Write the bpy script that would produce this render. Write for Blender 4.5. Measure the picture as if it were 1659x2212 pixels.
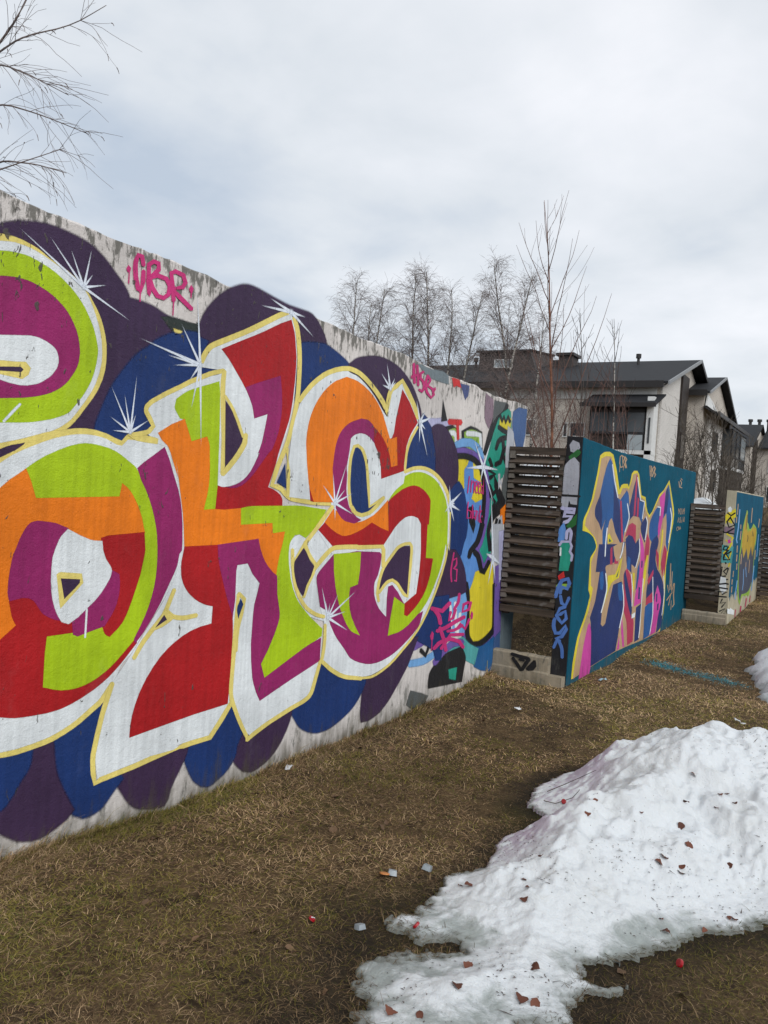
import bpy, bmesh, math, random
import numpy as np
from mathutils import Vector, Matrix
from mathutils.geometry import tessellate_polygon

for o in list(bpy.data.objects): bpy.data.objects.remove(o)
scene = bpy.context.scene
COL = scene.collection

# ================================================================= camera
YAW, PITCH, ROLL = math.radians(30.2), math.radians(-2.2), math.radians(3.6)
CAM = np.array([2.96, 0., 1.6])
FWD = np.array([-math.sin(YAW) * math.cos(PITCH), math.cos(YAW) * math.cos(PITCH), math.sin(PITCH)])
_r = np.cross(FWD, [0, 0, 1]); _r /= np.linalg.norm(_r); _u = np.cross(_r, FWD)
RIGHT = math.cos(ROLL) * _r + math.sin(ROLL) * _u
UP = -math.sin(ROLL) * _r + math.cos(ROLL) * _u
cam_data = bpy.data.cameras.new('camera')
cam_data.sensor_fit = 'HORIZONTAL'; cam_data.sensor_width = 36; cam_data.lens = 37.5
cam_data.clip_start = .05; cam_data.clip_end = 3000
cam = bpy.data.objects.new('camera', cam_data); COL.objects.link(cam)
cam.matrix_world = Matrix(((RIGHT[0], UP[0], -FWD[0], CAM[0]), (RIGHT[1], UP[1], -FWD[1], CAM[1]), (RIGHT[2], UP[2], -FWD[2], CAM[2]), (0, 0, 0, 1)))
scene.camera = cam
scene.render.resolution_x, scene.render.resolution_y = 768, 1024
scene.view_settings.view_transform = 'Standard'; scene.view_settings.look = 'None'
scene.view_settings.gamma = 1; scene.view_settings.use_curve_mapping = False
scene.view_settings.exposure = 0.5

# ================================================================= node helper
class NT:
    def __init__(s, tree):
        s.t = tree; s.t.nodes.clear()
    def n(s, kind, *args, **kw):
        nd = s.t.nodes.new('ShaderNode' + kind)
        for k, v in kw.items():
            if k.startswith('_'): setattr(nd, k[1:], v)
            else: s.put(nd, k.replace('_', ' '), v)
        for i, v in enumerate(args): s.put(nd, i, v)
        return nd
    def put(s, nd, key, v):
        if v is None: return
        sock = nd.inputs[key]
        if isinstance(v, bpy.types.NodeSocket): s.t.links.new(v, sock)
        elif isinstance(v, bpy.types.Node): s.t.links.new(v.outputs[0], sock)
        else: sock.default_value = (tuple(v) + (1,))[:4] if isinstance(v, (tuple, list)) and len(sock.default_value) == 4 else v
    def math(s, op, *a): return s.n('Math', *a, _operation=op)
    def vmul(s, v, k): return s.n('VectorMath', v, k, _operation='MULTIPLY')
    def ramp(s, x, a, b, c0=0., c1=1.):
        m = s.n('MapRange', x, a, b, c0, c1, _interpolation_type='SMOOTHSTEP'); return m
    def noise(s, v, scale, detail=3, rough=.55, dist=0.):
        return s.n('TexNoise', Vector=v, Scale=scale, Detail=detail, Roughness=rough, Distortion=dist)
    def mix(s, f, a, b, blend='MIX'):
        m = s.t.nodes.new('ShaderNodeMix'); m.data_type = 'RGBA'; m.blend_type = blend
        for sock, v in ((m.inputs[0], f), (m.inputs[6], a), (m.inputs[7], b)):
            if isinstance(v, bpy.types.NodeSocket): s.t.links.new(v, sock)
            elif isinstance(v, bpy.types.Node): s.t.links.new(v.outputs[0], sock)
            else: sock.default_value = (tuple(v) + (1,))[:4] if isinstance(v, (tuple, list)) else v
        return m.outputs[2]

# ================================================================= overcast sky and soft sun
SUN_DIR = Vector((.74, -.50, .62)).normalized()
world = bpy.data.worlds.new('World'); scene.world = world; world.use_nodes = True
w = NT(world.node_tree)
sky = w.n('TexSky', _sky_type='NISHITA', _sun_disc=False)
sky.sun_elevation = math.asin(SUN_DIR.z); sky.sun_rotation = math.atan2(SUN_DIR.x, SUN_DIR.y)
tc = w.n('TexCoord')
sep = w.n('SeparateXYZ', tc.outputs['Generated'])
den = w.math('ADD', w.math('ABSOLUTE', sep.outputs[2]), .22)
cx = w.math('DIVIDE', sep.outputs[0], den); cy = w.math('DIVIDE', sep.outputs[1], den)
cv = w.n('CombineXYZ', cx, cy, 0.)
n1 = w.noise(w.n('VectorMath', cv, (3.1, 5.2, 0), _operation='ADD'), .95, 6, .5, .25); n2 = w.noise(w.n('VectorMath', cv, (7.3, 2.1, 0), _operation='ADD'), 2.6, 5, .55, .3)
cl = w.math('ADD', w.math('MULTIPLY', n1.outputs[0], .75), w.math('MULTIPLY', n2.outputs[0], .25))
cloud = w.n('ValToRGB', cl)
el = cloud.color_ramp.elements
el[0].position = .36; el[0].color = (3.85, 4.4, 5.15, 1)
el[1].position = .64; el[1].color = (6.9, 7.0, 7.3, 1)
e = cloud.color_ramp.elements.new(.49); e.color = (5.5, 5.8, 6.15, 1)
mixs = w.mix(.93, sky.outputs[0], cloud.outputs[0])
bg = w.n('Background', mixs, .1)
out = w.n('OutputWorld', bg)

sun_data = bpy.data.lights.new('sun', 'SUN'); sun_data.energy = 1.5; sun_data.angle = math.radians(40); sun_data.color = (1, .985, .965)
sun = bpy.data.objects.new('sun', sun_data); COL.objects.link(sun)
sun.rotation_euler = SUN_DIR.to_track_quat('Z', 'Y').to_euler(); sun.location = (10, -5, 12)

# ---------------------------------------------------------------- terrain and snow shape
SLOPE = math.tan(math.radians(1.9))
def sstep(a, b, x):
    t = np.clip((np.asarray(x, float) - a) / (b - a), 0, 1)
    return t * t * (3 - 2 * t)
def hash2(i, j, s=0):
    v = np.sin(i * 127.1 + j * 311.7 + s * 74.7) * 43758.5453
    return v - np.floor(v)
def vnoise(x, y, s=0):
    x = np.asarray(x, float); y = np.asarray(y, float)
    i = np.floor(x); j = np.floor(y); fx = x - i; fy = y - j
    fx = fx * fx * (3 - 2 * fx); fy = fy * fy * (3 - 2 * fy)
    a = hash2(i, j, s); b = hash2(i + 1, j, s); c = hash2(i, j + 1, s); d = hash2(i + 1, j + 1, s)
    return (a + (b - a) * fx) * (1 - fy) + (c + (d - c) * fx) * fy
def fbm(x, y, s=0, n=4):
    t = 0; a = .5
    for k in range(n):
        t = t + a * vnoise(np.asarray(x) * 2 ** k, np.asarray(y) * 2 ** k, s + k * 3.1); a *= .5
    return t
def ground_z(x, y):
    x = np.asarray(x, float); y = np.asarray(y, float)
    yc = np.clip(y, -14, 9)
    z = -SLOPE * yc - .004 * np.clip(y - 9, 0, 30)
    xb = .30 + .045 * np.clip(y - 8, 0, 20)
    z = z + 1.75 * sstep(8.4, 14, y) * sstep(0, 1.4, xb - x)
    z = z + .05 * (fbm(x * 1.3, y * 1.3, 5) - .47) * sstep(0., .5, np.abs(x))
    z = z - .058 * (1 - sstep(.0, .7, x)) * sstep(2.0, 3.2, y) * (1 - sstep(5.2, 7.6, y)) - .03 * (1 - sstep(.0, .6, x)) * (1 - sstep(5.2, 7.6, y))
    return z
SNOW = [(4.3,4.75,1.7),(3.4,4.15,1.7),(2.79,3.66,1.7),(2.70,3.48,1.7),(2.54,3.30,1.7),(2.36,3.0,1.7),(2.26,2.86,1.7),
 (2.27,2.74,1.8),(2.33,2.76,2.2),(2.40,2.79,2.4),(2.38,2.72,2.4),(2.29,2.68,2.2),(2.30,2.58,2.2),(2.31,2.46,2.4),(2.1,2.12,2.6),(1.9,2.04,2.8),(1.73,2.10,2.8),
 (1.73,2.19,2.8),(1.66,2.25,2.8),(1.59,2.31,2.8),(1.61,2.42,2.8),(1.69,2.48,2.6),(1.80,2.56,2.4),(1.86,2.64,2.2),(1.80,2.69,2.4),(1.70,2.64,2.8),(1.56,2.66,2.6),
 (1.62,2.76,2.0),(1.60,2.93,1.6),(1.58,3.1,1.3),(1.66,3.31,1.1),(1.63,3.57,.95),(1.60,3.69,.95),(1.68,3.85,.85),(1.735,4.05,.8),(1.66,4.12,1.3),
 (1.55,4.2,1.35),(1.49,4.5,1.3),(1.55,4.87,1.0),(1.75,5.25,.72),(2.2,5.4,.66),(2.8,5.5,.62),(4.3,6.1,.7)]
def snow_ratio(x, y):
    """0 at the rim, 1 well inside, negative outside"""
    x = np.asarray(x, float); y = np.asarray(y, float)
    best = np.full(np.broadcast(x, y).shape, 9.); inside = np.zeros(best.shape, bool)
    n = len(SNOW)
    for k in range(n):
        ax, ay, as_ = SNOW[k]; bx, by, bs = SNOW[(k + 1) % n]
        dx, dy = bx - ax, by - ay
        t = np.clip(((x - ax) * dx + (y - ay) * dy) / (dx * dx + dy * dy), 0, 1)
        d = np.hypot(x - ax - t * dx, y - ay - t * dy) / (as_ + t * (bs - as_))
        best = np.minimum(best, d)
        if abs(by - ay) > 1e-9:
            inside ^= ((ay > y) != (by > y)) & (x < (bx - ax) * (y - ay) / (by - ay) + ax)
    return np.where(inside, best, -best)
def snow_h(x, y):
    r = snow_ratio(x, y) + .055 * (fbm(np.asarray(x) * 7, np.asarray(y) * 7, 3, 6) - .42) + .02 * (vnoise(np.asarray(x) * 45, np.asarray(y) * 45, 8) - .5)
    rr = np.clip(r, 0, 1.0)
    h = .012 * np.clip(rr / .03, 0, 1) ** .5 + .49 * (1 - (1 - np.clip(rr, 0, 1)) ** 1.5) * sstep(0, .30, rr) ** .45
    wx = np.asarray(x) + .12 * fbm(np.asarray(x) * 4, np.asarray(y) * 4, 51); wy = np.asarray(y) + .12 * fbm(np.asarray(x) * 4, np.asarray(y) * 4, 53)
    cup = np.abs(vnoise(wx * 7.5, wy * 7.5, 17) - .5) + .5 * np.abs(vnoise(wx * 15, wy * 15, 19) - .5)
    lump = (fbm(wx * 3.2, wy * 3.2, 11) - .47) * .17 + (cup - .36) * -.085 + (fbm(wx * 26, wy * 26, 23, 3) - .44) * .022
    h = h + lump * sstep(0.02, .35, rr)
    return np.where(r > 0, np.maximum(h, .004), -.12), r
def wetness(x, y):
    """1 on the soaked soil along the snow rim, fading outwards"""
    r = -snow_ratio(x, y) * 1.6
    return np.clip((1 - sstep(.0, .34, r + .25 * (fbm(np.asarray(x) * 4, np.asarray(y) * 4, 88) - .47))) * .85, 0, 1) * (np.asarray(x) < 4.2)

# traced outlines of the spray paint, millimetres along and up each wall: (part, paint, polygon or stroke, coordinates)
W1 = [
('bg','grey','P',[7460,-220,7880,-200,7890,750,7700,800,7460,720]),
('bg','blue4','P',[7300,-200,7520,-200,7500,100,7440,450,7360,300]),
('bg','purple','P',[1940,2490,1983,2514,2006,2524,2035,2535,2069,2544,2119,2556,2170,2563,2200,2564,2262,2561,2311,2556,2353,2549,2379,2542,2405,2533,2446,2511,2471,2495,2560,2426,2584,2402,2600,2380,2610,2364,2691,2362,2750,2357,2775,2352,2826,2337,2854,2331,2884,2326,2926,2326,3068,2338,3002,2297,2981,2283,2963,2268,2786,2101,2590,1910,2527,1845,2511,1824,2498,1802,2465,1735,1998,1594,1983,1593]),
('bg','dkgreen','P',[2827,2325,2885,2324,2927,2326,3072,2337,3069,2342,3091,2335,3095,2293,3029,2285,2913,2263,2912,2257,2907,2283,2902,2290,2876,2304]),
('bg','yellow','P',[2915,2281,2969,2285,2920,2264]),
('bg','blue','P',[2745,2157,2785,2191,2796,2200,2830,2220,2869,2240,2907,2257,2985,2288,2913,2264,2972,2277,3013,2283,3061,2287,3112,2288,3172,2286,3364,2265,3283,2070,2939,1903,2989,1772,2613,1691,2464,1751,2473,1782,2517,1886,2541,1935,2562,1970,2611,2034,2660,2091,2683,2113,2716,2140]),
('bg','purple','P',[3088,2322,3098,2359,3115,2393,3142,2433,3176,2471,3214,2507,3257,2540,3322,2582,3371,2605,3402,2616,3434,2623,3451,2625,3484,2626,3534,2623,3684,2605,3773,2596,3821,2593,4009,2596,4043,2592,4058,2588,4085,2575,4111,2559,4158,2520,4186,2491,4207,2464,4217,2435,4055,2404,4002,2392,3660,2280,3557,2250,3468,2229,3397,2220,3328,2215,3132,2212,3172,2282,3094,2299]),
('bg','blue','P',[3914,2382,3978,2401,4023,2412,4132,2428,4203,2433,4250,2429,4337,2408,4418,2384,4469,2366,4502,2353,4499,2317,4302,2186,4241,2147,4183,2117,4135,2098,4085,2084,3934,2049,3910,2301]),
('bg','purple','P',[4505,2356,4577,2398,4597,2407,4643,2422,4746,2446,4804,2456,4862,2463,4945,2465,4998,2463,5057,2457,5143,2442,5192,2428,5237,2410,5302,2383,5361,2352,5398,2325,5448,2281,5507,2221,5541,2173,5558,2141,5557,2111,5519,2055,5046,1941,4536,2143]),
('bg','blue','P',[5577,2080,5599,2139,5676,2108,5721,2074,5764,2031,5812,1976,5848,1919,5887,1822,5907,1729,5911,1675,5758,1679,5414,1666,5352,1700,5380,1805,5411,1864,5507,1998]),
('bg','lavender','P',[5675,2113,5803,2116,5917,2132,5999,2145,6121,2111,6034,2068,5790,2056]),
('bg','black','P',[5933,2131,5932,2292,6022,2145]),
('bg','black','P',[6021,2077,6147,2095,6247,2071,6281,1960,6219,1935,6179,1960,6036,2053]),
('bg','lime2','P',[6071,2054,6198,2075,6239,2039,6247,2010,6252,1958,6192,1959]),
('bg','black','P',[6345,2069,6516,2121,6649,2111,6767,2094,6794,1945,6796,1919,6786,1902,6769,1885,6547,1925,6365,1945]),
('bg','lime2','P',[6402,2063,6509,2087,6546,2092,6620,2090,6741,2081,6754,1895,6623,1911,6583,1918,6517,1934,6462,1955,6440,1967,6412,1995]),
('bg','white','S',[6435,2064,6447,2058,6600,2067,6724,2066,6751,1971,6770,1967,6785,1974,6751,2078,6604,2082,6447,2072]),
('bg','white','S',[6085,2039,6097,2034,6172,2040,6191,2031,6209,2020,6225,1956,6241,1952,6255,1958,6241,2026,6218,2041,6184,2054,6095,2046]),
('bg','lblue','S',[6191,1926,6243,1920,6345,1950,6375,1957,6407,1961,6523,1968,6610,1948,6662,1931,6699,1905,6754,1856,6814,1850,6847,1873,6797,1928,6746,1962,6674,1985,6551,2010,6396,2002,6346,1995,6300,1985,6196,1949]),
('bg','red2','S',[6056,2131,6071,2124,6308,2140,6324,2149,6308,2157,6070,2140]),
('bg','red2','S',[6234,2152,6222,2146,6255,2010,6269,2006,6281,2012,6248,2149]),
('bg','red2','P',[6086,2493,6218,2488,6256,2449,6173,2463,6122,2439]),
('bg','grey','P',[5456,2515,5579,2503,5663,2498,5705,2499,5877,2511,5908,2509,5997,2497,6011,2446,5787,2453,5668,2459,5639,2463,5586,2476]),
('bg','navy','P',[6257,2469,6420,2470,6406,2400,6361,2363]),
('bg','blue3','P',[6282,1845,6558,1861,6725,1809,6776,1789,6817,1765,6848,1735,6887,1664,6920,1539,6937,1420,6937,1307,6910,1220,6844,1107,6802,1071,6721,1023,6904,1250,6840,1120,6798,1050,6779,1033,6700,988,6809,983,6917,894,7008,801,6896,798,6799,715,6731,631,6657,686,6640,705,6595,785,6526,931,6420,958,6425,1069,6416,1160]),
('bg','yellow2','P',[6283,1840,6520,1854,6489,1804,6432,1763,6422,1748,6425,1692,6440,1623,6447,1589,6387,1566,6327,1612,6316,1628,6307,1661]),
('bg','yellow2','P',[6615,1832,6738,1796,6775,1782,6803,1765,6830,1735,6874,1658,6903,1589,6907,1570,6902,1511,6728,1475,6649,1496,6681,1544,6712,1574,6766,1602,6865,1644,6665,1693]),
('bg','teal','P',[7006,2159,7071,2261,7126,2319,7159,2337,7299,2384,7432,2351,7474,2212,7477,2009,7449,1849,7410,1780,7378,1752,7337,1727,7199,1654,7256,1545,7276,1481,7271,1461,7241,1423,7180,1370,7109,1323,7096,1306,7086,1241,7103,1108,7149,1005,7133,1176,7165,1092,7173,1036,7165,1001,7134,925,7099,865,7078,851,7018,830,6802,1028,6893,1148,6930,1178,6942,1194,6959,1272,6974,1421,6970,1514,6950,1647,6911,1781,6907,1848,6917,1916,6945,2019,6972,2090]),
('bg','black','S',[6868,1913,6911,1922,7013,2109,7068,2199,7132,2287,7164,2319,7187,2333,7220,2347,7350,2393,7353,2413,7303,2415,7165,2370,7121,2351,7086,2329,7049,2292,6984,2202,6929,2112,6837,1926]),
('bg','black','P',[7127,1721,7270,1598,7335,1561,7444,1507,7441,1440,7434,1419,7416,1399,7380,1380,7224,1326,7186,1305,7134,1254,7108,1197,7105,1167,7114,1136,7158,1070,7209,1002,7119,1006,7055,1155,7051,1192,7059,1230,7096,1307,7143,1375,7188,1418,7270,1481,7160,1619]),
('bg','purple2','S',[6225,1883,6270,1865,6377,1872,6440,1873,6515,1867,6553,1862,6627,1846,6697,1823,6761,1792,6784,1776,6809,1753,6854,1694,6887,1631,6907,1567,6915,1467,6907,1353,6881,1244,6838,1142,6812,1099,6750,1032,6787,1004,6857,1007,6935,1076,6966,1125,7012,1232,7039,1346,7048,1465,7039,1571,7017,1640,6980,1708,6930,1773,6899,1801,6866,1823,6788,1860,6699,1889,6605,1908,6553,1915,6457,1922,6371,1920,6257,1907]),
('bg','black','S',[6258,1854,6277,1846,6409,1853,6450,1853,6559,1845,6625,1833,6693,1811,6755,1781,6777,1765,6820,1714,6864,1621,6884,1545,6896,1462,6894,1340,6879,1259,6851,1185,6762,1046,6781,1034,6810,1037,6906,1178,6936,1254,6951,1337,6953,1462,6941,1547,6919,1624,6874,1720,6827,1775,6800,1794,6732,1827,6655,1852,6578,1866,6458,1874,6409,1874,6274,1865]),
('bg','black','S',[6656,1415,6639,1408,6702,1254,6716,1208,6672,1289,6626,1398,6605,1404,6588,1397,6631,1287,6722,1190,6746,1254,6677,1409]),
('bg','yellow2','P',[7175,2301,7230,2248,7268,2293,7324,2246,7377,2304,7451,2282,7440,2171,7182,2175]),
('bg','black','S',[7144,2186,7146,2177,7267,2154,7404,2140,7426,2146,7420,2155,7287,2170,7166,2191]),
('bg','black','S',[7164,2298,7155,2291,7231,2242,7269,2286,7324,2239,7378,2297,7416,2264,7437,2264,7447,2272,7375,2311,7324,2253,7268,2300,7229,2255,7184,2298]),
('bg','black','S',[7122,1974,7147,1979,7183,2031,7195,2043,7228,2061,7272,2075,7313,2083,7418,2098,7431,2109,7408,2114,7299,2100,7249,2090,7194,2073,7154,2051,7137,2034,7106,1981]),
('bg','black','S',[7274,2084,7255,2075,7291,1995,7292,1975,7275,1929,7235,1860,7128,1833,7124,1822,7150,1819,7275,1850,7324,1927,7342,1976,7340,1998,7298,2081]),
('bg','black','S',[7443,2037,7414,2034,7277,1939,7411,1830,7439,1828,7453,1838,7326,1940,7454,2027]),
('bg','black','S',[6978,1869,6966,1859,7029,1810,6966,1758,7116,1732,7015,1701,7016,1691,7042,1689,7164,1735,7010,1765,7076,1810,7003,1867]),
('bg','black','S',[7026,1620,7012,1614,7055,1518,7129,1560,7041,1618,7022,1619,7014,1612,7093,1560,7062,1531,7043,1616]),
('bg','black','S',[7177,1565,7157,1564,7078,1513,7169,1467,7122,1412,7133,1405,7153,1408,7205,1469,7113,1514,7184,1558]),
('bg','grey3','S',[7247,1731,7231,1726,7257,1602,7302,1674,7356,1593,7369,1712,7444,1661,7383,1579,7396,1573,7416,1575,7482,1664,7359,1725,7352,1607,7302,1688,7261,1616,7264,1726]),
('bg','blue4','P',[7512,2359,7652,2411,7875,2423,7872,2174,7816,2008,7657,2034,7567,2147,7522,2217,7511,2273]),
('bg','yellow2','P',[6839,801,6894,807,7040,782,7213,893,7297,676,7354,414,7369,262,7362,242,7321,208,7227,169,7144,150,7063,138,7023,135,6936,138,6893,139,6793,194,6772,212,6749,267,6738,332,6728,456,6725,609,6731,631,6799,715]),
('bg','purple2','S',[6605,677,6567,667,6620,326,6642,241,6670,195,6709,151,6741,129,6864,68,7042,51,7099,50,7146,54,7233,68,7393,107,7434,119,7468,136,7486,158,7492,216,7472,372,7437,564,7388,741,7336,758,7292,746,7330,573,7364,385,7383,233,7379,181,7368,168,7345,157,7313,147,7161,110,7084,97,7050,93,7010,93,6886,101,6809,143,6790,157,6757,193,6733,234,6711,315,6648,660]),
('bg','black','S',[6639,725,6615,716,6648,641,6666,592,6697,312,6712,249,6734,208,6756,186,6853,121,7005,98,7055,97,7142,106,7228,124,7303,146,7378,175,7407,194,7420,217,7421,283,7350,647,7314,660,7283,653,7345,293,7344,232,7334,214,7312,199,7244,173,7174,152,7096,135,7022,127,6990,128,6881,141,6813,191,6796,207,6777,243,6763,304,6730,587,6712,639,6672,715]),
('bg','purple2','S',[6773,1051,6754,1035,6877,928,6988,833,7073,839,7121,853,7157,883,7198,935,7169,954,7121,951,7073,902,7048,879,7019,871,7013,863,6954,937,6819,1044]),
('bg','black','S',[6937,1257,6905,1253,6854,1163,6816,1111,6792,1092,6669,1023,6653,1006,6638,972,6659,960,6689,963,6710,995,6722,1008,6845,1077,6873,1099,6914,1154,6960,1246]),
('bg','black','S',[6763,1008,6761,994,6822,967,6841,954,6876,909,6938,816,7049,789,7167,879,7149,893,7112,893,7025,815,6986,828,6936,911,6897,961,6867,980,6797,1008]),
('bg','bluedeep','P',[6819,93,7010,73,7073,69,7133,69,7192,76,7250,88,7423,135,7499,-205,7292,-176,7171,-155,7082,-129,6958,-83]),
('bg','teal2','P',[6652,218,6745,162,6813,128,6891,100,7018,63,6955,-65,6751,14,6622,156,6478,150,6365,143,6277,132,6401,194,6437,205,6474,211]),
('bg','black','P',[6101,56,6156,82,6222,106,6291,120,6626,133,6695,69,6727,29,6728,-7,6709,-58,6688,-177,6012,-108,6011,-41,6019,-2,6044,24]),
('bg','teal','P',[6394,-31,6550,-42,6544,-134,6421,-97]),
('bg','lblue','S',[5615,157,5642,141,5785,125,5882,120,5971,126,6094,144,6095,162,6057,174,5934,158,5855,152,5768,157,5630,169]),
('bg','purple2','P',[5726,322,5798,332,5912,286,5790,275,5736,267,5684,255]),
('bg','black','S',[5816,237,5815,231,5920,172,5975,234,5966,241,5951,241,5913,185,5830,236]),
('bg','dkgrey','P',[5640,-174,5689,-88,5787,-121,5888,-151,6001,-183,5921,-238,5749,-227]),
('bg','purple2','S',[6084,81,6124,76,6201,113,6255,136,6332,158,6418,177,6456,182,6487,182,6522,179,6649,165,6673,177,6641,196,6509,214,6463,217,6419,217,6371,211,6279,190,6199,166,6141,141,6070,101]),
('bg','lblue','P',[6273,640,6624,640,6670,544,6689,479,6684,396,6658,261,6371,311,6313,456]),
('bg','white','S',[6335,544,6321,540,6361,354,6378,347,6393,351,6352,537]),
('bg','white','S',[6430,566,6416,562,6480,307,6498,299,6513,303,6448,560]),
('bg','white','S',[6551,456,6534,453,6510,282,6525,274,6542,276,6567,448]),
('bg','mauve','P',[6806,2450,6975,2415,6985,2317,6983,2258,6963,2220,6918,2162,6850,2209,6820,2242,6808,2316]),
('bg','dkgrey','P',[7020,2409,7290,2429,7235,2369,7211,2351,7148,2321,7086,2292,7063,2274,7010,2216]),
('bg','grey3','P',[7395,2205,7498,2174,7526,2162,7542,2147,7560,2091,7586,1930,7587,1787,7575,1759,7523,1704,7465,1651,7403,1848,7390,1955]),
('bg','dkgrey','P',[7408,1792,7600,1806,7618,1533,7480,1483,7390,1552,7367,1576,7354,1600,7353,1633]),
('bg','orange','P',[7355,1387,7487,1447,7495,1278,7366,1238]),
('bg','grey3','P',[7200,1223,7219,1247,7253,1268,7382,1327,7449,1155,7477,1062,7473,1044,7426,993,7255,1000,7205,1143,7196,1187]),
('bg','black','S',[7266,1298,7245,1295,7208,1198,7320,1149,7253,1085,7265,1076,7289,1077,7363,1150,7249,1201,7283,1291]),
('bg','black','S',[7344,1284,7329,1281,7318,1224,7320,1186,7338,1147,7379,1088,7396,1085,7407,1089,7369,1148,7351,1185,7349,1223,7357,1279]),
('bg','grey3','P',[7166,1245,7406,1242,7418,1002,7408,835,7310,903,7263,950,7221,1055]),
('bg','purple2','P',[7319,828,7453,844,7521,381,7548,142,7532,105,7484,53,7426,119,7403,162,7369,390]),
('bg','lavender','P',[7347,1171,7472,1181,7490,798,7489,733,7479,713,7436,677]),
('bg','blue4','P',[7416,88,7428,105,7452,118,7546,155,7582,-226,7452,-209,7418,-14]),
('bg','purple','P',[5769,2049,5823,2069,5852,2076,5888,2080,5927,2080,5964,2077,5999,2069,6060,2045,6146,1988,6203,1939,6237,1903,6263,1866,6283,1825,6301,1763,6306,1719,6307,1661,6300,1624,6287,1590,6247,1522,6165,1510,5984,1638,5912,1671,5899,1685,5890,1713,5878,1829,5866,1881,5815,1975]),
('bg','blue','P',[6249,1584,6276,1600,6340,1628,6405,1591,6438,1563,6476,1511,6523,1431,6566,1322,6575,1234,6560,1149,6510,1032,6539,1093,6488,1009,6445,962,6237,1036,6160,1075,6164,1047,6147,1314,6120,1440,6124,1468,6140,1494,6194,1544]),
('bg','purple','P',[6213,1037,6360,1025,6471,956,6547,883,6576,846,6608,791,6623,751,6648,655,6533,644,6299,633,6019,628,5992,656,6084,802]),
('bg','blue','P',[5994,646,6285,639,6307,505,6325,455,6358,388,6366,343,6357,326,6340,310,6228,230,6212,196,6211,150,6211,101,6116,116,6073,192,6057,208,6032,225,5970,254,5895,282,5691,352,5821,473]),
('bg','purple','P',[5753,353,5624,184,5583,138,5492,59,5342,-57,5272,-99,5197,-131,5114,-149,5060,-155,5033,-156,4949,-150,4941,-120,4933,-68,4937,174,5083,165,5132,164,5178,167,5288,186,5344,200,5448,234,5490,253,5600,324,5631,341,5657,347]),
('bg','blue','P',[4348,392,4473,331,4560,291,4658,250,4757,212,4801,197,4832,189,4960,168,4954,129,4928,88,4883,41,4833,3,4794,-18,4748,-37,4674,-61,4595,-81,4542,-90,4490,-94,4413,-92,4390,-89,4344,-79,4278,-57,4218,-28,4185,-6,4156,20,4059,116,4172,149,4206,163,4234,181,4261,214,4284,255]),
('bg','purple','P',[4077,128,4052,56,4023,8,3976,-50,3940,-82,3913,-102,3881,-119,3844,-135,3807,-146,3772,-154,3736,-158,3718,-158,3699,-155,3679,-149,3640,-136,3595,-103,3582,-91,3558,-65,3548,-51,3541,-37,3537,-15,3542,19,3576,109,3643,71,3820,102]),
('bg','blue','P',[3488,290,3525,219,3584,135,3594,112,3594,91,3588,80,3551,30,3548,19,3544,-19,3541,-30,3513,-66,3488,-86,3458,-102,3377,-132,3353,-136,3337,-135,3285,-119,3247,-91,3225,-72,3214,-57,3192,-24,3158,40,3141,83,3133,131,3258,131,3298,134,3331,141,3356,153,3376,171,3422,228]),
('bg','purple','P',[2696,102,2794,101,2861,103,2966,113,3154,133,3139,91,3122,57,3100,24,3068,-19,3039,-62,3033,-72,3028,-94,3023,-114,3004,-140,2939,-128,2900,-119,2848,-100,2818,-86,2806,-78,2794,-68,2773,-47,2754,-23,2704,49,2699,60,2696,70]),
('bg','blue','P',[2596,495,2562,479,2463,428,2437,416,2412,407,2318,379,2310,375,2291,359,2299,305,2306,266,2313,241,2322,214,2349,159,2377,105,2406,54,2432,17,2448,0,2457,-7,2496,-30,2535,-33,2555,-30,2578,-24,2599,-15,2618,0,2646,28,2709,77,2692,103,2550,98,2520,136,2524,250,2528,299,2536,343,2547,385,2555,407]),
('bg','purple','P',[2187,354,2300,362,2305,305,2312,259,2319,226,2330,192,2346,156,2363,121,2380,92,2427,18,2396,-5,2360,-19,2312,-35,2290,-40,2269,-42,2247,-41,2225,-38,2186,-26,2160,-15,2149,-8,2098,29,2056,64,2051,129,2051,162,2054,168,2060,173,2093,193,2099,198,2159,280,2173,300,2177,310]),
('bg','blue','P',[2041,367,2199,354,2187,295,2182,282,2170,264,2147,240,2116,193,2084,156,2076,150,2068,146,2052,146]),
('L1','yellow','P',[1941,2469,1985,2477,2019,2478,2051,2476,2102,2467,2129,2460,2141,2455,2188,2434,2256,2414,2273,2408,2311,2390,2348,2368,2374,2349,2392,2330,2430,2284,2444,2265,2456,2244,2471,2211,2483,2177,2492,2139,2495,2101,2495,2056,2491,2022,2480,1981,2460,1935,2449,1916,2430,1888,2365,1804,2340,1775,2320,1756,2301,1741,2283,1729,2252,1712,2217,1695,2167,1676,1982,1608]),
('L1','white','P',[1942,2441,1992,2452,2020,2456,2059,2456,2096,2453,2119,2449,2153,2440,2284,2397,2318,2383,2337,2370,2364,2348,2386,2322,2405,2293,2422,2262,2443,2218,2457,2178,2465,2143,2470,2099,2470,2055,2460,2006,2444,1959,2426,1924,2392,1873,2363,1835,2324,1788,2305,1772,2273,1750,2250,1738,2215,1722,2175,1708,2130,1694,1980,1655]),
('L1','lime','P',[1944,2404,1994,2414,2022,2418,2061,2420,2087,2419,2121,2413,2179,2398,2214,2385,2247,2369,2289,2344,2318,2322,2346,2297,2369,2271,2402,2224,2418,2196,2434,2155,2444,2121,2447,2105,2447,2089,2442,2047,2432,2005,2419,1967,2399,1928,2376,1892,2329,1835,2315,1819,2307,1813,2295,1806,2266,1793,2220,1777,2187,1769,2138,1758,2088,1751,1976,1739]),
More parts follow.
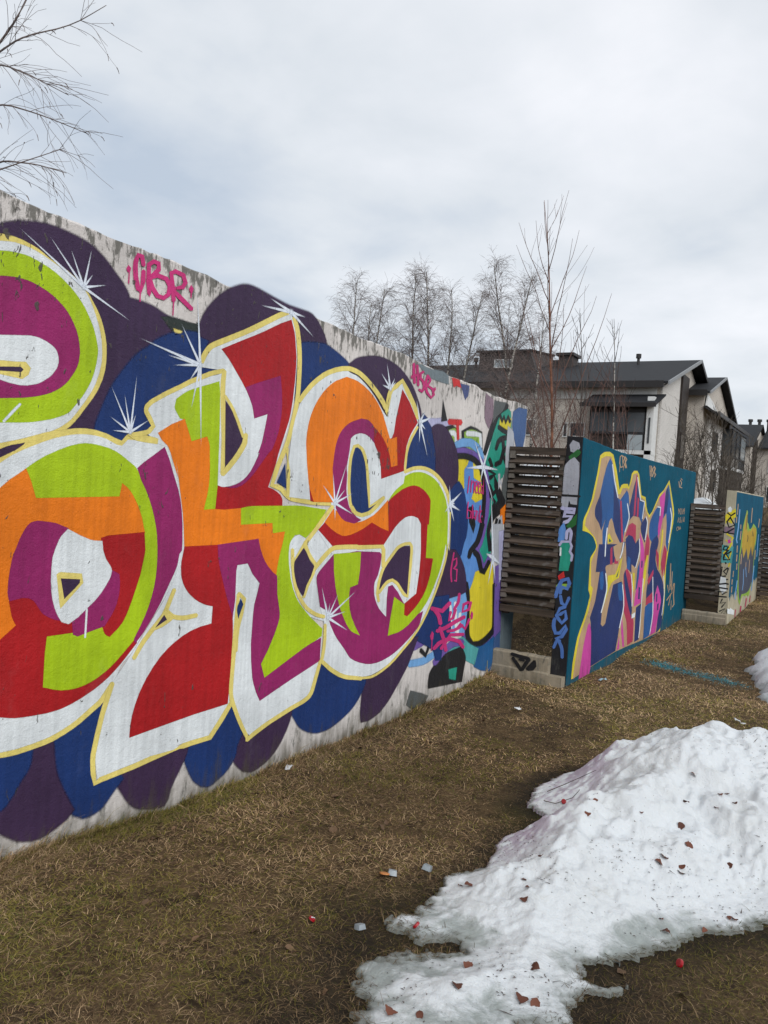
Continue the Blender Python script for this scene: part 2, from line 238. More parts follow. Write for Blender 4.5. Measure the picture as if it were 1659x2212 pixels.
('L1','magenta','P',[1948,2307,1996,2316,2021,2320,2060,2322,2086,2321,2109,2318,2143,2310,2179,2299,2202,2289,2225,2277,2257,2256,2274,2242,2296,2218,2313,2194,2328,2169,2339,2142,2346,2115,2350,2089,2351,2073,2347,2038,2342,2019,2328,1992,2302,1954,2285,1935,2265,1918,2242,1903,2218,1890,2191,1879,2149,1866,2122,1860,2083,1852,1971,1835]),
('L1','white','P',[1959,2078,2110,2102,2136,2102,2158,2099,2187,2091,2204,2084,2219,2076,2227,2070,2234,2062,2238,2054,2244,2037,2245,2019,2241,2003,2238,1995,2228,1980,2217,1965,2203,1952,2174,1931,2152,1919,2140,1915,2103,1905,2069,1902,2025,1905,1967,1913]),
('L1','yellow','P',[1964,1980,2043,1985,2092,1992,2113,1973,2105,1948,2079,1928,1982,1934,1966,1934]),
('L1','purple','P',[1965,1954,2071,1968,2080,1963,2072,1955,1966,1945]),
('O','yellow','P',[1980,1641,1996,1647,2102,1680,2204,1713,2242,1722,2353,1743,2400,1747,2435,1746,2465,1744,2520,1734,2566,1719,2612,1708,2639,1736,2657,1747,2670,1752,2682,1753,2706,1750,2771,1739,2804,1732,2829,1724,2843,1716,2853,1707,2881,1674,2585,1623,2408,1590,2219,1549,2003,1497,1987,1492]),
('O','purple','P',[1981,1622,2029,1642,2050,1649,2103,1665,2095,1659,2061,1635,1983,1593]),
('O','white','P',[1984,1563,1999,1572,2032,1596,2050,1607,2083,1624,2133,1647,2194,1672,2246,1691,2285,1702,2327,1712,2357,1717,2388,1720,2417,1721,2460,1719,2497,1714,2521,1709,2578,1688,2590,1686,2614,1685,2648,1716,2830,1718,2894,1711,2940,1636,2959,1600,2975,1564,3005,1491,3023,1435,3031,1398,3037,1361,3043,1312,3050,1207,3050,1180,3048,1155,3042,1130,3030,1102,2984,1019,2957,977,2924,934,2887,890,2820,819,2759,724,2743,704,2730,691,2685,658,2673,645,2663,629,2638,576,2627,560,2612,543,2576,510,2528,475,2437,431,2394,414,2336,397,2281,387,2227,381,2185,377,2109,375,2041,380]),
('O','yellow','S',[2035,372,2043,364,2084,359,2132,356,2211,359,2268,363,2305,368,2323,372,2366,384,2410,399,2447,414,2559,474,2577,489,2634,556,2630,566,2617,567,2560,503,2543,490,2434,430,2398,415,2355,400,2313,389,2296,385,2260,380,2205,375,2127,372,2080,375,2039,378]),
('K','white','P',[2763,1893,2793,1911,2972,2005,3031,2039,3105,2070,3148,2084,3223,2103,3242,2109,3255,2118,3277,2140,3107,2133,3126,2180,3166,2243,3475,2388,3746,2524,3836,2561,3866,2510,3879,2479,3895,2421,3911,2342,3916,2302,3916,2259,3913,2111,3906,2044,3893,1972,3880,1927,3810,1737,3792,1696,3768,1650,3760,1638,3729,1600,3703,1521,3750,1501,3809,1487,3824,1479,3837,1470,3846,1459,3852,1448,3863,1408,3956,1415,4021,1416,4130,1410,4327,1394,4278,1332,4241,1293,4195,1254,4119,1199,4064,1235,4013,1240,3975,1213,3956,1193,3947,1168,3944,1140,3950,1069,3959,1029,3975,980,4008,905,4033,866,4063,827,4122,768,4169,729,4223,690,4354,604,4366,449,4364,409,4260,184,3677,56,3632,91,3607,116,3570,172,3510,271,3459,275,3424,228,3372,170,3353,157,3331,148,3300,144,3262,145,3154,152,3118,151,3066,148,3145,132,2936,138,2774,137,2677,133,2569,121,2561,153,2549,224,2548,242,2553,301,2562,366,2570,406,2591,461,2609,521,2617,541,2627,560,2646,584,2720,666,2764,716,2929,923,2965,978,2998,1035,3022,1088,3030,1124,3034,1240,3032,1309,3029,1342,3024,1379,3008,1459,2984,1546,2941,1635,2903,1705,2863,1712,2838,1718,2809,1733,2765,1760,2808,1805,2775,1836,2753,1875,2757,1885]),
('K','white','P',[4057,1239,4125,1199,4244,1265,4428,1105,4274,994,4257,974,4255,963,4275,885,4325,751,4351,709,4399,646,4259,688,4217,703,4180,720,4149,738,4123,759,4079,803,4043,847,4028,869,4003,914,3974,980,3961,1023,3951,1066,3947,1110,3948,1149,3955,1174,3961,1186,3979,1207,3992,1215]),
('K','yellow','S',[2628,567,2616,566,2577,468,2563,426,2541,338,2523,252,2522,220,2526,175,2530,150,2548,97,2589,102,2787,108,2904,117,3158,128,3080,132,3125,124,3189,124,3337,118,3435,207,3496,273,3489,286,3471,288,3408,224,3318,139,3179,145,3114,145,3055,132,3133,129,2894,137,2777,128,2579,121,2555,110,2550,146,2547,170,2543,214,2544,244,2562,329,2584,417,2598,459,2635,557]),
('O','lime','P',[2114,1556,2167,1591,2207,1614,2266,1641,2322,1663,2369,1676,2400,1681,2433,1682,2486,1677,2534,1669,2580,1655,2608,1642,2691,1595,2700,1588,2718,1569,2750,1525,2784,1474,2806,1432,2833,1373,2849,1326,2861,1278,2874,1199,2874,1135,2868,1043,2859,989,2844,936,2822,884,2778,802,2748,757,2724,731,2669,683,2619,645,2567,615,2514,593,2479,584,2428,576,2396,575,2364,577,2340,581,2320,586,2289,596,2241,615,2242,770,2250,842,2387,840,2452,837,2557,846,2569,810,2595,795,2648,838,2660,850,2678,877,2706,937,2758,1079,2768,1117,2775,1155,2780,1192,2781,1225,2778,1274,2766,1317,2742,1373,2719,1415,2701,1442,2680,1467,2662,1485,2625,1510,2615,1448,2166,1434,2140,1501]),
('O','orange','P',[1989,1461,2045,1508,2114,1556,2140,1501,2166,1434,2615,1448,2625,1510,2653,1492,2671,1477,2691,1455,2719,1415,2735,1387,2754,1345,2778,1277,2633,1271,2528,1263,2519,1241,2488,1241,2468,1243,2442,1250,2401,1267,2349,1294,2321,1306,2276,1320,2243,1326,2191,1332,2168,1331,2150,1325,2143,1320,2137,1313,2124,1295,2107,1264,2080,1196,2071,1138,2066,1077,2066,1034,2069,1006,2076,973,2081,956,2087,940,2091,932,2108,907,2034,849,2019,839]),
('O','magenta','P',[2087,1221,2106,1269,2123,1300,2136,1318,2143,1325,2150,1330,2159,1333,2177,1337,2190,1337,2243,1331,2275,1325,2335,1306,2306,1278,2295,1259,2276,1192,2269,1161,2267,1115,2269,1066,2277,1017,2290,975,2311,927,2333,890,2271,910,2258,915,2238,926,2221,940,2213,950,2186,987,2177,997,2162,1006,2145,1012,2125,1014,2070,1007,2063,1032,2060,1048,2061,1091,2066,1138,2074,1185,2080,1205]),
('O','red','P',[2067,1007,2124,1014,2136,1013,2154,1010,2170,1002,2177,997,2186,987,2212,951,2221,940,2231,932,2254,918,2287,903,2327,892,2362,886,2390,888,2390,840,2250,842,2242,770,2241,615,2300,592,2340,581,2380,576,2412,575,2428,576,2462,580,2497,588,2531,599,2584,624,2619,645,2653,670,2697,706,2748,751,2762,738,2672,657,2637,629,2602,603,2562,580,2517,558,2445,531,2393,516,2342,506,2318,504,2268,503,2199,507,2155,511,2116,516,2087,523,2033,538,2018,844,2034,852,2105,905,2092,929,2084,945]),
('O','red','P',[2520,1257,2562,1265,2774,1277,2784,1191,2782,1172,2761,1074,2717,955,2689,891,2673,863,2663,850,2638,826,2595,794,2581,801,2569,810,2564,818,2550,850,2584,893,2608,929,2622,955,2627,969,2629,987,2628,1072,2597,1090,2579,1104,2562,1124,2541,1157,2533,1175,2525,1202]),
('O','magenta','P',[2575,1110,2631,1081,2637,1037,2637,1014,2633,980,2623,944,2612,920,2598,896,2560,848,2477,834,2414,821,2391,831,2383,887,2459,952,2500,983,2520,1001,2539,1021,2555,1044,2561,1056]),
('O','white','P',[2335,1300,2401,1269,2455,1249,2479,1244,2522,1242,2528,1202,2539,1175,2548,1157,2578,1120,2582,1112,2585,1102,2581,1081,2573,1065,2555,1038,2530,1006,2510,986,2491,969,2459,946,2409,908,2362,883,2327,896,2310,920,2300,937,2289,961,2279,989,2275,1003,2269,1034,2264,1082,2264,1138,2266,1172,2267,1182,2277,1213,2295,1256,2306,1272]),
('O','magenta','P',[2715,1588,2759,1619,2879,1698,2916,1634,2946,1568,2985,1490,3003,1439,3016,1386,3027,1311,3033,1227,3033,1181,3017,1163,3008,1114,3004,1101,2989,1069,2902,919,2858,856,2803,788,2756,738,2748,757,2787,818,2814,867,2830,902,2849,954,2863,1007,2870,1053,2874,1103,2874,1152,2871,1202,2864,1263,2853,1310,2838,1357,2820,1403,2799,1446,2776,1487,2741,1537]),
('O','yellow','P',[2291,1104,2299,1109,2309,1111,2417,1098,2426,1059,2317,957,2313,977]),
('O','purple','P',[2313,1084,2409,1073,2406,1061,2382,1039,2334,998]),
('O','white','S',[2456,937,2455,936,2453,809,2455,808,2457,808,2458,935]),
('O','yellow','P',[2646,1741,2670,1751,2682,1753,2711,1751,2818,1738,2832,1736,2830,1715,2745,1719,2699,1723,2677,1729]),
('K','yellow','S',[2669,1744,2677,1739,2735,1749,2769,1759,2782,1766,2809,1796,2784,1835,2762,1862,2758,1868,2758,1877,2761,1886,2783,1905,2791,1911,2876,1958,2913,1976,2977,2007,3036,2038,3177,2098,3205,2108,3280,2131,3286,2141,3274,2145,3198,2123,3168,2113,3025,2051,2966,2019,2903,1989,2865,1970,2779,1922,2769,1915,2743,1892,2739,1877,2739,1864,2744,1854,2766,1826,2789,1797,2768,1777,2760,1772,2730,1764,2674,1752]),
('K','yellow','S',[3283,2142,3269,2134,3262,2081,3263,2031,3294,1766,3299,1589,3310,1571,3327,1567,3336,1577,3329,1593,3325,1769,3293,2035,3292,2083,3296,2135]),
('K','yellow','S',[3101,2151,3118,2156,3134,2187,3146,2206,3167,2231,3184,2245,3220,2263,3442,2366,3531,2410,3732,2517,3813,2554,3819,2568,3800,2572,3715,2535,3514,2428,3427,2383,3206,2281,3165,2260,3143,2242,3119,2213,3107,2192,3092,2160]),
('K','yellow','S',[3864,2549,3853,2537,3881,2488,3893,2461,3908,2412,3920,2359,3928,2304,3931,2240,3933,2130,3928,2065,3921,2021,3905,1951,3883,1872,3864,1817,3842,1768,3777,1657,3757,1609,3732,1531,3792,1517,3820,1509,3832,1504,3868,1479,3896,1463,3915,1455,3937,1448,4009,1439,4145,1427,4241,1423,4393,1420,4408,1430,4393,1441,4241,1446,4148,1450,4014,1461,3948,1469,3933,1473,3919,1480,3893,1495,3855,1520,3838,1528,3803,1537,3761,1541,3790,1604,3810,1651,3876,1763,3898,1813,3918,1870,3941,1950,3957,2021,3964,2066,3969,2134,3968,2245,3964,2310,3956,2367,3944,2420,3928,2471,3915,2500,3883,2548]),
('K','red','P',[3254,2249,3519,2368,3599,2406,3750,2483,3840,2522,3876,2454,3886,2421,3908,2315,3910,2260,3907,2170,3897,2056,3883,1974,3870,1926,3787,1725,3769,1666,3708,1521,3764,1506,3796,1494,3825,1479,3837,1469,3846,1459,3852,1447,3857,1408,3581,1408,3539,1405,3411,1391,3368,1387,3328,1388,3271,1393,3271,1510,3274,1526,3425,1534,3520,1607,3541,1626,3577,1668,3592,1690,3617,1734,3635,1777,3656,1863,3670,1949,3553,1913,3542,1955,3531,1982,3511,2014,3472,2062,3426,2109,3334,2193,3307,2215]),
('K','magenta','P',[3466,2072,3584,2115,3767,2179,3786,2089,3795,2013,3794,1953,3781,1877,3775,1853,3757,1807,3727,1750,3718,1741,3695,1725,3598,1625,3565,1593,3535,1568,3502,1545,3472,1529,3440,1519,3424,1516,3388,1513,3308,1517,3380,1526,3404,1530,3425,1537,3449,1550,3473,1567,3498,1586,3541,1626,3577,1668,3592,1690,3617,1734,3635,1777,3656,1863,3670,1949,3553,1913,3542,1955,3531,1982,3508,2016]),
('K','white','P',[3274,1526,3310,1519,3328,1518,3374,1523,3422,1535,3454,1547,3484,1563,3510,1581,3542,1613,3568,1649,3609,1713,3512,1727,3415,1654,3323,1570,3275,1582]),
('K','purple','P',[3305,1979,3343,1944,3386,1899,3416,1863,3447,1818,3462,1800,3469,1790,3471,1780,3469,1768,3449,1724,3421,1680,3398,1651,3386,1640,3375,1633,3331,1618]),
('K','yellow','S',[3297,2007,3294,2001,3343,1958,3366,1933,3409,1873,3457,1797,3466,1796,3471,1801,3424,1878,3379,1939,3356,1964,3305,2007]),
('K','yellow','S',[3486,1819,3470,1811,3464,1771,3461,1763,3442,1735,3417,1703,3390,1674,3336,1622,3301,1590,3306,1578,3324,1578,3362,1609,3419,1662,3446,1692,3473,1725,3494,1757,3499,1769,3501,1811]),
('K','lime','P',[2945,1945,2992,1976,3026,1995,3072,2013,3245,2074,3254,2017,3260,1932,3266,1809,3272,1597,3274,1523,3266,1389,3169,1383,3192,1506,3198,1546,3199,1586,3195,1625,3188,1663,3157,1775,3062,1739,3006,1852,2975,1856,2943,1892,2938,1901,2937,1910]),
('K','orange','P',[2834,1766,2920,1814,3005,1850,3062,1739,3175,1773,3189,1746,3196,1727,3211,1612,3209,1643,3208,1566,3205,1515,3196,1463,3178,1386,3266,1389,3338,1386,3478,1396,3490,1308,3773,1314,3784,1253,3901,1261,3885,1181,3861,1112,3855,1074,3855,991,3813,1005,3794,1014,3748,1051,3720,1080,3708,1095,3668,1160,3647,1217,3462,1204,3296,1195,3197,1194,3055,1195,3044,1298,3032,1374,3008,1473,2957,1655,2980,1558,2925,1676,2907,1705,2899,1713,2860,1738]),
('K','lime','P',[3483,1396,3541,1404,3582,1407,3863,1410,3989,1413,4072,1410,4327,1390,4277,1335,4241,1301,4194,1266,4117,1214,4051,1239,4001,1236,3964,1205,3956,1193,3947,1168,3944,1127,3947,1090,3954,1049,3981,959,4012,894,4051,835,4086,797,4155,739,4211,697,4362,599,4359,555,4163,496,3778,376,3735,470,3797,554,3847,628,3881,682,3891,704,3892,716,3890,728,3876,765,3852,874,3843,943,3841,989,3845,1032,3853,1074,3862,1111,3885,1181,3901,1261,3784,1253,3773,1314,3490,1308]),
('K','magenta','P',[3301,1195,3556,1210,3647,1217,3668,1160,3696,1112,3720,1080,3749,1051,3794,1014,3809,1005,3843,988,3854,874,3881,788,3888,759,3889,730,3880,699,3848,634,3798,553,3735,470,3778,376,4163,496,4237,515,4354,540,4355,391,4052,325,3749,250,3711,308,3683,364,3669,403,3649,507,3639,608,3643,768,3648,833,3670,898,3686,960,3615,1022,3567,1085,3474,1080,3466,1046,3470,875,3459,766,3376,950,3328,1067,3310,1126]),
('K','red','P',[3055,1195,3301,1195,3310,1126,3328,1067,3376,950,3410,874,3443,810,3452,788,3459,766,3465,706,3469,495,3467,434,3457,293,3197,293,2749,275,2753,336,2762,383,2777,430,2799,480,2818,512,2841,547,2883,597,2927,640,2977,676,3014,697,3050,714,3079,727,3126,742,3157,749,3205,758,3292,766,3295,865,3247,877,3217,887,3185,901,3155,917,3116,945,3094,965,3075,987,3060,1011,3049,1035,3045,1049,3040,1091,3041,1122]),
('K','yellow','S',[3496,918,3496,908,3541,876,3522,796,3504,748,3498,721,3491,660,3493,587,3505,579,3516,583,3516,655,3523,715,3529,741,3547,789,3565,878,3511,917]),
('K','yellow','S',[3499,912,3488,908,3473,604,3471,356,3481,277,3492,270,3502,273,3494,351,3496,600,3509,905]),
('K','yellow','S',[3505,778,3493,774,3479,617,3467,399,3468,356,3472,339,3483,305,3498,271,3541,194,3586,121,3647,38,3662,33,3667,40,3609,123,3564,195,3522,271,3507,304,3496,336,3493,352,3492,393,3504,612,3516,770]),
('K','yellow','S',[3640,32,3655,27,3709,45,3795,68,3864,85,4079,123,4198,139,4237,148,4269,160,4292,178,4307,201,4378,377,4366,388,4348,386,4275,213,4261,193,4242,178,4214,167,4180,159,4061,143,3847,103,3777,87,3690,63,3638,43]),
('K','blue','P',[3521,880,3542,847,3510,771,3498,819,3500,841]),
('K','yellow','S',[2999,982,2987,981,2937,884,2921,859,2908,846,2846,790,2798,744,2777,719,2742,669,2747,660,2758,660,2795,709,2815,732,2863,778,2926,835,2940,849,2957,875,3006,974]),
('K','yellow','S',[2939,882,2939,873,2980,840,2994,833,3026,823,3060,817,3096,815,3172,819,3177,827,3166,835,3092,832,3059,834,3028,839,3001,847,2992,852,2951,882]),
('K','yellow','P',[2945,877,3007,833,2959,812,2926,799,2891,791,2839,780]),
('K','purple','P',[2935,851,2952,830,2881,798]),
('S','white','P',[3973,2032,3981,2045,4003,2072,4075,2142,4131,2186,4199,2228,4249,2252,4330,2283,4381,2297,4485,2314,4518,2306,4587,2299,4610,2295,4655,2281,4724,2253,4774,2229,4846,2189,4938,2122,5036,2063,5044,2169,5069,2255,5231,2334,5321,2271,5378,2226,5473,2136,5515,2083,5516,2069,5508,2054,5415,1938,5378,1870,5363,1824,5354,1778,5354,1682,5482,1704,5566,1714,5643,1713,5719,1705,5790,1691,5886,1658,5979,1615,6039,1579,6088,1536,6131,1483,6166,1428,6190,1371,6206,1312,6216,1241,6224,1044,6179,1106,6154,982,6143,952,6110,892,5978,687,5936,631,5863,548,5779,471,5684,402,5605,357,5402,260,5323,227,5281,214,5237,203,5142,185,5055,175,5022,175,4951,180,4885,188,4754,212,4752,206,4634,256,4560,291,4490,331,4390,393,4411,601,4394,623,4368,667,4325,751,4275,886,4255,963,4257,975,4263,986,4285,1006,4318,1030,4429,1096,4335,1180,4231,1262,4361,1380,4382,1402,4386,1415,4378,1442,3917,1471,3897,1679,3898,1705,3909,1810,3920,1880,3938,1945]),
('S','yellow','S',[3957,2050,3978,2053,4028,2104,4095,2162,4156,2205,4222,2243,4269,2265,4349,2293,4423,2312,4472,2321,4495,2323,4517,2323,4565,2320,4611,2313,4632,2308,4699,2286,4774,2254,4856,2212,4903,2184,4946,2155,4974,2131,5037,2077,5063,2187,5076,2235,5091,2260,5106,2271,5160,2297,5224,2343,5286,2286,5392,2200,5430,2164,5487,2100,5520,2098,5537,2112,5484,2179,5444,2217,5336,2305,5231,2370,5125,2313,5070,2286,5044,2268,5025,2236,5011,2185,5029,2102,5021,2145,4990,2172,4944,2203,4894,2232,4809,2274,4730,2308,4659,2331,4633,2337,4582,2345,4528,2348,4500,2347,4471,2344,4416,2335,4335,2314,4251,2284,4199,2260,4129,2219,4066,2174,3998,2113,3950,2061]),
('S','yellow','S',[5517,2041,5499,2038,5419,1957,5388,1916,5364,1873,5348,1830,5343,1803,5340,1686,5353,1681,5367,1686,5374,1803,5378,1829,5394,1871,5417,1912,5447,1953,5525,2034]),
('S','yellow','S',[5341,1678,5363,1674,5441,1693,5493,1704,5551,1711,5613,1714,5676,1712,5743,1704,5808,1690,5840,1681,5905,1657,5965,1629,5993,1613,6045,1576,6090,1536,6109,1514,6175,1415,6203,1410,6221,1420,6158,1520,6137,1544,6089,1586,6034,1625,6003,1643,5939,1673,5868,1698,5832,1709,5760,1724,5685,1733,5614,1735,5544,1731,5480,1723,5423,1711,5345,1690]),
('S','yellow','S',[6203,1370,6191,1366,6238,1050,6201,1111,6170,1014,6153,953,6103,856,6030,740,5949,631,5871,541,5786,463,5725,416,5613,350,5371,236,5289,207,5195,183,5146,174,5097,166,5052,163,5014,163,4929,174,4723,207,4717,204,4725,198,4932,163,5019,152,5062,151,5109,155,5159,162,5209,172,5306,196,5389,226,5633,340,5747,407,5810,454,5895,533,5975,624,6057,734,6131,851,6181,949,6199,1010,6204,1099,6243,1037,6216,1366]),
('S','yellow','S',[4367,390,4367,378,4475,305,4535,272,4599,241,4668,215,4712,202,4901,160,4917,166,4902,180,4715,223,4677,234,4614,258,4554,287,4498,317,4388,388]),
('S','yellow','S',[3871,1765,3860,1758,3887,1665,3883,1707,3882,1627,3887,1581,3893,1475,3905,1469,3917,1474,3913,1582,3909,1629,3881,1723,3885,1681,3883,1760]),
('S','blue','P',[3860,1670,3882,1524,3793,1555]),
('S','orange','P',[4065,1802,4064,1835,4067,1869,4076,1919,4086,1953,4101,1989,4122,2028,4163,2085,4214,2138,4251,2168,4291,2196,4336,2222,4361,2233,4474,2273,4566,2268,4614,2263,4691,2244,4769,2216,4819,2192,4865,2165,4906,2137,4942,2106,4975,2072,5095,1910,5199,1940,5236,1722,5138,1704,5102,1792,5075,1832,5040,1869,4999,1903,4953,1933,4901,1959,4872,1970,4808,1986,4706,2005,4583,1976,4556,1966,4510,1943,4472,1917,4457,1903,4432,1868,4409,1811,4399,1757,4389,1665,4406,1442,4172,1444,4132,1520,4116,1560,4086,1681]),
('S','red','P',[4122,1531,4146,1448,4175,1444]),
('S','orange','P',[4411,1394,4472,1370,4532,1329,4551,1321,4597,1308,4650,1301,4675,1299,4726,1299,4777,1305,4831,1317,4928,1347,4990,1377,5124,1462,5164,1229,5074,1247,5019,1261,4912,1295,4794,1250,4733,1233,4669,1218,4615,1210,4588,1208,4560,1208,4533,1210,4510,1215,4460,1231,4413,1250,4372,1272,4315,1307]),
('S','magenta','P',[4377,1682,4385,1756,4395,1810,4409,1848,4429,1885,4457,1917,4494,1945,4538,1970,4566,1982,4686,2017,4760,2017,4785,2013,4803,2007,4839,1991,4864,1969,4877,1931,4885,1864,4833,1896,4797,1912,4749,1923,4699,1925,4675,1923,4628,1912,4609,1905,4586,1892,4566,1877,4563,1845,4558,1797,4534,1673,4546,1632,4548,1534,4552,1509,4566,1465,4588,1422,4602,1403,4639,1373,4702,1336,4722,1329,4768,1319,4675,1299,4573,1315,4551,1321,4514,1338,4485,1359,4459,1382,4436,1408,4421,1435,4390,1580,4375,1665]),
('S','blue','P',[4591,1658,4591,1719,4595,1757,4607,1783,4634,1821,4679,1812,4698,1804,4721,1785,4743,1761,4779,1701,4806,1628,4839,1499,4858,1403,4849,1389,4828,1378,4805,1372,4749,1363,4715,1369,4684,1378,4670,1386,4643,1408,4633,1419,4621,1447,4595,1559,4591,1592]),
('S','blue','P',[4857,1412,5003,1452,4926,1399,4909,1390,4878,1384,4844,1382]),
('S','yellow','S',[4657,1373,4665,1380,4636,1419,4621,1445,4600,1520,4591,1575,4590,1678,4595,1739,4606,1772,4628,1819,4661,1826,4701,1811,4717,1802,4729,1790,4753,1758,4773,1724,4791,1672,4821,1550,4859,1405,5069,1476,5069,1485,5052,1488,4871,1419,4850,1551,4819,1674,4801,1728,4781,1764,4755,1797,4741,1811,4720,1823,4665,1841,4608,1829,4580,1775,4568,1740,4563,1678,4564,1575,4573,1519,4594,1443,4610,1415,4642,1376]),
('S','yellow','S',[5069,1485,5045,1485,4946,1423,4889,1391,4852,1376,4808,1368,4766,1362,4717,1371,4696,1377,4685,1384,4648,1415,4627,1417,4620,1407,4656,1372,4674,1362,4703,1353,4767,1342,4822,1349,4872,1358,4917,1376,4978,1409,5075,1473]),
('S','red','P',[4863,1978,4975,1919,4999,1903,5040,1868,5075,1832,5102,1792,5138,1704,5236,1722,5199,1940,5120,1916,5151,1959,5172,2077,5236,2290,5361,2206,5507,2073,5446,2018,5411,1981,5380,1939,5348,1874,5333,1780,5329,1726,5334,1690,5172,1656,5008,1619,4993,1700,4972,1754,4943,1803,4894,1851,4885,1864,4874,1906]),
('S','red','P',[5131,1449,5210,1499,5306,1543,5362,1560,5424,1575,5484,1584,5514,1586,5545,1585,5605,1578,5687,1554,5736,1532,5778,1508,5810,1480,5821,1465,5829,1428,5809,1170,5798,1247,5801,1001,5933,989,5928,913,5918,864,5882,787,5848,739,5805,697,5757,658,5681,604,5639,583,5588,566,5504,545,5481,571,5480,652,5672,715,5702,879,5708,994,5706,1074,5677,1280,5619,1329,5551,1343,5516,1347,5456,1345,5400,1335,5323,1303,5253,1262,5095,1132,4681,1135,4438,1144,4251,1261,4316,1303,4392,1260,4460,1231,4510,1216,4533,1210,4560,1208,4588,1208,4641,1213,4733,1233,4819,1258,4912,1295,5045,1253,5164,1229]),
('S','lime','P',[5130,1458,5184,1503,5224,1531,5271,1555,5347,1589,5359,1645,5436,1667,5491,1678,5553,1684,5619,1686,5687,1681,5793,1661,5858,1642,5917,1617,5997,1567,6054,1520,6101,1468,6132,1409,6152,1346,6167,1268,6188,1046,6155,1107,6125,1002,6099,934,6062,869,6019,807,5955,723,5909,671,5855,624,5792,581,5698,528,5604,486,5516,456,5454,442,5388,433,5245,430,5271,586,5308,730,5481,647,5483,562,5544,545,5668,600,5725,634,5782,675,5829,721,5849,748,5882,807,5907,865,5933,989,5801,1001,5795,1267,5817,1268,5826,1396,5821,1465,5813,1480,5779,1508,5736,1532,5687,1554,5605,1578,5545,1585,5514,1586,5484,1584,5424,1575,5333,1552,5255,1521]),
('S','magenta','P',[4444,1088,4637,1091,4732,1096,5049,1076,5077,1060,5069,984,5043,915,5001,862,4995,829,5006,768,5026,728,5056,688,5093,651,5135,622,5208,579,5202,731,5210,810,5269,816,5362,753,5480,652,5308,730,5271,586,5245,430,5388,433,5422,436,5485,448,5573,474,5727,544,5809,559,5768,472,5750,452,5724,433,5659,398,5588,366,5514,336,5439,309,5366,288,5294,272,5186,258,5114,255,5045,258,5014,261,4951,272,4859,298,4795,321,4739,347,4717,362,4650,427,4555,508,4517,546,4459,619,4411,703,4398,719,4383,730,4324,755,4269,918,4264,947,4266,959,4287,982,4322,1007]),
('S','lime','P',[4447,1092,4786,1090,4785,960,4772,867,4672,854,4663,814,4664,783,4670,740,4681,697,4712,637,4757,577,4839,494,4735,536,4714,549,4694,564,4658,599,4627,636,4568,715,4519,807,4490,881,4463,981]),
('S','purple','P',[5110,937,5135,963,5166,988,5337,1089,5359,1097,5411,1107,5509,1106,5526,1048,5534,981,5538,890,5533,824,5521,720,5456,763,5394,812,5371,827,5348,838,5272,867,5234,864,5200,858,5058,793,5075,868,5093,911]),
('S','yellow','S',[5082,709,5093,715,5073,764,5070,779,5073,815,5083,855,5105,909,5126,943,5139,958,5178,991,5313,1086,5329,1094,5355,1103,5385,1110,5415,1115,5444,1118,5500,1120,5512,1110,5524,1099,5528,1061,5525,960,5517,716,5500,726,5472,737,5366,823,5336,839,5265,866,5199,860,5172,853,5129,829,5065,784,5071,774,5089,773,5156,817,5195,839,5216,844,5263,850,5316,827,5340,815,5448,728,5483,713,5536,699,5562,956,5564,1059,5559,1101,5542,1118,5512,1135,5436,1135,5402,1132,5368,1126,5334,1118,5304,1108,5285,1097,5150,1002,5110,968,5095,951,5074,916,5051,861,5041,820,5038,782,5042,765,5066,715]),
('S','yellow','S',[4223,1002,4244,1001,4328,1060,4372,1089,4412,1111,4430,1118,4450,1123,4472,1125,4569,1125,4723,1120,4742,1115,5069,1110,5079,1089,5092,974,5115,964,5137,971,5128,1091,5095,1129,4748,1138,4729,1143,4565,1148,4464,1148,4434,1145,4407,1138,4384,1129,4341,1105,4296,1076,4216,1015]),
('S','yellow','S',[4403,1416,4382,1416,4290,1345,4203,1268,4106,1190,3998,1068,4006,1058,4025,1058,4135,1178,4232,1256,4320,1333,4409,1405]),
('K','yellow','S',[3982,1149,3970,1144,3981,1049,4005,955,4031,897,4067,843,4114,792,4152,760,4174,746,4221,721,4269,700,4310,687,4372,673,4385,677,4376,688,4317,703,4280,715,4236,734,4191,757,4173,769,4137,798,4092,848,4057,899,4032,956,4008,1049,3995,1143]),
('K','yellow','S',[4104,1187,4095,1178,4119,1135,4140,1106,4173,1075,4225,1034,4202,986,4146,912,4115,841,4126,831,4143,833,4176,903,4232,977,4257,1035,4198,1084,4168,1113,4148,1140,4121,1182]),
('K','purple','P',[4098,1146,4127,1118,4172,1062,4222,1024,4194,967,4148,909,4127,855,4122,842,4081,882,4058,909,4039,943,4024,979,4015,1008,4011,1036,4012,1059,4018,1071]),
('S','yellow','S',[4394,628,4381,625,4386,530,4380,464,4368,407,4363,398,4346,380,4353,370,4369,369,4389,387,4396,398,4409,457,4414,525,4407,621]),
('star1','pale','R',[2357,2362,2367,2364,2021,2530,2171,2536,2280,2512,2391,2543,2404,2431,2482,2402,2630,2268]),
('star2','pale','R',[3097,2141,3111,2143,3047,2510,2942,2330,2668,2205,2856,2154,2907,2110,2911,2175,3022,2047,3046,1896,3136,1704]),
('star3','pale','R',[2656,1756,2666,1757,2526,1965,2609,1935,2680,2038,2528,1820,2546,1755,2685,1845,2775,1828]),
('star4','pale','R',[3836,2568,3853,2571,3545,2547,3627,2606,3982,2569,4088,2461]),
('star5','pale','R',[5057,2276,5076,2278,4982,2456,4911,2370,4931,2287,5117,2365,5135,2337,5013,2348]),
('star6','pale','R',[5547,2077,5569,2079,5462,2255,5628,2180,5767,2141,5650,2027,5556,1908,5724,1799,5588,2147]),
('star7','pale','R',[4421,1435,4436,1435,4261,1558,4375,1641,4544,1721,4542,1534,4644,1507,4669,1353,4434,1314]),
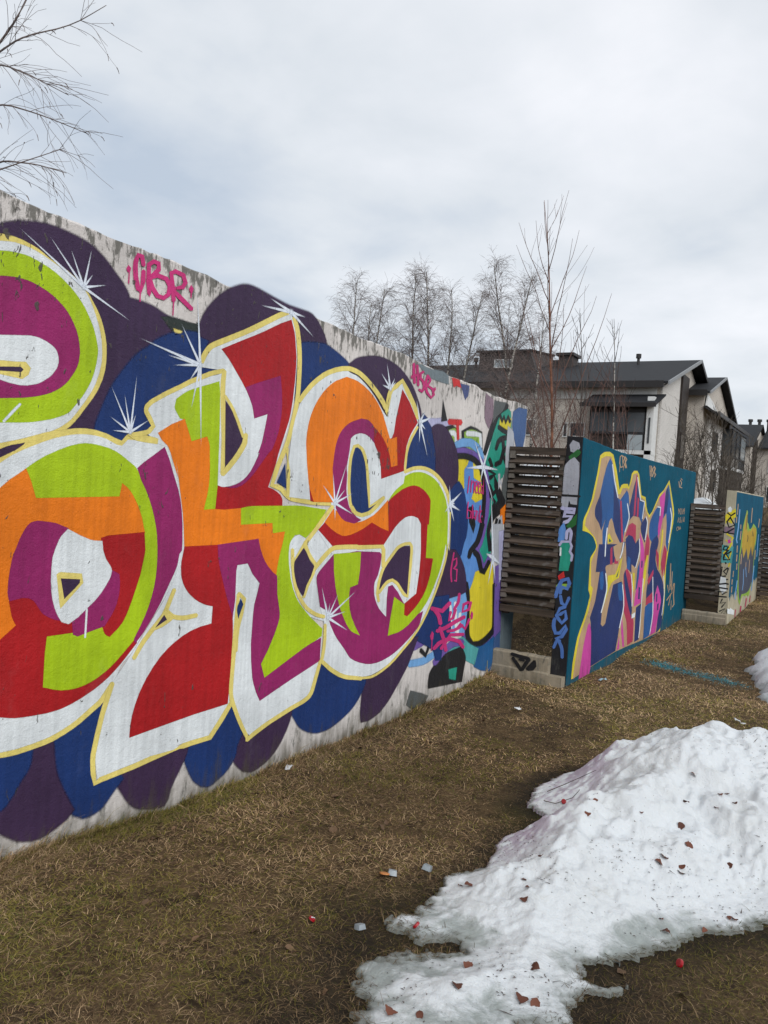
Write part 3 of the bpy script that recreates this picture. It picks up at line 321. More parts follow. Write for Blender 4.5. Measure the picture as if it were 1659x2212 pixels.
('star8','pale','R',[4418,669,4434,667,4321,895,4435,772,4531,824,4769,825,4644,688,4686,544,4376,794]),
('star9','pale','R',[6188,1438,6214,1438,6149,1612,6422,1557,6289,1449,6409,1381,6297,1276,6244,1491,6093,1366]),
('star10','pale','R',[6841,1789,6871,1790,6583,2030,6994,2062,6433,1759,7223,1777,7162,1439,6796,1642]),
('star11','pale','R',[7222,928,7258,926,7061,1591,7036,978,7437,845,7135,653,7328,673]),
('tagA','pink','S',[2688,2538,2697,2549,2683,2590,2646,2590,2627,2554,2625,2544,2624,2518,2629,2476,2635,2454,2649,2420,2680,2415,2700,2470,2699,2519,2687,2524,2675,2514,2674,2467,2670,2432,2670,2436,2661,2464,2655,2484,2650,2524,2650,2548,2652,2555,2657,2574,2664,2572,2674,2540]),
('tagA','pink','S',[2730,2415,2740,2425,2732,2486,2730,2554,2749,2569,2768,2568,2769,2550,2739,2518,2715,2499,2714,2488,2727,2487,2756,2507,2794,2549,2788,2585,2746,2587,2707,2558,2707,2479,2718,2419]),
('tagA','pink','S',[2713,2489,2725,2486,2774,2509,2825,2507,2841,2489,2844,2483,2844,2475,2839,2447,2818,2430,2789,2432,2759,2459,2755,2466,2742,2490,2728,2491,2720,2480,2731,2454,2737,2445,2773,2413,2823,2412,2862,2442,2871,2479,2870,2491,2865,2502,2842,2526,2774,2529,2717,2500]),
('tagA','pink','S',[2889,2417,2900,2427,2892,2484,2875,2550,2890,2558,2934,2553,2947,2528,2936,2509,2867,2480,2913,2443,3006,2401,3022,2406,3023,2418,2933,2461,2893,2479,2953,2497,2975,2532,2954,2571,2890,2577,2851,2554,2865,2476,2876,2420]),
('tagA','pink','P',[2586,2502,2597,2521,2612,2511,2606,2490,2594,2490]),
('tagA','pink','P',[2988,2506,3002,2527,3018,2514,3011,2491,2997,2491]),
('tagA','pink','S',[2603,2499,2601,2497,2601,2439,2603,2438,2606,2440,2606,2498]),
('tagA','pink','S',[2673,2428,2671,2425,2672,2372,2675,2371,2677,2373,2676,2427]),
('tagA','pink','S',[2888,2425,2885,2423,2885,2352,2888,2351,2890,2353,2891,2424]),
('tagA','pink','S',[3004,2500,3001,2497,3001,2464,3004,2463,3007,2466,3007,2499]),
('tagA','pink','S',[2731,2430,2728,2428,2728,2411,2731,2410,2734,2412,2733,2429]),
('tagB','pink','S',[5387,2515,5368,2504,5378,2427,5400,2364,5423,2360,5442,2371,5423,2435,5409,2511]),
('tagB','pink','S',[5442,2511,5425,2501,5462,2354,5483,2351,5501,2361,5463,2508]),
('tagB','pink','S',[5397,2428,5405,2420,5464,2419,5480,2427,5472,2435,5413,2435]),
('tagB','pink','S',[5564,2477,5542,2478,5487,2453,5492,2408,5521,2399,5539,2391,5557,2365,5559,2353,5548,2337,5543,2325,5512,2335,5490,2329,5492,2319,5552,2308,5585,2333,5599,2355,5597,2373,5574,2404,5550,2415,5528,2421,5523,2449,5563,2467]),
('tagB','pink','S',[5630,2462,5609,2455,5587,2409,5584,2393,5593,2349,5610,2322,5628,2309,5710,2280,5773,2319,5746,2367,5658,2381,5698,2427,5643,2460,5619,2458,5612,2447,5657,2421,5619,2371,5712,2352,5731,2319,5708,2299,5661,2323,5647,2333,5633,2356,5625,2397,5627,2411,5645,2455]),
('tagB','pink','P',[5354,2402,5367,2422,5384,2409,5375,2389]),
('tagB','pink','P',[5749,2367,5769,2384,5784,2366,5766,2345]),
('tagC','pink','S',[6547,1694,6537,1691,6522,1543,6531,1540,6541,1543,6556,1691]),
('tagC','pink','S',[6599,1661,6589,1658,6591,1550,6601,1547,6610,1550,6608,1658]),
('tagC','pink','S',[6595,1612,6607,1613,6640,1650,6653,1637,6658,1549,6667,1546,6677,1549,6674,1640,6639,1658,6589,1616]),
('tagC','pink','S',[6685,1599,6698,1598,6747,1617,6732,1655,6686,1651,6676,1595,6712,1542,6763,1551,6765,1556,6754,1558,6721,1550,6697,1596,6702,1645,6720,1648,6727,1620,6684,1604]),
('tagC','pink','S',[6757,1595,6769,1594,6819,1613,6801,1652,6757,1647,6747,1609,6753,1574,6779,1536,6836,1551,6836,1556,6824,1557,6786,1544,6774,1575,6769,1609,6774,1642,6789,1644,6798,1616,6755,1600]),
('tagC','pink','S',[6879,1611,6870,1615,6824,1613,6820,1552,6870,1537,6873,1696,6868,1538,6878,1535,6888,1538,6873,1705,6861,1546,6840,1556,6840,1607,6872,1607]),
('tagC','pink','S',[6557,1465,6548,1463,6541,1387,6548,1313,6641,1318,6646,1378,6565,1395,6554,1393,6557,1389,6628,1374,6624,1324,6561,1319,6562,1386,6567,1462]),
('tagC','pink','S',[6659,1439,6649,1436,6659,1310,6669,1307,6679,1310,6669,1436]),
('tagC','pink','S',[6751,1381,6743,1385,6692,1384,6691,1318,6744,1311,6748,1382,6747,1298,6758,1295,6767,1298,6748,1391,6732,1319,6708,1323,6708,1378,6744,1377]),
('tagC','pink','S',[6764,1390,6755,1387,6774,1293,6783,1368,6795,1377,6804,1286,6815,1283,6824,1286,6802,1385,6762,1372,6773,1302,6774,1387]),
('tagC','pink','S',[6831,1434,6821,1432,6828,1275,6838,1272,6848,1274,6841,1431]),
('tagC','pink','S',[6873,1389,6860,1389,6824,1359,6816,1342,6822,1326,6868,1273,6880,1271,6887,1275,6844,1327,6838,1342,6845,1356,6879,1385]),
('tagC','pink','P',[6873,1333,6888,1342,6902,1328,6887,1319]),
('tagD','pink','S',[6338,1020,6324,1017,6295,919,6285,861,6292,822,6314,763,6328,758,6340,762,6321,820,6315,858,6325,915,6350,1014]),
('tagD','pink','S',[6326,951,6342,947,6392,960,6391,925,6389,909,6369,895,6339,876,6410,859,6417,766,6391,773,6377,770,6384,763,6435,754,6435,865,6368,878,6395,886,6418,903,6421,922,6406,970,6327,958]),
('tagE','pink','S',[5934,574,5954,553,6186,504,6347,563,6338,585,6290,592,6158,541,5966,582]),
('tagE','pink','S',[5988,569,5980,551,6054,502,6072,487,6085,472,6118,414,6160,399,6189,411,6161,471,6142,493,6117,514,6032,565]),
('tagE','pink','S',[6070,357,6106,343,6285,350,6479,380,6665,402,6670,421,6627,433,6436,413,6247,383,6078,373]),
('tagE','pink','S',[6137,394,6116,381,6198,277,6265,163,6304,149,6329,159,6266,276,6176,383]),
('tagE','pink','S',[6509,649,6480,644,6471,588,6464,573,6451,559,6391,518,6405,502,6439,500,6507,541,6524,558,6533,577,6536,636]),
('tagE','pink','S',[6739,545,6704,555,6588,542,6581,459,6769,462,6803,532,6778,546,6744,543,6718,485,6618,475,6642,521,6734,531]),
('tagE','pink','S',[6346,504,6317,501,6302,416,6427,424,6467,500,6445,514,6413,512,6377,446,6333,432,6370,490]),
('tagE','pink','S',[6496,319,6531,316,6570,348,6686,289,6786,374,6766,390,6730,391,6669,317,6559,375,6481,335]),
('tagE','pink','S',[6041,208,6080,200,6160,227,6186,233,6289,240,6361,237,6393,232,6429,223,6542,193,6637,129,6683,121,6694,137,6585,213,6444,252,6398,263,6350,271,6260,274,6145,265,6109,258,6032,226]),
('tagE','pink','S',[6186,186,6221,181,6392,274,6649,244,6670,255,6642,271,6357,303,6173,203]),
('tagE','pink','S',[6277,333,6300,320,6415,310,6456,310,6527,316,6634,333,6635,346,6604,355,6496,341,6432,335,6400,335,6291,342]),
('tagE','pink','P',[5972,333,6000,370,6037,345,6032,299,5987,300]),
('tagE','pink','S',[6009,320,6002,319,6010,205,6017,201,6024,203,6017,316]),
('tagE','pink','P',[6779,419,6801,454,6838,424,6833,392,6827,374,6793,384]),
('star1','pale','S',[2006,1744,2008,1744,2044,1784,2077,1820,2077,1821,2075,1821,2041,1786,2006,1746]),
]
W2 = [
('mural','yellow2','P',[8107,1995,8175,2017,8251,2036,8315,2044,8460,2054,8614,2034,8794,1877,8985,1666,9058,1720,9156,1736,9345,1741,9399,1706,9464,1781,9503,1867,9604,1903,9763,1910,9870,1871,10073,1623,10304,1604,10394,1491,10462,1434,10499,1410,10618,1375,10764,1422,11135,1652,11410,1719,11733,1864,12197,1478,12262,1387,12244,1247,12122,1038,11959,639,12031,211,12043,52,12027,-52,11863,-294,10643,-252,9830,-212,9335,-194,8865,-192,7651,-211,7666,-54,7717,87,7760,174,7803,222,7989,390,8056,480,8092,547,8100,573,8086,592,8035,634,8030,652,8016,945,8031,965,8179,1032,8202,1055,8200,1080,8150,1124,8076,1168,8026,1187,7902,1218,7830,1229,7677,1245,7674,1327,7701,1366,7812,1443,7914,1543,8052,1818]),
('mural','tan','P',[8159,1966,8331,1999,8399,2003,8547,2006,8673,1892,8919,1619,9030,1611,9110,1684,9338,1694,9411,1670,9514,1762,9573,1859,9772,1883,10031,1600,10265,1569,10308,1501,10354,1456,10441,1410,10604,1338,10819,1422,11097,1580,11203,1629,11693,1802,12093,1478,12141,1420,12148,1386,12078,1136,11894,697,11877,516,11922,64,11896,-90,11787,-291,11541,-283,10643,-252,9832,-212,9335,-194,9097,-191,8639,-195,8146,-203,7705,-217,7773,25,7829,164,7870,214,8079,398,8160,537,8198,639,8113,674,8064,899,8069,917,8100,952,8242,1049,8254,1069,8184,1134,8109,1173,7929,1235,7748,1293,7763,1355,7943,1506,7997,1572,8119,1823]),
('mural','blue5','P',[8497,1987,8575,1955,8604,1937,8726,1777,8941,1574,9046,1556,9234,1236,9268,1149,9239,1046,8930,1203,8823,1305,8730,1363,8646,1327,8595,1221,8598,1155,8647,995,8635,975,8557,921,8356,1008,8428,1042,8447,1061,8405,1216,8431,1271,8493,1353,8348,1231,8240,1313,8117,1362,8087,1379,8069,1397,8056,1434,8076,1470,8177,1546,8291,1763,8371,1883,8414,1928]),
('mural','navy2','P',[8702,1728,8942,1569,9059,1460,9118,1383,9258,1051,9094,1123,8999,1172,8914,1224,8845,1278,8823,1305,8797,1391,8777,1533]),
('mural','navy2','P',[8117,1517,8228,1611,8341,1387,8357,1236,8240,1313,8117,1362,8087,1379,8070,1397,8061,1453,8073,1475]),
('mural','navy2','P',[8301,1084,9053,1056,9147,989,9186,948,9181,927,9107,870,8651,846,8622,818,8736,672,8754,612,8736,563,8608,340,8606,213,8688,181,8746,193,8790,210,8933,502,8986,603,9390,612,9472,557,9500,529,9567,389,9582,286,9566,237,9431,47,9354,-186,8314,-195,8208,281,8161,333,8293,459,8320,495,8363,604,8414,793,8256,803]),
('mural','blue5','P',[8435,782,8539,789,8608,672,8577,587,8482,605,8438,705]),
('mural','blue5','P',[9227,599,9415,600,9498,465,9480,382,9348,400,9269,486]),
('mural','red3','P',[8782,1019,8853,1041,8923,822,8825,828,8815,869]),
('mural','red3','P',[8999,898,9170,931,9160,828,8997,838]),
('mural','tan','P',[8900,1039,9252,1072,9412,1103,9489,1064,9369,944,9339,922,9295,905,9186,878,9087,868,8967,940]),
('mural','navy2','P',[9316,1070,9442,1076,9285,894,9224,887]),
('mural','white','S',[9362,1067,9337,1065,9298,978,9220,899,9238,892,9265,893,9348,973,9383,1061]),
('mural','tan','P',[8620,828,8765,839,9241,831,9343,909,9558,909,9485,722,9423,641,9018,626,8861,362,8792,205,8748,191,8688,181,8606,213,8627,338,8731,460,8749,493,8764,586,8761,720,8738,801]),
('mural','yellow2','P',[8759,725,9072,716,9270,871,9345,904,9247,670,9032,654,8974,644,8929,630,8864,594,8780,516,8595,322,8693,435,8744,513,8760,597]),
('mural','teal3','P',[9121,684,9214,747,9265,808,9292,870,9180,690]),
('mural','blue5','P',[9325,1668,9403,1632,9428,1612,9505,1479,9522,1381,9502,1341,9463,1301,9342,1194,9307,1103,9300,1081,9181,1273,9080,1453,9055,1519,9057,1546,9080,1566]),
('mural','red3','P',[9045,1545,9110,1546,9325,1080,9251,1077]),
('mural','navy2','P',[9780,1856,10039,1578,10273,1547,10285,1434,10205,1253,10112,1355,9725,1380,9552,1328,9542,1360,9511,1456,9520,1517,9674,1744]),
('mural','blue5','P',[9977,1544,10251,1535,10260,1434,10200,1317,10184,1287,10072,1340,10035,1367]),
('mural','red3','P',[9734,1855,9804,1857,9825,1385,9736,1374]),
('mural','red3','P',[9878,1598,9966,1577,9990,1356,9906,1368]),
('mural','red3','P',[9394,1135,9537,1264,9708,1288,9905,1253,9953,1031,9759,1128,9572,1151]),
('mural','navy2','P',[9433,1106,9573,1148,9770,1123,9953,1031,10123,1098,10192,960,10184,886,10136,799,10074,730,10023,709,9950,693,9879,676,9689,739,9598,781,9548,848,9509,957]),
('mural','blue5','P',[9605,899,9752,859,9748,729,9588,739]),
('mural','navy2','P',[10411,1365,10514,1311,10543,1283,10542,1205,10506,1086,10447,1030,10304,1105,10201,1175,10165,1222,10164,1243,10187,1266,10231,1288]),
('mural','pink2','P',[10122,1176,10338,1037,10452,938,10572,676,10493,817,10484,260,10109,247,10136,385,10261,602,10286,791,10266,900]),
('mural','blue5','P',[10163,722,10243,808,10271,679,10264,610,10206,470,10139,453]),
('mural','navy2','P',[10345,802,10409,793,10424,717,10364,715]),
('mural','navy2','P',[10303,473,10384,455,10405,314,10313,323]),
('mural','red3','P',[10565,1143,10711,1060,10737,1032,10747,988,10741,877,10714,785,10683,762,10630,742,10577,722,10510,838,10486,913,10506,1002]),
('mural','blue5','P',[10696,1304,10776,1357,10927,1433,11132,1500,11273,1470,11240,1125,11219,1102,11004,1059,10907,1014,10769,1058,10720,1080,10697,1101,10656,1176,10658,1253]),
('mural','navy2','P',[10851,1016,10894,1037,10958,1054,11189,1103,11286,1043,11310,1013,11303,989,11200,857,11183,809,11197,759,11275,689,11442,570,11180,564,10773,615,10805,940]),
('mural','pink2','P',[11139,1610,11493,1696,11523,1584,11505,1413,11475,1332,11330,1103,11297,1048,11213,1161,11212,1231,11275,1433,11236,1505]),
('mural','blue5','P',[11543,1697,11572,1724,11725,1803,12144,1404,12159,1328,12070,1171,11997,846,11954,874,11862,929,11802,983,11781,1241,11685,1408,11496,1327]),
('mural','navy2','P',[11545,1691,11644,1762,11749,1653,11762,1588,11724,1462,11712,1420,11506,1383]),
('mural','yellow2','S',[11524,1175,11485,1171,11485,996,11419,848,11477,618,11517,609,11555,613,11505,842,11573,990,11564,1168]),
('mural','red3','P',[11168,920,11327,856,11379,824,11409,750,11423,621,11388,648,11256,756]),
('mural','red3','P',[11714,948,11884,882,11931,849,11940,797,11897,514,11793,620,11746,495,11708,538,11577,697]),
('mural','red3','P',[9463,681,9482,701,9607,751,9763,680,9847,632,9886,578,9913,494,10031,238,9976,200,9966,178,10000,152,10119,87,10155,55,10180,-37,10188,-199,9900,-203,9841,-21,9788,89,9751,128,9598,249,9564,288,9540,370,9532,494,9477,615]),
('mural','navy2','P',[9483,658,9480,680,9522,741,9882,395,9984,284,10025,216,10004,129,9829,268,9672,417,9558,551]),
('mural','tan','P',[9821,787,10050,729,10025,585,10107,253,10093,231,10031,193,10012,256,9937,492,9863,653]),
('mural','yellow2','P',[9924,682,10023,664,10058,482,9980,400]),
('mural','navy2','P',[10239,216,10530,244,10529,-218,10281,-218,10241,91]),
('mural','white','P',[10034,154,10208,163,10202,107,10034,109]),
('mural','yellow2','P',[10637,857,10718,853,10660,570,10592,367,10541,418,10507,468,10521,655,10547,731]),
('mural','navy2','P',[10832,680,10919,720,11106,773,11279,206,10806,204,10771,353,10777,415,10831,525,10815,622]),
('mural','red3','P',[10782,195,10780,278,11213,342,11256,189]),
('mural','red3','P',[10871,456,10777,523,11106,645,11127,586,11093,564]),
('mural','blue5','P',[10763,173,10971,197,11209,190,11291,10,11311,-97,11258,-163,11168,-223,11126,-253,10790,-255,10758,30]),
('mural','navy2','P',[11137,686,11436,599,11521,568,11671,499,11804,421,11850,383,11934,271,11995,83,11986,-56,11939,-188,11903,-234,11855,-252,11775,-262,11599,-279,11612,-224,11654,-10,11640,115,11608,199,11443,403,11332,300,11297,154]),
('mural','pink2','P',[11285,106,11342,274,11461,402,11676,261,11772,170,11778,131,11727,59,11666,-12,11544,-259,11173,-259,11239,-88]),
('mural','navy2','P',[11410,281,11491,286,11515,170,11447,177]),
('mural','navy2','P',[11530,130,11632,133,11634,43,11561,45]),
('mural','pink2','P',[8108,260,8169,278,8240,182,8294,-52,8315,-215,8283,-271,7911,-255,8001,75]),
('mural','pink2','P',[9520,207,9652,-3,9755,-198,9674,-191,9548,10]),
('mural','tan','P',[9392,-75,9460,22,9497,-176,9341,-184]),
('mural','pink2','P',[9431,-123,9476,-34,9509,-188,9409,-189]),
('mural','white','S',[8604,1931,8592,1927,8733,1757,8922,1583,8941,1581,8953,1585,8767,1760,8621,1929]),
('mural','white','S',[9389,1521,9376,1517,9491,1396,9506,1350,9436,1265,9359,1195,9372,1190,9393,1192,9475,1262,9546,1348,9530,1396,9410,1518]),
('mural','white','S',[9798,1839,9783,1834,10026,1564,10254,1544,10197,1339,10216,1334,10237,1337,10292,1550,10059,1570,9820,1837]),
('mural','white','S',[10406,1363,10394,1358,10486,1308,10509,1283,10494,1207,10440,1066,10460,1061,10482,1063,10542,1204,10557,1283,10531,1310,10432,1360]),
('mural','white','S',[11059,1489,11075,1483,11247,1476,11241,1372,11268,1368,11295,1371,11292,1484,11082,1493]),
('mural','white','S',[11948,1476,11929,1471,12043,1378,12087,1315,12066,1193,11989,978,12012,973,12037,975,12120,1191,12142,1314,12096,1379,11975,1473]),
('mural','white','S',[8583,1254,8566,1251,8545,1097,8562,951,8579,946,8595,949,8582,1095,8600,1249]),
('mural','white','S',[10125,1090,10110,1087,10170,990,10184,927,10139,852,10032,734,10046,729,10066,730,10178,848,10225,924,10209,989,10145,1086]),
('mural','white','S',[8655,761,8641,758,8724,625,8730,566,8649,439,8573,345,8587,339,8606,339,8686,433,8768,562,8762,622,8674,756]),
('mural','white','S',[9442,574,9429,572,9518,442,9566,318,9549,248,9431,69,9445,64,9462,63,9584,243,9602,314,9553,439,9460,570]),
('mural','white','S',[9848,668,9833,665,9942,492,9992,265,10010,260,10027,261,9980,489,9867,664]),
('mural','white','S',[10528,562,10511,561,10522,-94,10496,-196,10512,-201,10530,-201,10559,-100,10545,558]),
('mural','white','S',[11101,544,11084,542,11210,222,11262,34,11239,-78,11160,-238,11177,-244,11197,-244,11281,-84,11304,29,11251,218,11121,540]),
('mural','white','S',[11836,504,11821,502,11918,346,11960,244,11952,124,11905,-64,11923,-69,11941,-69,11992,119,12001,240,11958,343,11856,500]),
('mural','yellow2','P',[8628,1167,8685,1191,8864,1095,8660,1081,8650,1104]),
('mural','teal3','P',[8689,1135,8797,1102,8692,1099]),
('tagF','tan','S',[8989,2054,8969,2054,8889,2033,8888,1961,8953,1911,9045,1926,9047,1931,9028,1932,8966,1920,8923,1964,8921,2031,8990,2049]),
('tagF','tan','S',[8999,2051,8985,2047,9056,1915,9150,1955,9072,1982,9125,2036,9010,2051,8990,2049,8992,2044,9090,2032,9036,1979,9113,1953,9063,1925,9017,2049]),
('tagF','tan','S',[9115,2048,9100,2043,9155,1919,9173,1917,9188,1921,9133,2046]),
('tagF','tan','S',[9118,2047,9111,2042,9190,2018,9133,1985,9213,1921,9233,1920,9246,1924,9170,1986,9227,2020,9139,2048]),
('tagF','tan','S',[8914,1935,8907,1933,8920,1864,8927,1863,8934,1864,8921,1933]),
('tagF','tan','S',[9085,1933,9078,1931,9073,1890,9081,1889,9088,1891,9092,1931]),
('tagG','tan','S',[10423,2010,10404,2005,10463,1882,10485,1879,10505,1884,10446,2008]),
('tagG','tan','S',[10514,2009,10494,2004,10551,1874,10574,1871,10594,1875,10537,2006]),
('tagG','tan','S',[10431,1945,10438,1940,10542,1933,10565,1936,10559,1942,10455,1949]),
('tagG','tan','S',[10635,1996,10608,1994,10548,1967,10628,1923,10583,1876,10600,1872,10625,1875,10676,1925,10596,1968,10647,1991]),
('tagG','tan','S',[10663,2016,10643,2011,10723,1863,10827,1908,10726,1939,10781,1989,10683,2015,10655,2015,10647,2009,10732,1985,10678,1936,10777,1906,10731,1874,10686,2013]),
('tagG','tan','S',[10505,1885,10495,1883,10505,1826,10514,1825,10524,1827,10514,1884]),
('tagH','tan','S',[12445,1873,12424,1869,12509,1784,12539,1781,12561,1786,12474,1871]),
('tagH','tan','S',[12538,1896,12526,1890,12645,1855,12569,1783,12738,1778,12763,1783,12747,1788,12617,1789,12704,1858,12571,1896]),
('tagH','tan','S',[12585,1924,12580,1919,12694,1896,12719,1896,12725,1901,12610,1925]),
('tagI','tan','S',[12578,1469,12563,1467,12626,1382,12702,1426,12594,1468,12574,1469,12565,1466,12666,1426,12629,1389,12596,1467]),
('tagI','tan','S',[12781,1469,12761,1470,12697,1462,12749,1382,12837,1381,12849,1384,12834,1387,12773,1387,12731,1459,12781,1465]),
('tagI','tan','S',[12844,1470,12829,1467,12879,1384,12898,1382,12913,1384,12863,1468]),
('tagI','tan','S',[12973,1381,12990,1384,12959,1464,13019,1447,12957,1420,12968,1417,12989,1417,13058,1447,12946,1471,12955,1384]),
('tagI','tan','S',[13089,1477,13071,1475,13063,1384,13081,1381,13099,1383,13106,1475]),
('tagI','tan','S',[12604,1260,12622,1262,12634,1334,12707,1261,12726,1259,12739,1261,12631,1341,12589,1263]),
('tagI','tan','S',[12823,1338,12803,1338,12736,1309,12845,1280,12770,1255,12780,1251,12801,1252,12883,1280,12774,1309,12834,1335]),
('tagI','tan','S',[12937,1249,12954,1251,12934,1332,13009,1261,13023,1338,13068,1264,13088,1261,13103,1264,13020,1345,13006,1268,12930,1339,12920,1252]),
('tagI','tan','S',[13114,1343,13097,1341,13115,1263,13133,1261,13150,1263,13133,1341]),
('tagI','tan','S',[12641,1196,12620,1196,12537,1176,12578,1131,12665,1136,12667,1140,12648,1142,12594,1136,12572,1174,12647,1192]),
('tagI','tan','S',[12707,1195,12690,1193,12706,1141,12799,1156,12738,1193,12718,1195,12706,1192,12763,1158,12719,1148,12724,1192]),
('tagI','tan','S',[12829,1147,12846,1148,12827,1194,12886,1154,12906,1152,12918,1155,12820,1201,12812,1150]),
('tagJ','tan','S',[12305,660,12275,657,12361,262,12394,254,12425,256,12338,653]),
('tagJ','tan','S',[12476,527,12450,525,12458,375,12555,190,12583,184,12607,186,12516,371,12502,521]),
('tagJ','tan','S',[12187,348,12161,344,12304,220,12432,330,12548,211,12713,326,12685,335,12648,335,12548,225,12432,344,12304,233,12222,341]),
('tagJ','tan','S',[12198,118,12237,115,12551,187,12535,196,12495,199,12183,127]),
('tagJ','tan','S',[12495,186,12467,186,12354,34,12377,27,12405,27,12518,179]),
('tagJ','tan','S',[12718,332,12684,331,12681,151,12776,5,12652,-22,12668,-31,12710,-35,12850,-6,12755,144,12751,325]),
('tagJ','tan','S',[12567,82,12548,82,12568,-57,12588,-63,12607,-62,12587,77]),
]
E2 = [
('end','silver','P',[634,2100,693,2076,705,2034,674,1981,620,1997,607,2056]),
('end','green','P',[606,1944,688,2016,716,1991,701,1965,676,1943,627,1902]),
('end','silver','P',[617,1910,659,1938,707,1888,715,1769,715,1588,570,1584,571,1802,574,1840,577,1857,584,1872]),
('end','silver','P',[564,1557,713,1562,714,1494,656,1498,636,1532,624,1453,565,1475]),
('end','lavender','S',[556,1455,564,1440,615,1429,684,1439,679,1426,600,1429,588,1363,661,1371,640,1344,598,1325,594,1308,609,1301,661,1323,686,1387,611,1383,618,1406,698,1403,706,1459,617,1458,569,1466]),
('end','green','P',[668,1335,724,1408,719,1305,665,1257,628,1280]),
('end','blue3','P',[604,1313,619,1262,622,1245,616,1140,559,1126,559,1204,564,1248,571,1266]),
('end','lavender','S',[637,1151,647,1159,650,1214,651,1225,660,1237,663,1246,664,1232,670,1214,664,1137,673,1129,684,1136,693,1216,686,1241,667,1268,643,1251,630,1233,627,1215,627,1159]),
('end','teal','P',[595,1121,665,1144,682,1104,687,1086,682,1063,672,1041,702,1001,682,904,677,860,589,850,596,990,582,1058,585,1079]),
('end','lavender','S',[572,1087,582,1089,600,1122,670,1129,686,1094,672,1040,697,1007,693,958,700,951,708,957,714,1012,690,1044,703,1096,678,1144,590,1137,568,1096]),
('end','white','S',[589,1071,584,1068,586,998,591,995,596,999,593,1068]),
('end','red2','P',[584,796,633,845,646,795,595,763]),
('end','lime2','P',[568,698,589,718,695,731,710,707,652,681,620,670,602,670,584,674]),
('end','blue6','S',[569,583,585,591,606,680,633,747,676,768,684,739,673,698,619,709,600,636,611,624,627,632,634,684,688,673,714,741,689,795,612,767,577,687,558,596]),
('end','blue6','S',[617,617,608,605,627,533,679,508,716,598,708,611,693,605,671,532,649,549,631,612]),
('end','blue6','S',[684,515,671,522,615,496,583,412,642,425,674,456,680,403,652,364,624,398,603,428,588,429,583,414,603,380,652,338,705,398,684,480,631,447,603,430,633,478,680,501]),
('end','blue6','S',[579,394,565,384,559,330,560,310,564,291,589,234,648,242,687,316,686,297,652,231,595,196,640,164,655,170,654,186,624,196,671,212,714,297,691,344,634,264,605,259,592,301,588,316,587,331,591,384]),
('end','blue6','S',[622,197,609,191,579,107,586,96,600,102,630,185]),
('end','blue6','S',[634,181,628,168,652,120,658,105,663,73,669,21,681,14,691,25,688,79,682,113,675,131,648,179]),
('end','black','S',[544,1574,549,1567,738,1566,743,1573,738,1579,549,1580]),
]
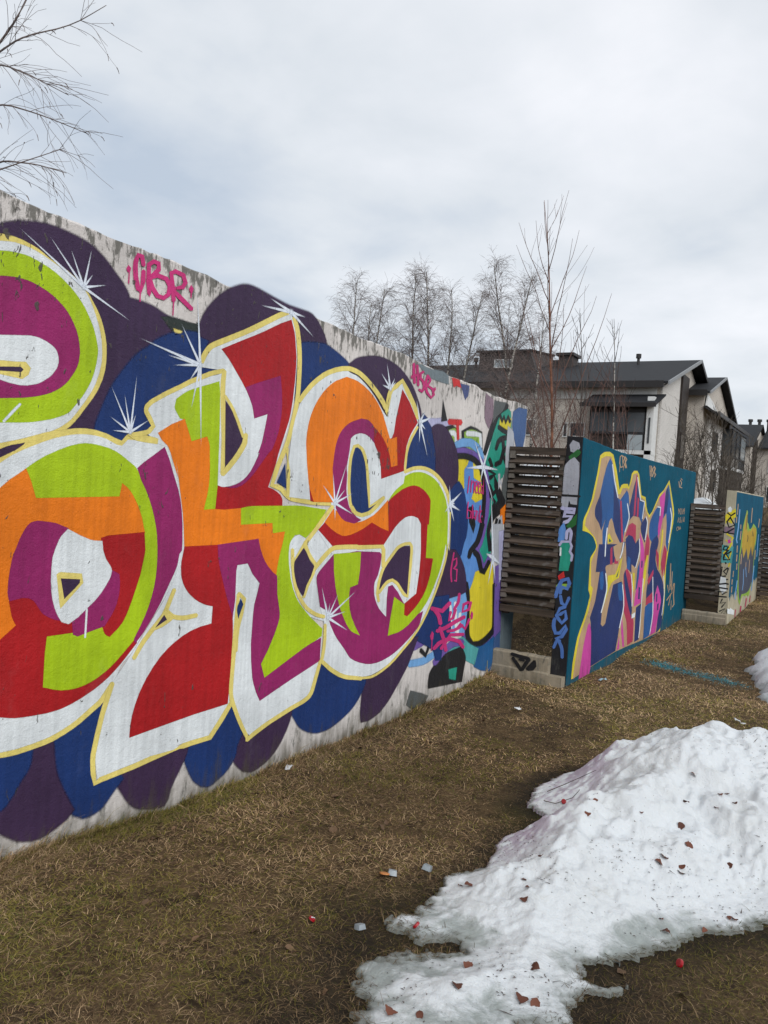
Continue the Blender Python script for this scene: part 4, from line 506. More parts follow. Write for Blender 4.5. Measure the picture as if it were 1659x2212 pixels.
W3 = [
('mural','lime2','P',[15186,1498,15371,1462,15419,1276,15578,1250,15817,1148,16047,1144,16254,1177,16446,1238,16787,1194,17086,1136,17216,1053,17178,855,17066,753,17144,323,16988,201,16940,20,16748,36,16759,-109,16525,-139,16252,-76,16045,-94,15684,-36,15398,-70,15217,-173,14990,-79,14680,137,14572,606,14596,751,14814,1231]),
('mural','gold','P',[15216,1457,15365,1397,15422,1168,15647,1079,15770,1137,15968,1096,16434,1174,17058,1123,17116,1016,17080,899,16688,599,16345,820,16022,558,15622,812,15265,647,14911,833,14828,925,14847,1110]),
('mural','dkblue','P',[14866,866,15233,649,15631,799,15999,559,16345,820,16688,599,17003,834,17063,295,17024,157,16855,53,16685,-6,16558,-26,16306,-33,15998,-28,15346,7,15219,-101,14974,20,14784,236,14664,546,14691,698]),
('mural','black','S',[15303,1412,15265,1409,15253,1160,15291,1156,15329,1158,15341,1408]),
('mural','black','S',[15612,1046,15580,1043,15665,993,15604,935,15640,929,15683,930,15755,990,15658,1042]),
('mural','black','S',[16378,1006,16424,1008,16437,1092,16581,1004,16633,999,16669,1002,16429,1103,16336,1012]),
('mural','tan','S',[13870,1594,13823,1589,13841,1427,13889,1422,13936,1426,13919,1589]),
('mural','tan','S',[13829,1388,13781,1384,13776,1298,13823,1292,13871,1296,13876,1383]),
('mural','tan','S',[14461,1254,14411,1250,14434,1188,14487,1182,14538,1185,14514,1248]),
('mural','tan','S',[14566,1144,14512,1141,14480,1006,14531,999,14584,1002,14617,1138]),
('mural','tan','S',[16047,1535,15984,1530,15983,1270,16046,1263,16109,1267,16110,1529]),
('mural','tan','S',[17541,1322,17477,1318,17405,1157,17464,1151,17528,1154,17601,1316]),
('mural','tan','S',[14206,914,14149,911,14173,804,14232,796,14290,798,14266,906]),
('mural','tan','S',[14261,762,14194,759,14186,659,14253,649,14321,651,14328,751]),
('mural','tan','S',[14348,611,14281,609,14294,519,14363,507,14431,509,14418,600]),
('mural','tan','S',[14904,741,14850,739,14862,576,14917,567,14972,568,14959,733]),
('mural','tan','S',[13952,512,13904,511,13898,424,13946,415,13995,416,14001,503]),
('mural','tan','S',[13886,386,13830,385,13826,309,13882,299,13939,299,13942,375]),
('mural','tan','S',[13920,263,13863,262,13858,176,13914,165,13971,164,13976,252]),
('mural','tan','S',[16298,572,16250,571,16254,330,16302,323,16351,323,16347,565]),
('mural','tan','S',[15698,555,15653,554,15678,443,15725,436,15770,436,15744,548]),
('mural','tan','S',[17230,711,17158,709,17165,536,17237,526,17310,527,17303,702]),
('mural','lblue','S',[14153,1509,14087,1503,14080,1229,13947,1022,14083,961,14160,954,14210,960,14091,1018,14227,1224,14220,1502]),
('mural','lblue','S',[14572,311,14517,311,14427,159,14437,10,14489,0,14541,-1,14543,148,14622,301]),
('mural','lblue','S',[17213,405,17140,404,16997,-63,17066,-76,17139,-77,17284,394]),
('mural','lblue','S',[17589,1008,17526,1006,17539,571,17602,562,17664,563,17651,1002]),
('mural','lblue','S',[15401,451,15369,450,15494,188,15422,73,15454,67,15491,66,15571,181,15437,445]),
('mural','lblue','S',[15702,468,15671,467,15912,278,15952,273,15984,274,15741,463]),
('mural','red3','P',[14609,-185,14728,-198,14700,-328,14582,-314]),
('mural','red3','P',[15332,-196,15558,-232,15519,-325,15302,-301]),
('mural','red3','P',[16186,-139,16371,-163,16256,-318,16079,-299]),
('mural','red3','P',[16892,-160,17022,-172,16986,-288,16804,-283]),
('mural','white','P',[13550,-55,13864,-105,13936,-85,14278,-155,14476,-187,14474,-256,13598,-135]),
]
E3 = [
('end','yellow2','P',[1291,1441,1404,1513,1414,1386,1376,1362,1363,1275,1301,1313,1274,1268,1265,1396]),
('end','white','P',[1296,1516,1323,1545,1350,1509,1339,1460,1300,1463]),
('end','mauve','P',[1267,1225,1407,1215,1408,1130,1265,1128]),
('end','teal2','P',[1254,934,1414,917,1408,660,1255,654]),
('end','black','S',[1287,1444,1287,1435,1344,1394,1403,1443,1403,1453,1395,1455,1343,1411,1295,1447]),
('end','black','S',[1343,1385,1334,1385,1284,1302,1325,1211,1416,1256,1348,1364,1339,1364,1336,1355,1401,1260,1330,1227,1299,1301,1346,1376]),
('end','black','S',[1295,1128,1303,1125,1402,1197,1402,1207,1394,1210,1295,1137]),
('end','black','S',[1255,1133,1259,1127,1408,1113,1413,1119,1409,1125,1260,1139]),
('end','yellow2','S',[1300,1114,1301,1102,1389,1052,1344,985,1309,1021,1298,1018,1297,1006,1347,964,1408,1057,1310,1119]),
('end','yellow2','S',[1387,985,1376,981,1356,922,1343,895,1329,876,1268,807,1368,698,1394,838,1386,847,1376,841,1362,719,1288,807,1343,861,1360,884,1374,913,1393,975]),
('end','black','S',[1325,919,1319,926,1275,921,1263,855,1318,846,1347,906,1343,915,1334,913,1311,861,1276,865,1286,908,1320,911]),
('end','black','S',[1348,862,1338,862,1297,808,1282,779,1277,739,1280,693,1383,706,1328,788,1389,832,1390,843,1380,846,1311,791,1367,713,1292,708,1294,738,1299,773,1312,797,1350,851]),
('end','pink2','P',[1323,1015,1361,1029,1370,977,1336,968]),
('end','black','P',[1309,660,1323,667,1332,646,1319,634]),
('end','black','P',[1263,585,1274,592,1282,571,1269,561]),
('end','black','S',[1272,559,1266,554,1258,451,1264,445,1271,450,1278,553]),
('end','black','S',[1359,583,1350,584,1292,519,1345,462,1372,568,1367,575,1358,571,1341,478,1307,519,1360,573]),
('end','yellow2','S',[1380,662,1372,658,1361,603,1367,596,1375,600,1386,655]),
('end','black','S',[1251,427,1258,421,1336,440,1340,449,1333,455,1255,436]),
('end','black','S',[1246,361,1253,356,1369,391,1373,399,1366,404,1250,369]),
('end','white','P',[1266,429,1337,416,1361,225,1306,165,1266,239,1258,266,1256,295]),
('end','black','S',[1250,308,1256,302,1343,322,1382,317,1389,324,1384,332,1343,339,1254,317]),
('end','black','S',[1244,255,1249,247,1378,241,1384,249,1379,257,1250,262]),
('end','black','S',[1238,189,1244,181,1365,192,1303,161,1301,151,1310,147,1381,197,1244,197]),
('end','black','S',[1244,114,1249,106,1369,111,1374,119,1369,126,1249,122]),
('end','black','S',[1314,84,1306,81,1282,6,1359,28,1306,-47,1309,-55,1317,-54,1371,36,1292,16,1318,77]),
('end','black','S',[1282,-121,1290,-124,1357,-71,1295,-175,1360,-158,1363,-150,1357,-145,1306,-166,1367,-60,1283,-113]),
('end','black','S',[1245,-130,1242,-138,1277,-199,1285,-199,1287,-191,1253,-131]),
('end','black','S',[1310,-235,1317,-240,1365,-222,1368,-214,1362,-209,1313,-227]),
]
P1 = [
('mark','black','S',[194,-4,201,-18,290,-31,379,-37,391,-26,384,-13,296,-4,207,6]),
('mark','black','S',[213,-37,209,-52,260,-110,297,-156,313,-156,318,-141,283,-92,228,-35]),
('mark','black','S',[316,-152,333,-147,367,-85,398,-35,393,-19,375,-22,340,-72,308,-137]),
('mark','black','S',[368,-137,386,-135,453,-49,449,-32,431,-34,364,-120]),
('mark','black','S',[280,-45,284,-53,331,-59,339,-52,335,-43,288,-37]),
('mark','black','P',[382,-100,451,-35,459,-87,430,-127,385,-139]),
]
# ================================================================= object helpers
def link(o, parent=None):
    COL.objects.link(o)
    if parent is not None: o.parent = parent
    return o
def tag(o, label=None, cat=None, group=None, kind=None):
    if label: o['label'] = label
    if cat: o['category'] = cat
    if group: o['group'] = group
    if kind: o['kind'] = kind
    return o
def empty(name, loc=(0, 0, 0)):
    o = bpy.data.objects.new(name, None); o.location = loc; o.empty_display_size = .1
    return link(o)
def mesh_obj(name, verts, faces, mats, parent=None, idx=None, uvs=None, smooth=False, loc=None):
    me = bpy.data.meshes.new(name)
    me.from_pydata([tuple(v) for v in verts], [], [tuple(f) for f in faces])
    for m in (mats if isinstance(mats, (list, tuple)) else [mats]): me.materials.append(m)
    if idx is not None: me.polygons.foreach_set('material_index', np.asarray(idx, np.int32))
    if uvs is not None:
        l = me.uv_layers.new(name='uv'); vi = np.empty(len(me.loops), np.int32); me.loops.foreach_get('vertex_index', vi)
        l.data.foreach_set('uv', np.asarray(uvs, np.float32)[vi].ravel())
    if smooth: me.polygons.foreach_set('use_smooth', np.ones(len(me.polygons), bool))
    me.update()
    o = bpy.data.objects.new(name, me)
    if loc is not None: o.location = loc
    return link(o, parent)
def np_mesh(name, V, Fq, mats, parent=None, smooth=False, colors=None):
    """V (n,3); Fq (m,k) all faces of k corners"""
    me = bpy.data.meshes.new(name); V = np.asarray(V, np.float32); Fq = np.asarray(Fq, np.int32); k = Fq.shape[1]
    me.vertices.add(len(V)); me.vertices.foreach_set('co', V.ravel())
    me.loops.add(Fq.size); me.loops.foreach_set('vertex_index', Fq.ravel())
    me.polygons.add(len(Fq)); me.polygons.foreach_set('loop_start', np.arange(0, Fq.size, k, dtype=np.int32))
    if smooth: me.polygons.foreach_set('use_smooth', np.ones(len(Fq), bool))
    for m in (mats if isinstance(mats, (list, tuple)) else [mats]): me.materials.append(m)
    if colors is not None:
        a = me.color_attributes.new('tint', 'FLOAT_COLOR', 'POINT')
        a.data.foreach_set('color', np.concatenate([colors, np.ones((len(colors), 1))], 1).astype(np.float32).ravel())
    me.update(calc_edges=True); me.validate()
    o = bpy.data.objects.new(name, me)
    return link(o, parent)
BOXF = [(0, 3, 2, 1), (4, 5, 6, 7), (0, 1, 5, 4), (1, 2, 6, 5), (2, 3, 7, 6), (3, 0, 4, 7)]
class MB:
    """collects boxes, prisms and tubes into one mesh"""
    def __init__(s): s.v = []; s.f = []
    def box(s, x0, x1, y0, y1, z0, z1):
        b = len(s.v)
        s.v += [(x0, y0, z0), (x1, y0, z0), (x1, y1, z0), (x0, y1, z0), (x0, y0, z1), (x1, y0, z1), (x1, y1, z1), (x0, y1, z1)]
        s.f += [tuple(b + i for i in q) for q in BOXF]; return s
    def hexa(s, pts):
        b = len(s.v); s.v += [tuple(p) for p in pts]; s.f += [tuple(b + i for i in q) for q in BOXF]; return s
    def tube(s, pts, r0, r1=None, n=6):
        r1 = r0 if r1 is None else r1
        V, F = tubes([(np.array(pts, float), r0, r1)], n)
        b = len(s.v); s.v += [tuple(p) for p in V]; s.f += [tuple(b + i for i in q) for q in F]; return s
    def build(s, name, mat, parent=None, smooth=False): return mesh_obj(name, s.v, s.f, mat, parent, smooth=smooth)
def tubes(lines, n=3):
    """lines: (points (k,3), r0, r1) -> vertex and quad arrays"""
    VV, FF, base = [], [], 0
    ang = np.linspace(0, 2 * math.pi, n, endpoint=False)
    ca, sa = np.cos(ang), np.sin(ang)
    for pts, r0, r1 in lines:
        pts = np.asarray(pts, float); k = len(pts)
        d = np.gradient(pts, axis=0); d /= np.linalg.norm(d, axis=1)[:, None] + 1e-9
        ref = np.where(np.abs(d[:, 2:3]) > .9, np.array([[1., 0, 0]]), np.array([[0, 0, 1.]]))
        a = np.cross(d, ref); a /= np.linalg.norm(a, axis=1)[:, None] + 1e-9
        b = np.cross(d, a)
        r = np.linspace(r0, r1, k)[:, None, None]
        VV.append((pts[:, None, :] + r * (a[:, None, :] * ca[None, :, None] + b[:, None, :] * sa[None, :, None])).reshape(-1, 3))
        i = np.arange(k - 1)[:, None] * n; j = np.arange(n)[None, :]; j2 = (j + 1) % n
        FF.append((base + np.stack([i + j, i + j2, i + n + j2, i + n + j], -1)).reshape(-1, 4))
        base += k * n
    return np.concatenate(VV), np.concatenate(FF)

# ================================================================= materials
def mat(name):
    m = bpy.data.materials.new(name); m.use_nodes = True
    return m, NT(m.node_tree)
def finish(t, color, rough=.7, spec=.3, normal=None, alpha=None, **kw):
    b = t.n('BsdfPrincipled'); t.put(b, 'Base Color', color); t.put(b, 'Roughness', rough); t.put(b, 'Specular IOR Level', spec)
    if normal is not None: t.put(b, 'Normal', normal)
    if alpha is not None: t.put(b, 'Alpha', alpha)
    for k, v in kw.items(): t.put(b, k.replace('_', ' '), v)
    t.n('OutputMaterial', b); return b
def simple(name, col, rough=.7, spec=.3, var=.25, scale=6., bump=.2, bscale=40., stretch=None, metallic=0.):
    m, t = mat(name); tc = t.n('TexCoord').outputs['Object']
    v = t.vmul(tc, stretch) if stretch else tc
    n1 = t.noise(v, scale, 5, .6); n2 = t.noise(v, bscale, 3)
    f = t.ramp(n1.outputs[0], .3, .7, 1 - var, 1 + var)
    c = t.n('VectorMath', col, f, _operation='SCALE'); t.put(c, 'Scale', f.outputs[0])
    bp = t.n('Bump', Strength=bump, Distance=.01, Height=n2.outputs[0])
    finish(t, c, rough, spec, bp, Metallic=metallic); return m

# shared relief of the plastered concrete, in metres along the wall / up the wall
def relief(t, chips=1.):
    uv = t.n('UVMap', _uv_map='uv').outputs[0]
    a = t.noise(uv, 26, 5, .62, .4); b = t.noise(uv, 120, 3, .6)
    st = t.noise(t.vmul(uv, (30, 1.6, 1)), 1, 3)
    pit = t.noise(t.vmul(uv, (9, 9, 1)), 1, 2, .4)
    h = t.math('ADD', t.math('MULTIPLY', a.outputs[0], .6), t.math('ADD', t.math('MULTIPLY', b.outputs[0], .28), t.math('MULTIPLY', st.outputs[0], .14)))
    ch = t.noise(t.vmul(uv, (34, 13, 1)), 1, 3, .55, .8)
    low = t.noise(uv, 1.7, 3, .6)
    thr = t.math('SUBTRACT', ch.outputs[0], t.math('MULTIPLY', t.math('SUBTRACT', .62, low.outputs[0]), .45))
    up = t.ramp(t.n('SeparateXYZ', uv).outputs[1], 1.2, 2.6, -.02, .035)
    chip = t.ramp(t.math('ADD', thr, up), .645, .685, 0., .92 * chips)
    h2 = t.math('SUBTRACT', h, t.math('MULTIPLY', chip, .5))
    bp = t.n('Bump', Strength=.6, Distance=.013, Height=h2)
    var = t.math('ADD', t.ramp(t.noise(uv, 2.6, 4, .6).outputs[0], .3, .7, -.13, .10), t.ramp(st.outputs[0], .3, .7, -.09, .07))
    return uv, bp, chip, t.math('ADD', var, 1.)
def paint(name, col, rough=.5, chips=1.):
    m, t = mat('paint_' + name)
    uv, bp, chip, var = relief(t, chips)
    c = t.n('VectorMath', col, None, _operation='SCALE'); t.put(c, 'Scale', var)
    # thin spots where an older coat shows, mud splashed up from the ground
    thin = t.ramp(t.noise(t.vmul(uv, (5, 2.2, 1)), 1, 5, .65).outputs[0], .58, .72, 0., .16)
    c1 = t.mix(thin, c.outputs[0], tuple(.55 * k + .10 for k in col))
    s = t.n('SeparateXYZ', uv)
    d = t.math('ADD', s.outputs[1], t.math('MULTIPLY', t.math('SUBTRACT', t.noise(t.vmul(uv, (16, 3, 1)), 1, 5, .65).outputs[0], .5), .75))
    c1 = t.mix(t.ramp(d, -.16, .10, .8, 0.), c1, (.060, .052, .034))
    c2 = t.mix(chip, c1, (.07, .062, .055))
    cov = t.n('VertexColor', _layer_name='cov').outputs[0]
    grain = t.math('MULTIPLY', t.math('SUBTRACT', t.noise(uv, 240, 2, .6).outputs[0], .5), .9)
    al = t.ramp(t.math('ADD', cov, t.math('MULTIPLY', grain, t.math('SUBTRACT', 1., cov))), .08, .75, 0., 1.)
    finish(t, c2, rough, .28, bp, al); return m
def concrete(name, col, top, stain=1., dirt=1.):
    m, t = mat(name)
    uv, bp, chip, var = relief(t, .8)
    s = t.n('SeparateXYZ', uv)
    c = t.n('VectorMath', col, None, _operation='SCALE'); t.put(c, 'Scale', var)
    # weathering streaks running down from the top edge
    n = t.noise(t.vmul(uv, (24, 6.5, 1)), 1, 7, .72, .25); br = t.noise(uv, 1.9, 3)
    hgt = t.ramp(s.outputs[1], top - .60, top + .04, 0., 1.)
    mk = t.math('ADD', n.outputs[0], t.math('MULTIPLY', t.math('SUBTRACT', hgt, .75), .34))
    mk = t.math('ADD', mk, t.math('MULTIPLY', t.math('SUBTRACT', br.outputs[0], .5), .25))
    st = t.ramp(mk, .53, .63, 0., .85 * stain)
    c2 = t.mix(st, c.outputs[0], (.10, .098, .085))
    # splashed soil and algae along the foot
    d = t.math('ADD', s.outputs[1], t.math('MULTIPLY', t.math('SUBTRACT', t.noise(t.vmul(uv, (14, 4, 1)), 1, 4).outputs[0], .5), .5))
    dm = t.ramp(d, -.16, .15, .9 * dirt, 0.)
    c3 = t.mix(dm, c2, (.085, .076, .050))
    bl = t.noise(t.vmul(uv, (11, 3.5, 1)), 1, 6, .7); c3 = t.mix(t.math('MULTIPLY', t.ramp(bl.outputs[0], .52, .64, 0., .75), t.ramp(s.outputs[1], .05, .42, dirt, 0.)), c3, (.11, .112, .098))
    c4 = t.mix(chip, c3, (.09, .085, .08))
    finish(t, c4, .85, .1, bp); return m
PAL = dict(white=(.68, .72, .735), yellow=(.72, .60, .17), lime=(.36, .52, .008), orange=(.78, .19, .008), red=(.37, .009, .012), magenta=(.27, .016, .115),
    purple=(.042, .021, .058), blue=(.009, .032, .135), pale=(.70, .76, .84), pink=(.52, .03, .17), black=(.014, .014, .016), dkgreen=(.025, .034, .03), lavender=(.42, .42, .62),
    lime2=(.25, .42, .05), lblue=(.16, .36, .66), red2=(.55, .03, .03), grey=(.16, .20, .22), grey3=(.42, .44, .48), navy=(.06, .08, .2), blue3=(.10, .25, .58), yellow2=(.66, .55, .03),
    teal=(.02, .28, .20), teal2=(.08, .34, .34), teal3=(.006, .085, .115), purple2=(.15, .09, .34), bluedeep=(.015, .10, .27), dkgrey=(.09, .10, .10), blue4=(.05, .105, .25), tan=(.45, .295, .17),
    blue5=(.012, .088, .28), navy2=(.011, .028, .13), red3=(.40, .03, .085), pink2=(.55, .055, .32), silver=(.36, .37, .42), green=(.02, .12, .03), blue6=(.08, .18, .50), gold=(.47, .31, .03),
    dkblue=(.055, .065, .10), mauve=(.22, .15, .19))
PAINT = {k: paint(k, v, .55 if k not in ('white',) else .6) for k, v in PAL.items()}
def slat_wood():
    m, t = mat('weathered_slat_wood'); tc = t.n('TexCoord').outputs['Object']; oi = t.n('ObjectInfo').outputs['Random']
    v = t.n('VectorMath', t.vmul(tc, (2.2, 40, 40)), t.n('CombineXYZ', t.math('MULTIPLY', oi, 30.), 0., 0.), _operation='ADD')
    g = t.noise(v, 1, 5, .65); bl = t.noise(tc, 9, 3)
    k = t.math('MULTIPLY', t.ramp(g.outputs[0], .3, .7, .55, 1.35), t.math('ADD', .65, t.math('MULTIPLY', oi, .7)))
    c = t.n('VectorMath', (.068, .051, .040), None, _operation='SCALE'); t.put(c, 'Scale', k)
    c2 = t.mix(t.ramp(bl.outputs[0], .58, .72, 0., .5), c.outputs[0], (.13, .125, .12))
    finish(t, c2, .78, .25, t.n('Bump', Strength=.6, Distance=.004, Height=g.outputs[0])); return m
M = dict(
    wall=concrete('whitewashed_concrete', (.60, .565, .54), 2.72), wall_end=concrete('black_painted_concrete', (.022, .022, .026), 9., .0, .6),
    wall_teal=concrete('teal_painted_concrete', (.004, .080, .130), 9., .0, .55), wall_teal2=concrete('blue_teal_painted_concrete', (.008, .085, .15), 9., .0, .0),
    wall_pale=concrete('pale_end_concrete', (.42, .38, .28), 9., .0, .4), plinth=concrete('plinth_concrete', (.29, .25, .19), .45, .9, 1.),
    slat=slat_wood(), slat_end=simple('weathered_spacer_wood', (.13, .115, .10), .8, .2, .3, 8.),
    roof=simple('dark_metal_roofing', (.020, .021, .024), .75, .25, .12, 2., .1), fascia=simple('dark_fascia', (.020, .018, .018), .5, .4, .1), verge=simple('grey_verge', (.24, .25, .26), .6, .3, .06), trim=simple('white_trim', (.62, .63, .62), .6, .3, .06),
    panel=simple('dark_brown_panel', (.032, .025, .022), .6, .3, .15), shed=simple('dark_roof_cladding', (.055, .047, .045), .7, .3, .15),
    bark_red=simple('red_brown_bark', (.17, .075, .045), .8, .2, .4, 14., .5), twig_red=simple('reddish_twigs', (.14, .082, .068), .85, .15, .25),
    twig=simple('grey_brown_twigs', (.085, .066, .060), .85, .15, .25), birch_twig=simple('birch_twigs', (.17, .138, .130), .85, .15, .25), bush=simple('bush_twigs', (.10, .085, .07), .85, .15, .25),
    red_cap=simple('red_plastic', (.30, .004, .010), .3, .5, .05), white_bit=simple('white_litter', (.62, .63, .64), .6, .3, .1), orange_bit=simple('orange_plastic', (.50, .20, .06), .5, .4, .1), blue_bit=simple('pale_blue_wrapper', (.36, .55, .62), .4, .4, .1),
    rail=simple('dark_railing', (.018, .018, .02), .5, .4, .1), furniture=simple('pale_plastic', (.6, .6, .58), .6, .3, .05))
def birch_bark():
    m, t = mat('birch_bark'); tc = t.n('TexCoord').outputs['Object']
    a = t.noise(t.vmul(tc, (1, 1, 3.2)), 4., 4, .7); f = t.ramp(a.outputs[0], .42, .58)
    c = t.mix(f, (.045, .04, .04), (.42, .40, .36)); finish(t, c, .8, .2); return m
M['birch'] = birch_bark()
def brick_mat(name, col, mortar):
    m, t = mat(name); tc = t.n('TexCoord').outputs['Object']; s = t.n('SeparateXYZ', tc)
    u = t.math('ADD', s.outputs[0], s.outputs[1]); v = t.n('CombineXYZ', u, s.outputs[2], 0.)
    b = t.n('TexBrick', Vector=v, Color1=col, Color2=tuple(k * .9 for k in col), Mortar=mortar, Scale=1., Mortar_Size=.012); b.inputs['Brick Width'].default_value = .27; b.inputs['Row Height'].default_value = .085
    n = t.noise(tc, .7, 4); c = t.mix(t.ramp(n.outputs[0], .3, .75, 0., .22), b.outputs[0], tuple(k * .55 for k in col))
    finish(t, c, .8, .2, t.n('Bump', Strength=.3, Distance=.01, Height=b.outputs[1])); return m
M['brick'] = brick_mat('pale_brick', (.63, .575, .505), (.30, .28, .26))
M['brick2'] = brick_mat('white_brick', (.70, .675, .64), (.40, .39, .37))
def glass_mat(name, col, rough=.08):
    m, t = mat(name); finish(t, col, rough, .6); return m
M['glass'] = glass_mat('dark_window_glass', (.028, .032, .036)); M['glass2'] = glass_mat('balcony_glass', (.055, .064, .072), .12); M['glass3'] = glass_mat('bright_balcony_glass', (.30, .34, .36), .15)
def clear_plastic():
    m, t = mat('clear_plastic'); b = t.n('BsdfPrincipled'); t.put(b, 'Base Color', (.50, .56, .60)); t.put(b, 'Roughness', .35); t.put(b, 'Transmission Weight', .55); t.n('OutputMaterial', b); return m
M['clear'] = clear_plastic()
def tint_mat(name, rough=.85, spec=.15):
    m, t = mat(name); a = t.n('VertexColor', _layer_name='tint'); finish(t, a.outputs[0], rough, spec); return m
M['blade'] = tint_mat('dry_grass_blades')
def leaf_mat(name, col):
    m, t = mat(name); oi = t.n('ObjectInfo'); tc = t.n('TexCoord').outputs['Object']
    n = t.noise(tc, 60, 3); k = t.math('ADD', t.math('MULTIPLY', oi.outputs['Random'], .7), t.ramp(n.outputs[0], .3, .7, .4, .9))
    c = t.n('VectorMath', col, None, _operation='SCALE'); t.put(c, 'Scale', k.outputs[0]); finish(t, c, .7, .25); return m
M['leaf_snow'] = leaf_mat('wet_brown_leaf', (.115, .042, .026)); M['leaf_ground'] = leaf_mat('dry_leaf', (.125, .075, .042))
def ground_mat():
    m, t = mat('dead_lawn'); tc = t.n('TexCoord').outputs['Object']
    a = t.noise(tc, 1.1, 5, .6); b = t.noise(tc, 9, 5, .65); c = t.noise(tc, 55, 4, .7); g = t.noise(tc, .8, 4, .6, .5)
    c1 = t.mix(t.ramp(b.outputs[0], .3, .7), (.034, .022, .012), (.12, .078, .040))
    c2 = t.mix(t.ramp(c.outputs[0], .45, .75, 0., .75), c1, (.24, .17, .09))
    c3 = t.mix(t.ramp(g.outputs[0], .52, .68, 0., .6), c2, (.070, .066, .014))
    c4 = t.mix(t.ramp(a.outputs[0], .30, .42, .6, 0.), c3, (.022, .017, .014))
    c4 = t.mix(t.n('SeparateColor', t.n('VertexColor', _layer_name='tint').outputs[0]).outputs[0], c4, (.020, .017, .013))
    finish(t, c4, .95, .1, t.n('Bump', Strength=.9, Distance=.03, Height=t.math('ADD', b.outputs[0], c.outputs[0]))); return m
M['ground'] = ground_mat()
def snow_mat():
    m, t = mat('old_snow'); tc = t.n('TexCoord').outputs['Object']
    at = t.n('VertexColor', _layer_name='tint'); s = t.n('SeparateColor', at.outputs[0])
    a = t.noise(tc, 3, 5, .6); b = t.noise(tc, 85, 5, .75); d = t.noise(tc, 7, 6, .74, .6)
    c1 = t.mix(t.ramp(a.outputs[0], .35, .75, 0., .25), (.64, .67, .69), (.49, .49, .465))
    c2 = t.mix(t.ramp(d.outputs[0], .56, .72, 0., .45), c1, (.40, .39, .35))
    fl = t.noise(tc, 70, 2, .5); lowf = t.noise(tc, 2.2, 3)
    fm = t.ramp(t.math('ADD', fl.outputs[0], t.math('MULTIPLY', t.math('SUBTRACT', lowf.outputs[0], .5), .22)), .70, .75, 0., .75)
    c2 = t.mix(fm, c2, (.12, .105, .085))
    ice = t.math('ADD', s.outputs[0], t.math('MULTIPLY', t.math('SUBTRACT', d.outputs[0], .5), 1.3))
    c3 = t.mix(t.ramp(ice, .60, 1.05, 0., .90), c2, (.27, .30, .285))
    c3 = t.mix(t.ramp(s.outputs[2], .25, .95, 0., .85), c3, (.13, .135, .115))
    c4 = t.mix(t.math('MULTIPLY', s.outputs[1], t.ramp(a.outputs[0], .2, .6, .4, 1.)), c3, (.44, .35, .46))  # left flank's shade mixed into the snow colour as lavender
    ro = t.ramp(ice, .4, .8, .75, .3)
    hb = t.math('ADD', t.math('MULTIPLY', b.outputs[0], .45), d.outputs[0])
    bs = finish(t, c4, ro, .4, t.n('Bump', Strength=.7, Distance=.025, Height=hb))
    t.put(bs, 'Subsurface Weight', .15); bs.inputs['Subsurface Radius'].default_value = (.02, .025, .03); bs.inputs['Subsurface Scale'].default_value = .6
    return m
M['snow'] = snow_mat()

# ================================================================= ground
def make_ground():
    xs = np.concatenate([np.linspace(-900, -60, 8), np.linspace(-50, -8, 22), np.linspace(-7, 6, 131), np.linspace(7, 50, 14), np.linspace(60, 900, 8)])
    ys = np.concatenate([np.linspace(-900, -30, 7), np.linspace(-20, 0, 11), np.linspace(.5, 20, 196), np.linspace(21, 60, 30), np.linspace(70, 1500, 12)])
    X, Y = np.meshgrid(xs, ys); Z = ground_z(X, Y)
    nx, ny = len(xs), len(ys); i = np.arange(nx - 1)[None, :] + np.arange(ny - 1)[:, None] * nx
    o = np_mesh('ground', np.stack([X, Y, Z], -1).reshape(-1, 3), np.stack([i, i + 1, i + nx + 1, i + nx], -1).reshape(-1, 4), M['ground'], smooth=True, colors=np.stack([wetness(X, Y)] * 3, -1).reshape(-1, 3))
    tag(o, kind='structure')
make_ground()

# ================================================================= walls
rng = np.random.default_rng(7)
def slab(name, m, parent, axis, face, back, a0, a1, height, jitter=.006, depth=.35):
    """concrete slab with a slightly ragged top; axis 'y': runs along y with its painted face at x=face"""
    n = max(2, int(abs(a1 - a0) / .05)); aa = np.linspace(a0, a1, n); V = []; U = []
    base = lambda a: float(-SLOPE * min(a, 9) - .004 * max(a - 9, 0))
    jit = np.convolve(rng.normal(0, 1, n + 6), np.ones(3) / 3, 'same')[3:-3] * jitter
    jit2 = np.convolve(rng.normal(0, 1, n + 6), np.ones(3) / 3, 'same')[3:-3] * jitter
    for a, j, j2 in zip(aa, jit, jit2):
        b = base(a); t = b + height(a)
        ring = [(face, b - depth), (face, b + .9), (face, t - .010 + j * .4), (face - .012 * np.sign(face - back), t + j), (back, t + j2), (back, b - depth)]
        for x, z in ring: V.append((x, a, z)); U.append((a + (x - face), z - b))
    F = []
    for k in range(n - 1):
        for q in range(6):
            p, r = k * 6 + q, k * 6 + (q + 1) % 6; F.append((p, r, r + 6, p + 6))
    F.append(tuple(range(5, -1, -1))); F.append(tuple(range((n - 1) * 6, n * 6)))
    if axis == 'y': F = [tuple(reversed(f)) for f in F]
    return mesh_obj(name, V, F, m, parent, uvs=U)
def decode(ints): return [(ints[i] / 1000., ints[i + 1] / 1000.) for i in range(0, len(ints), 2)]
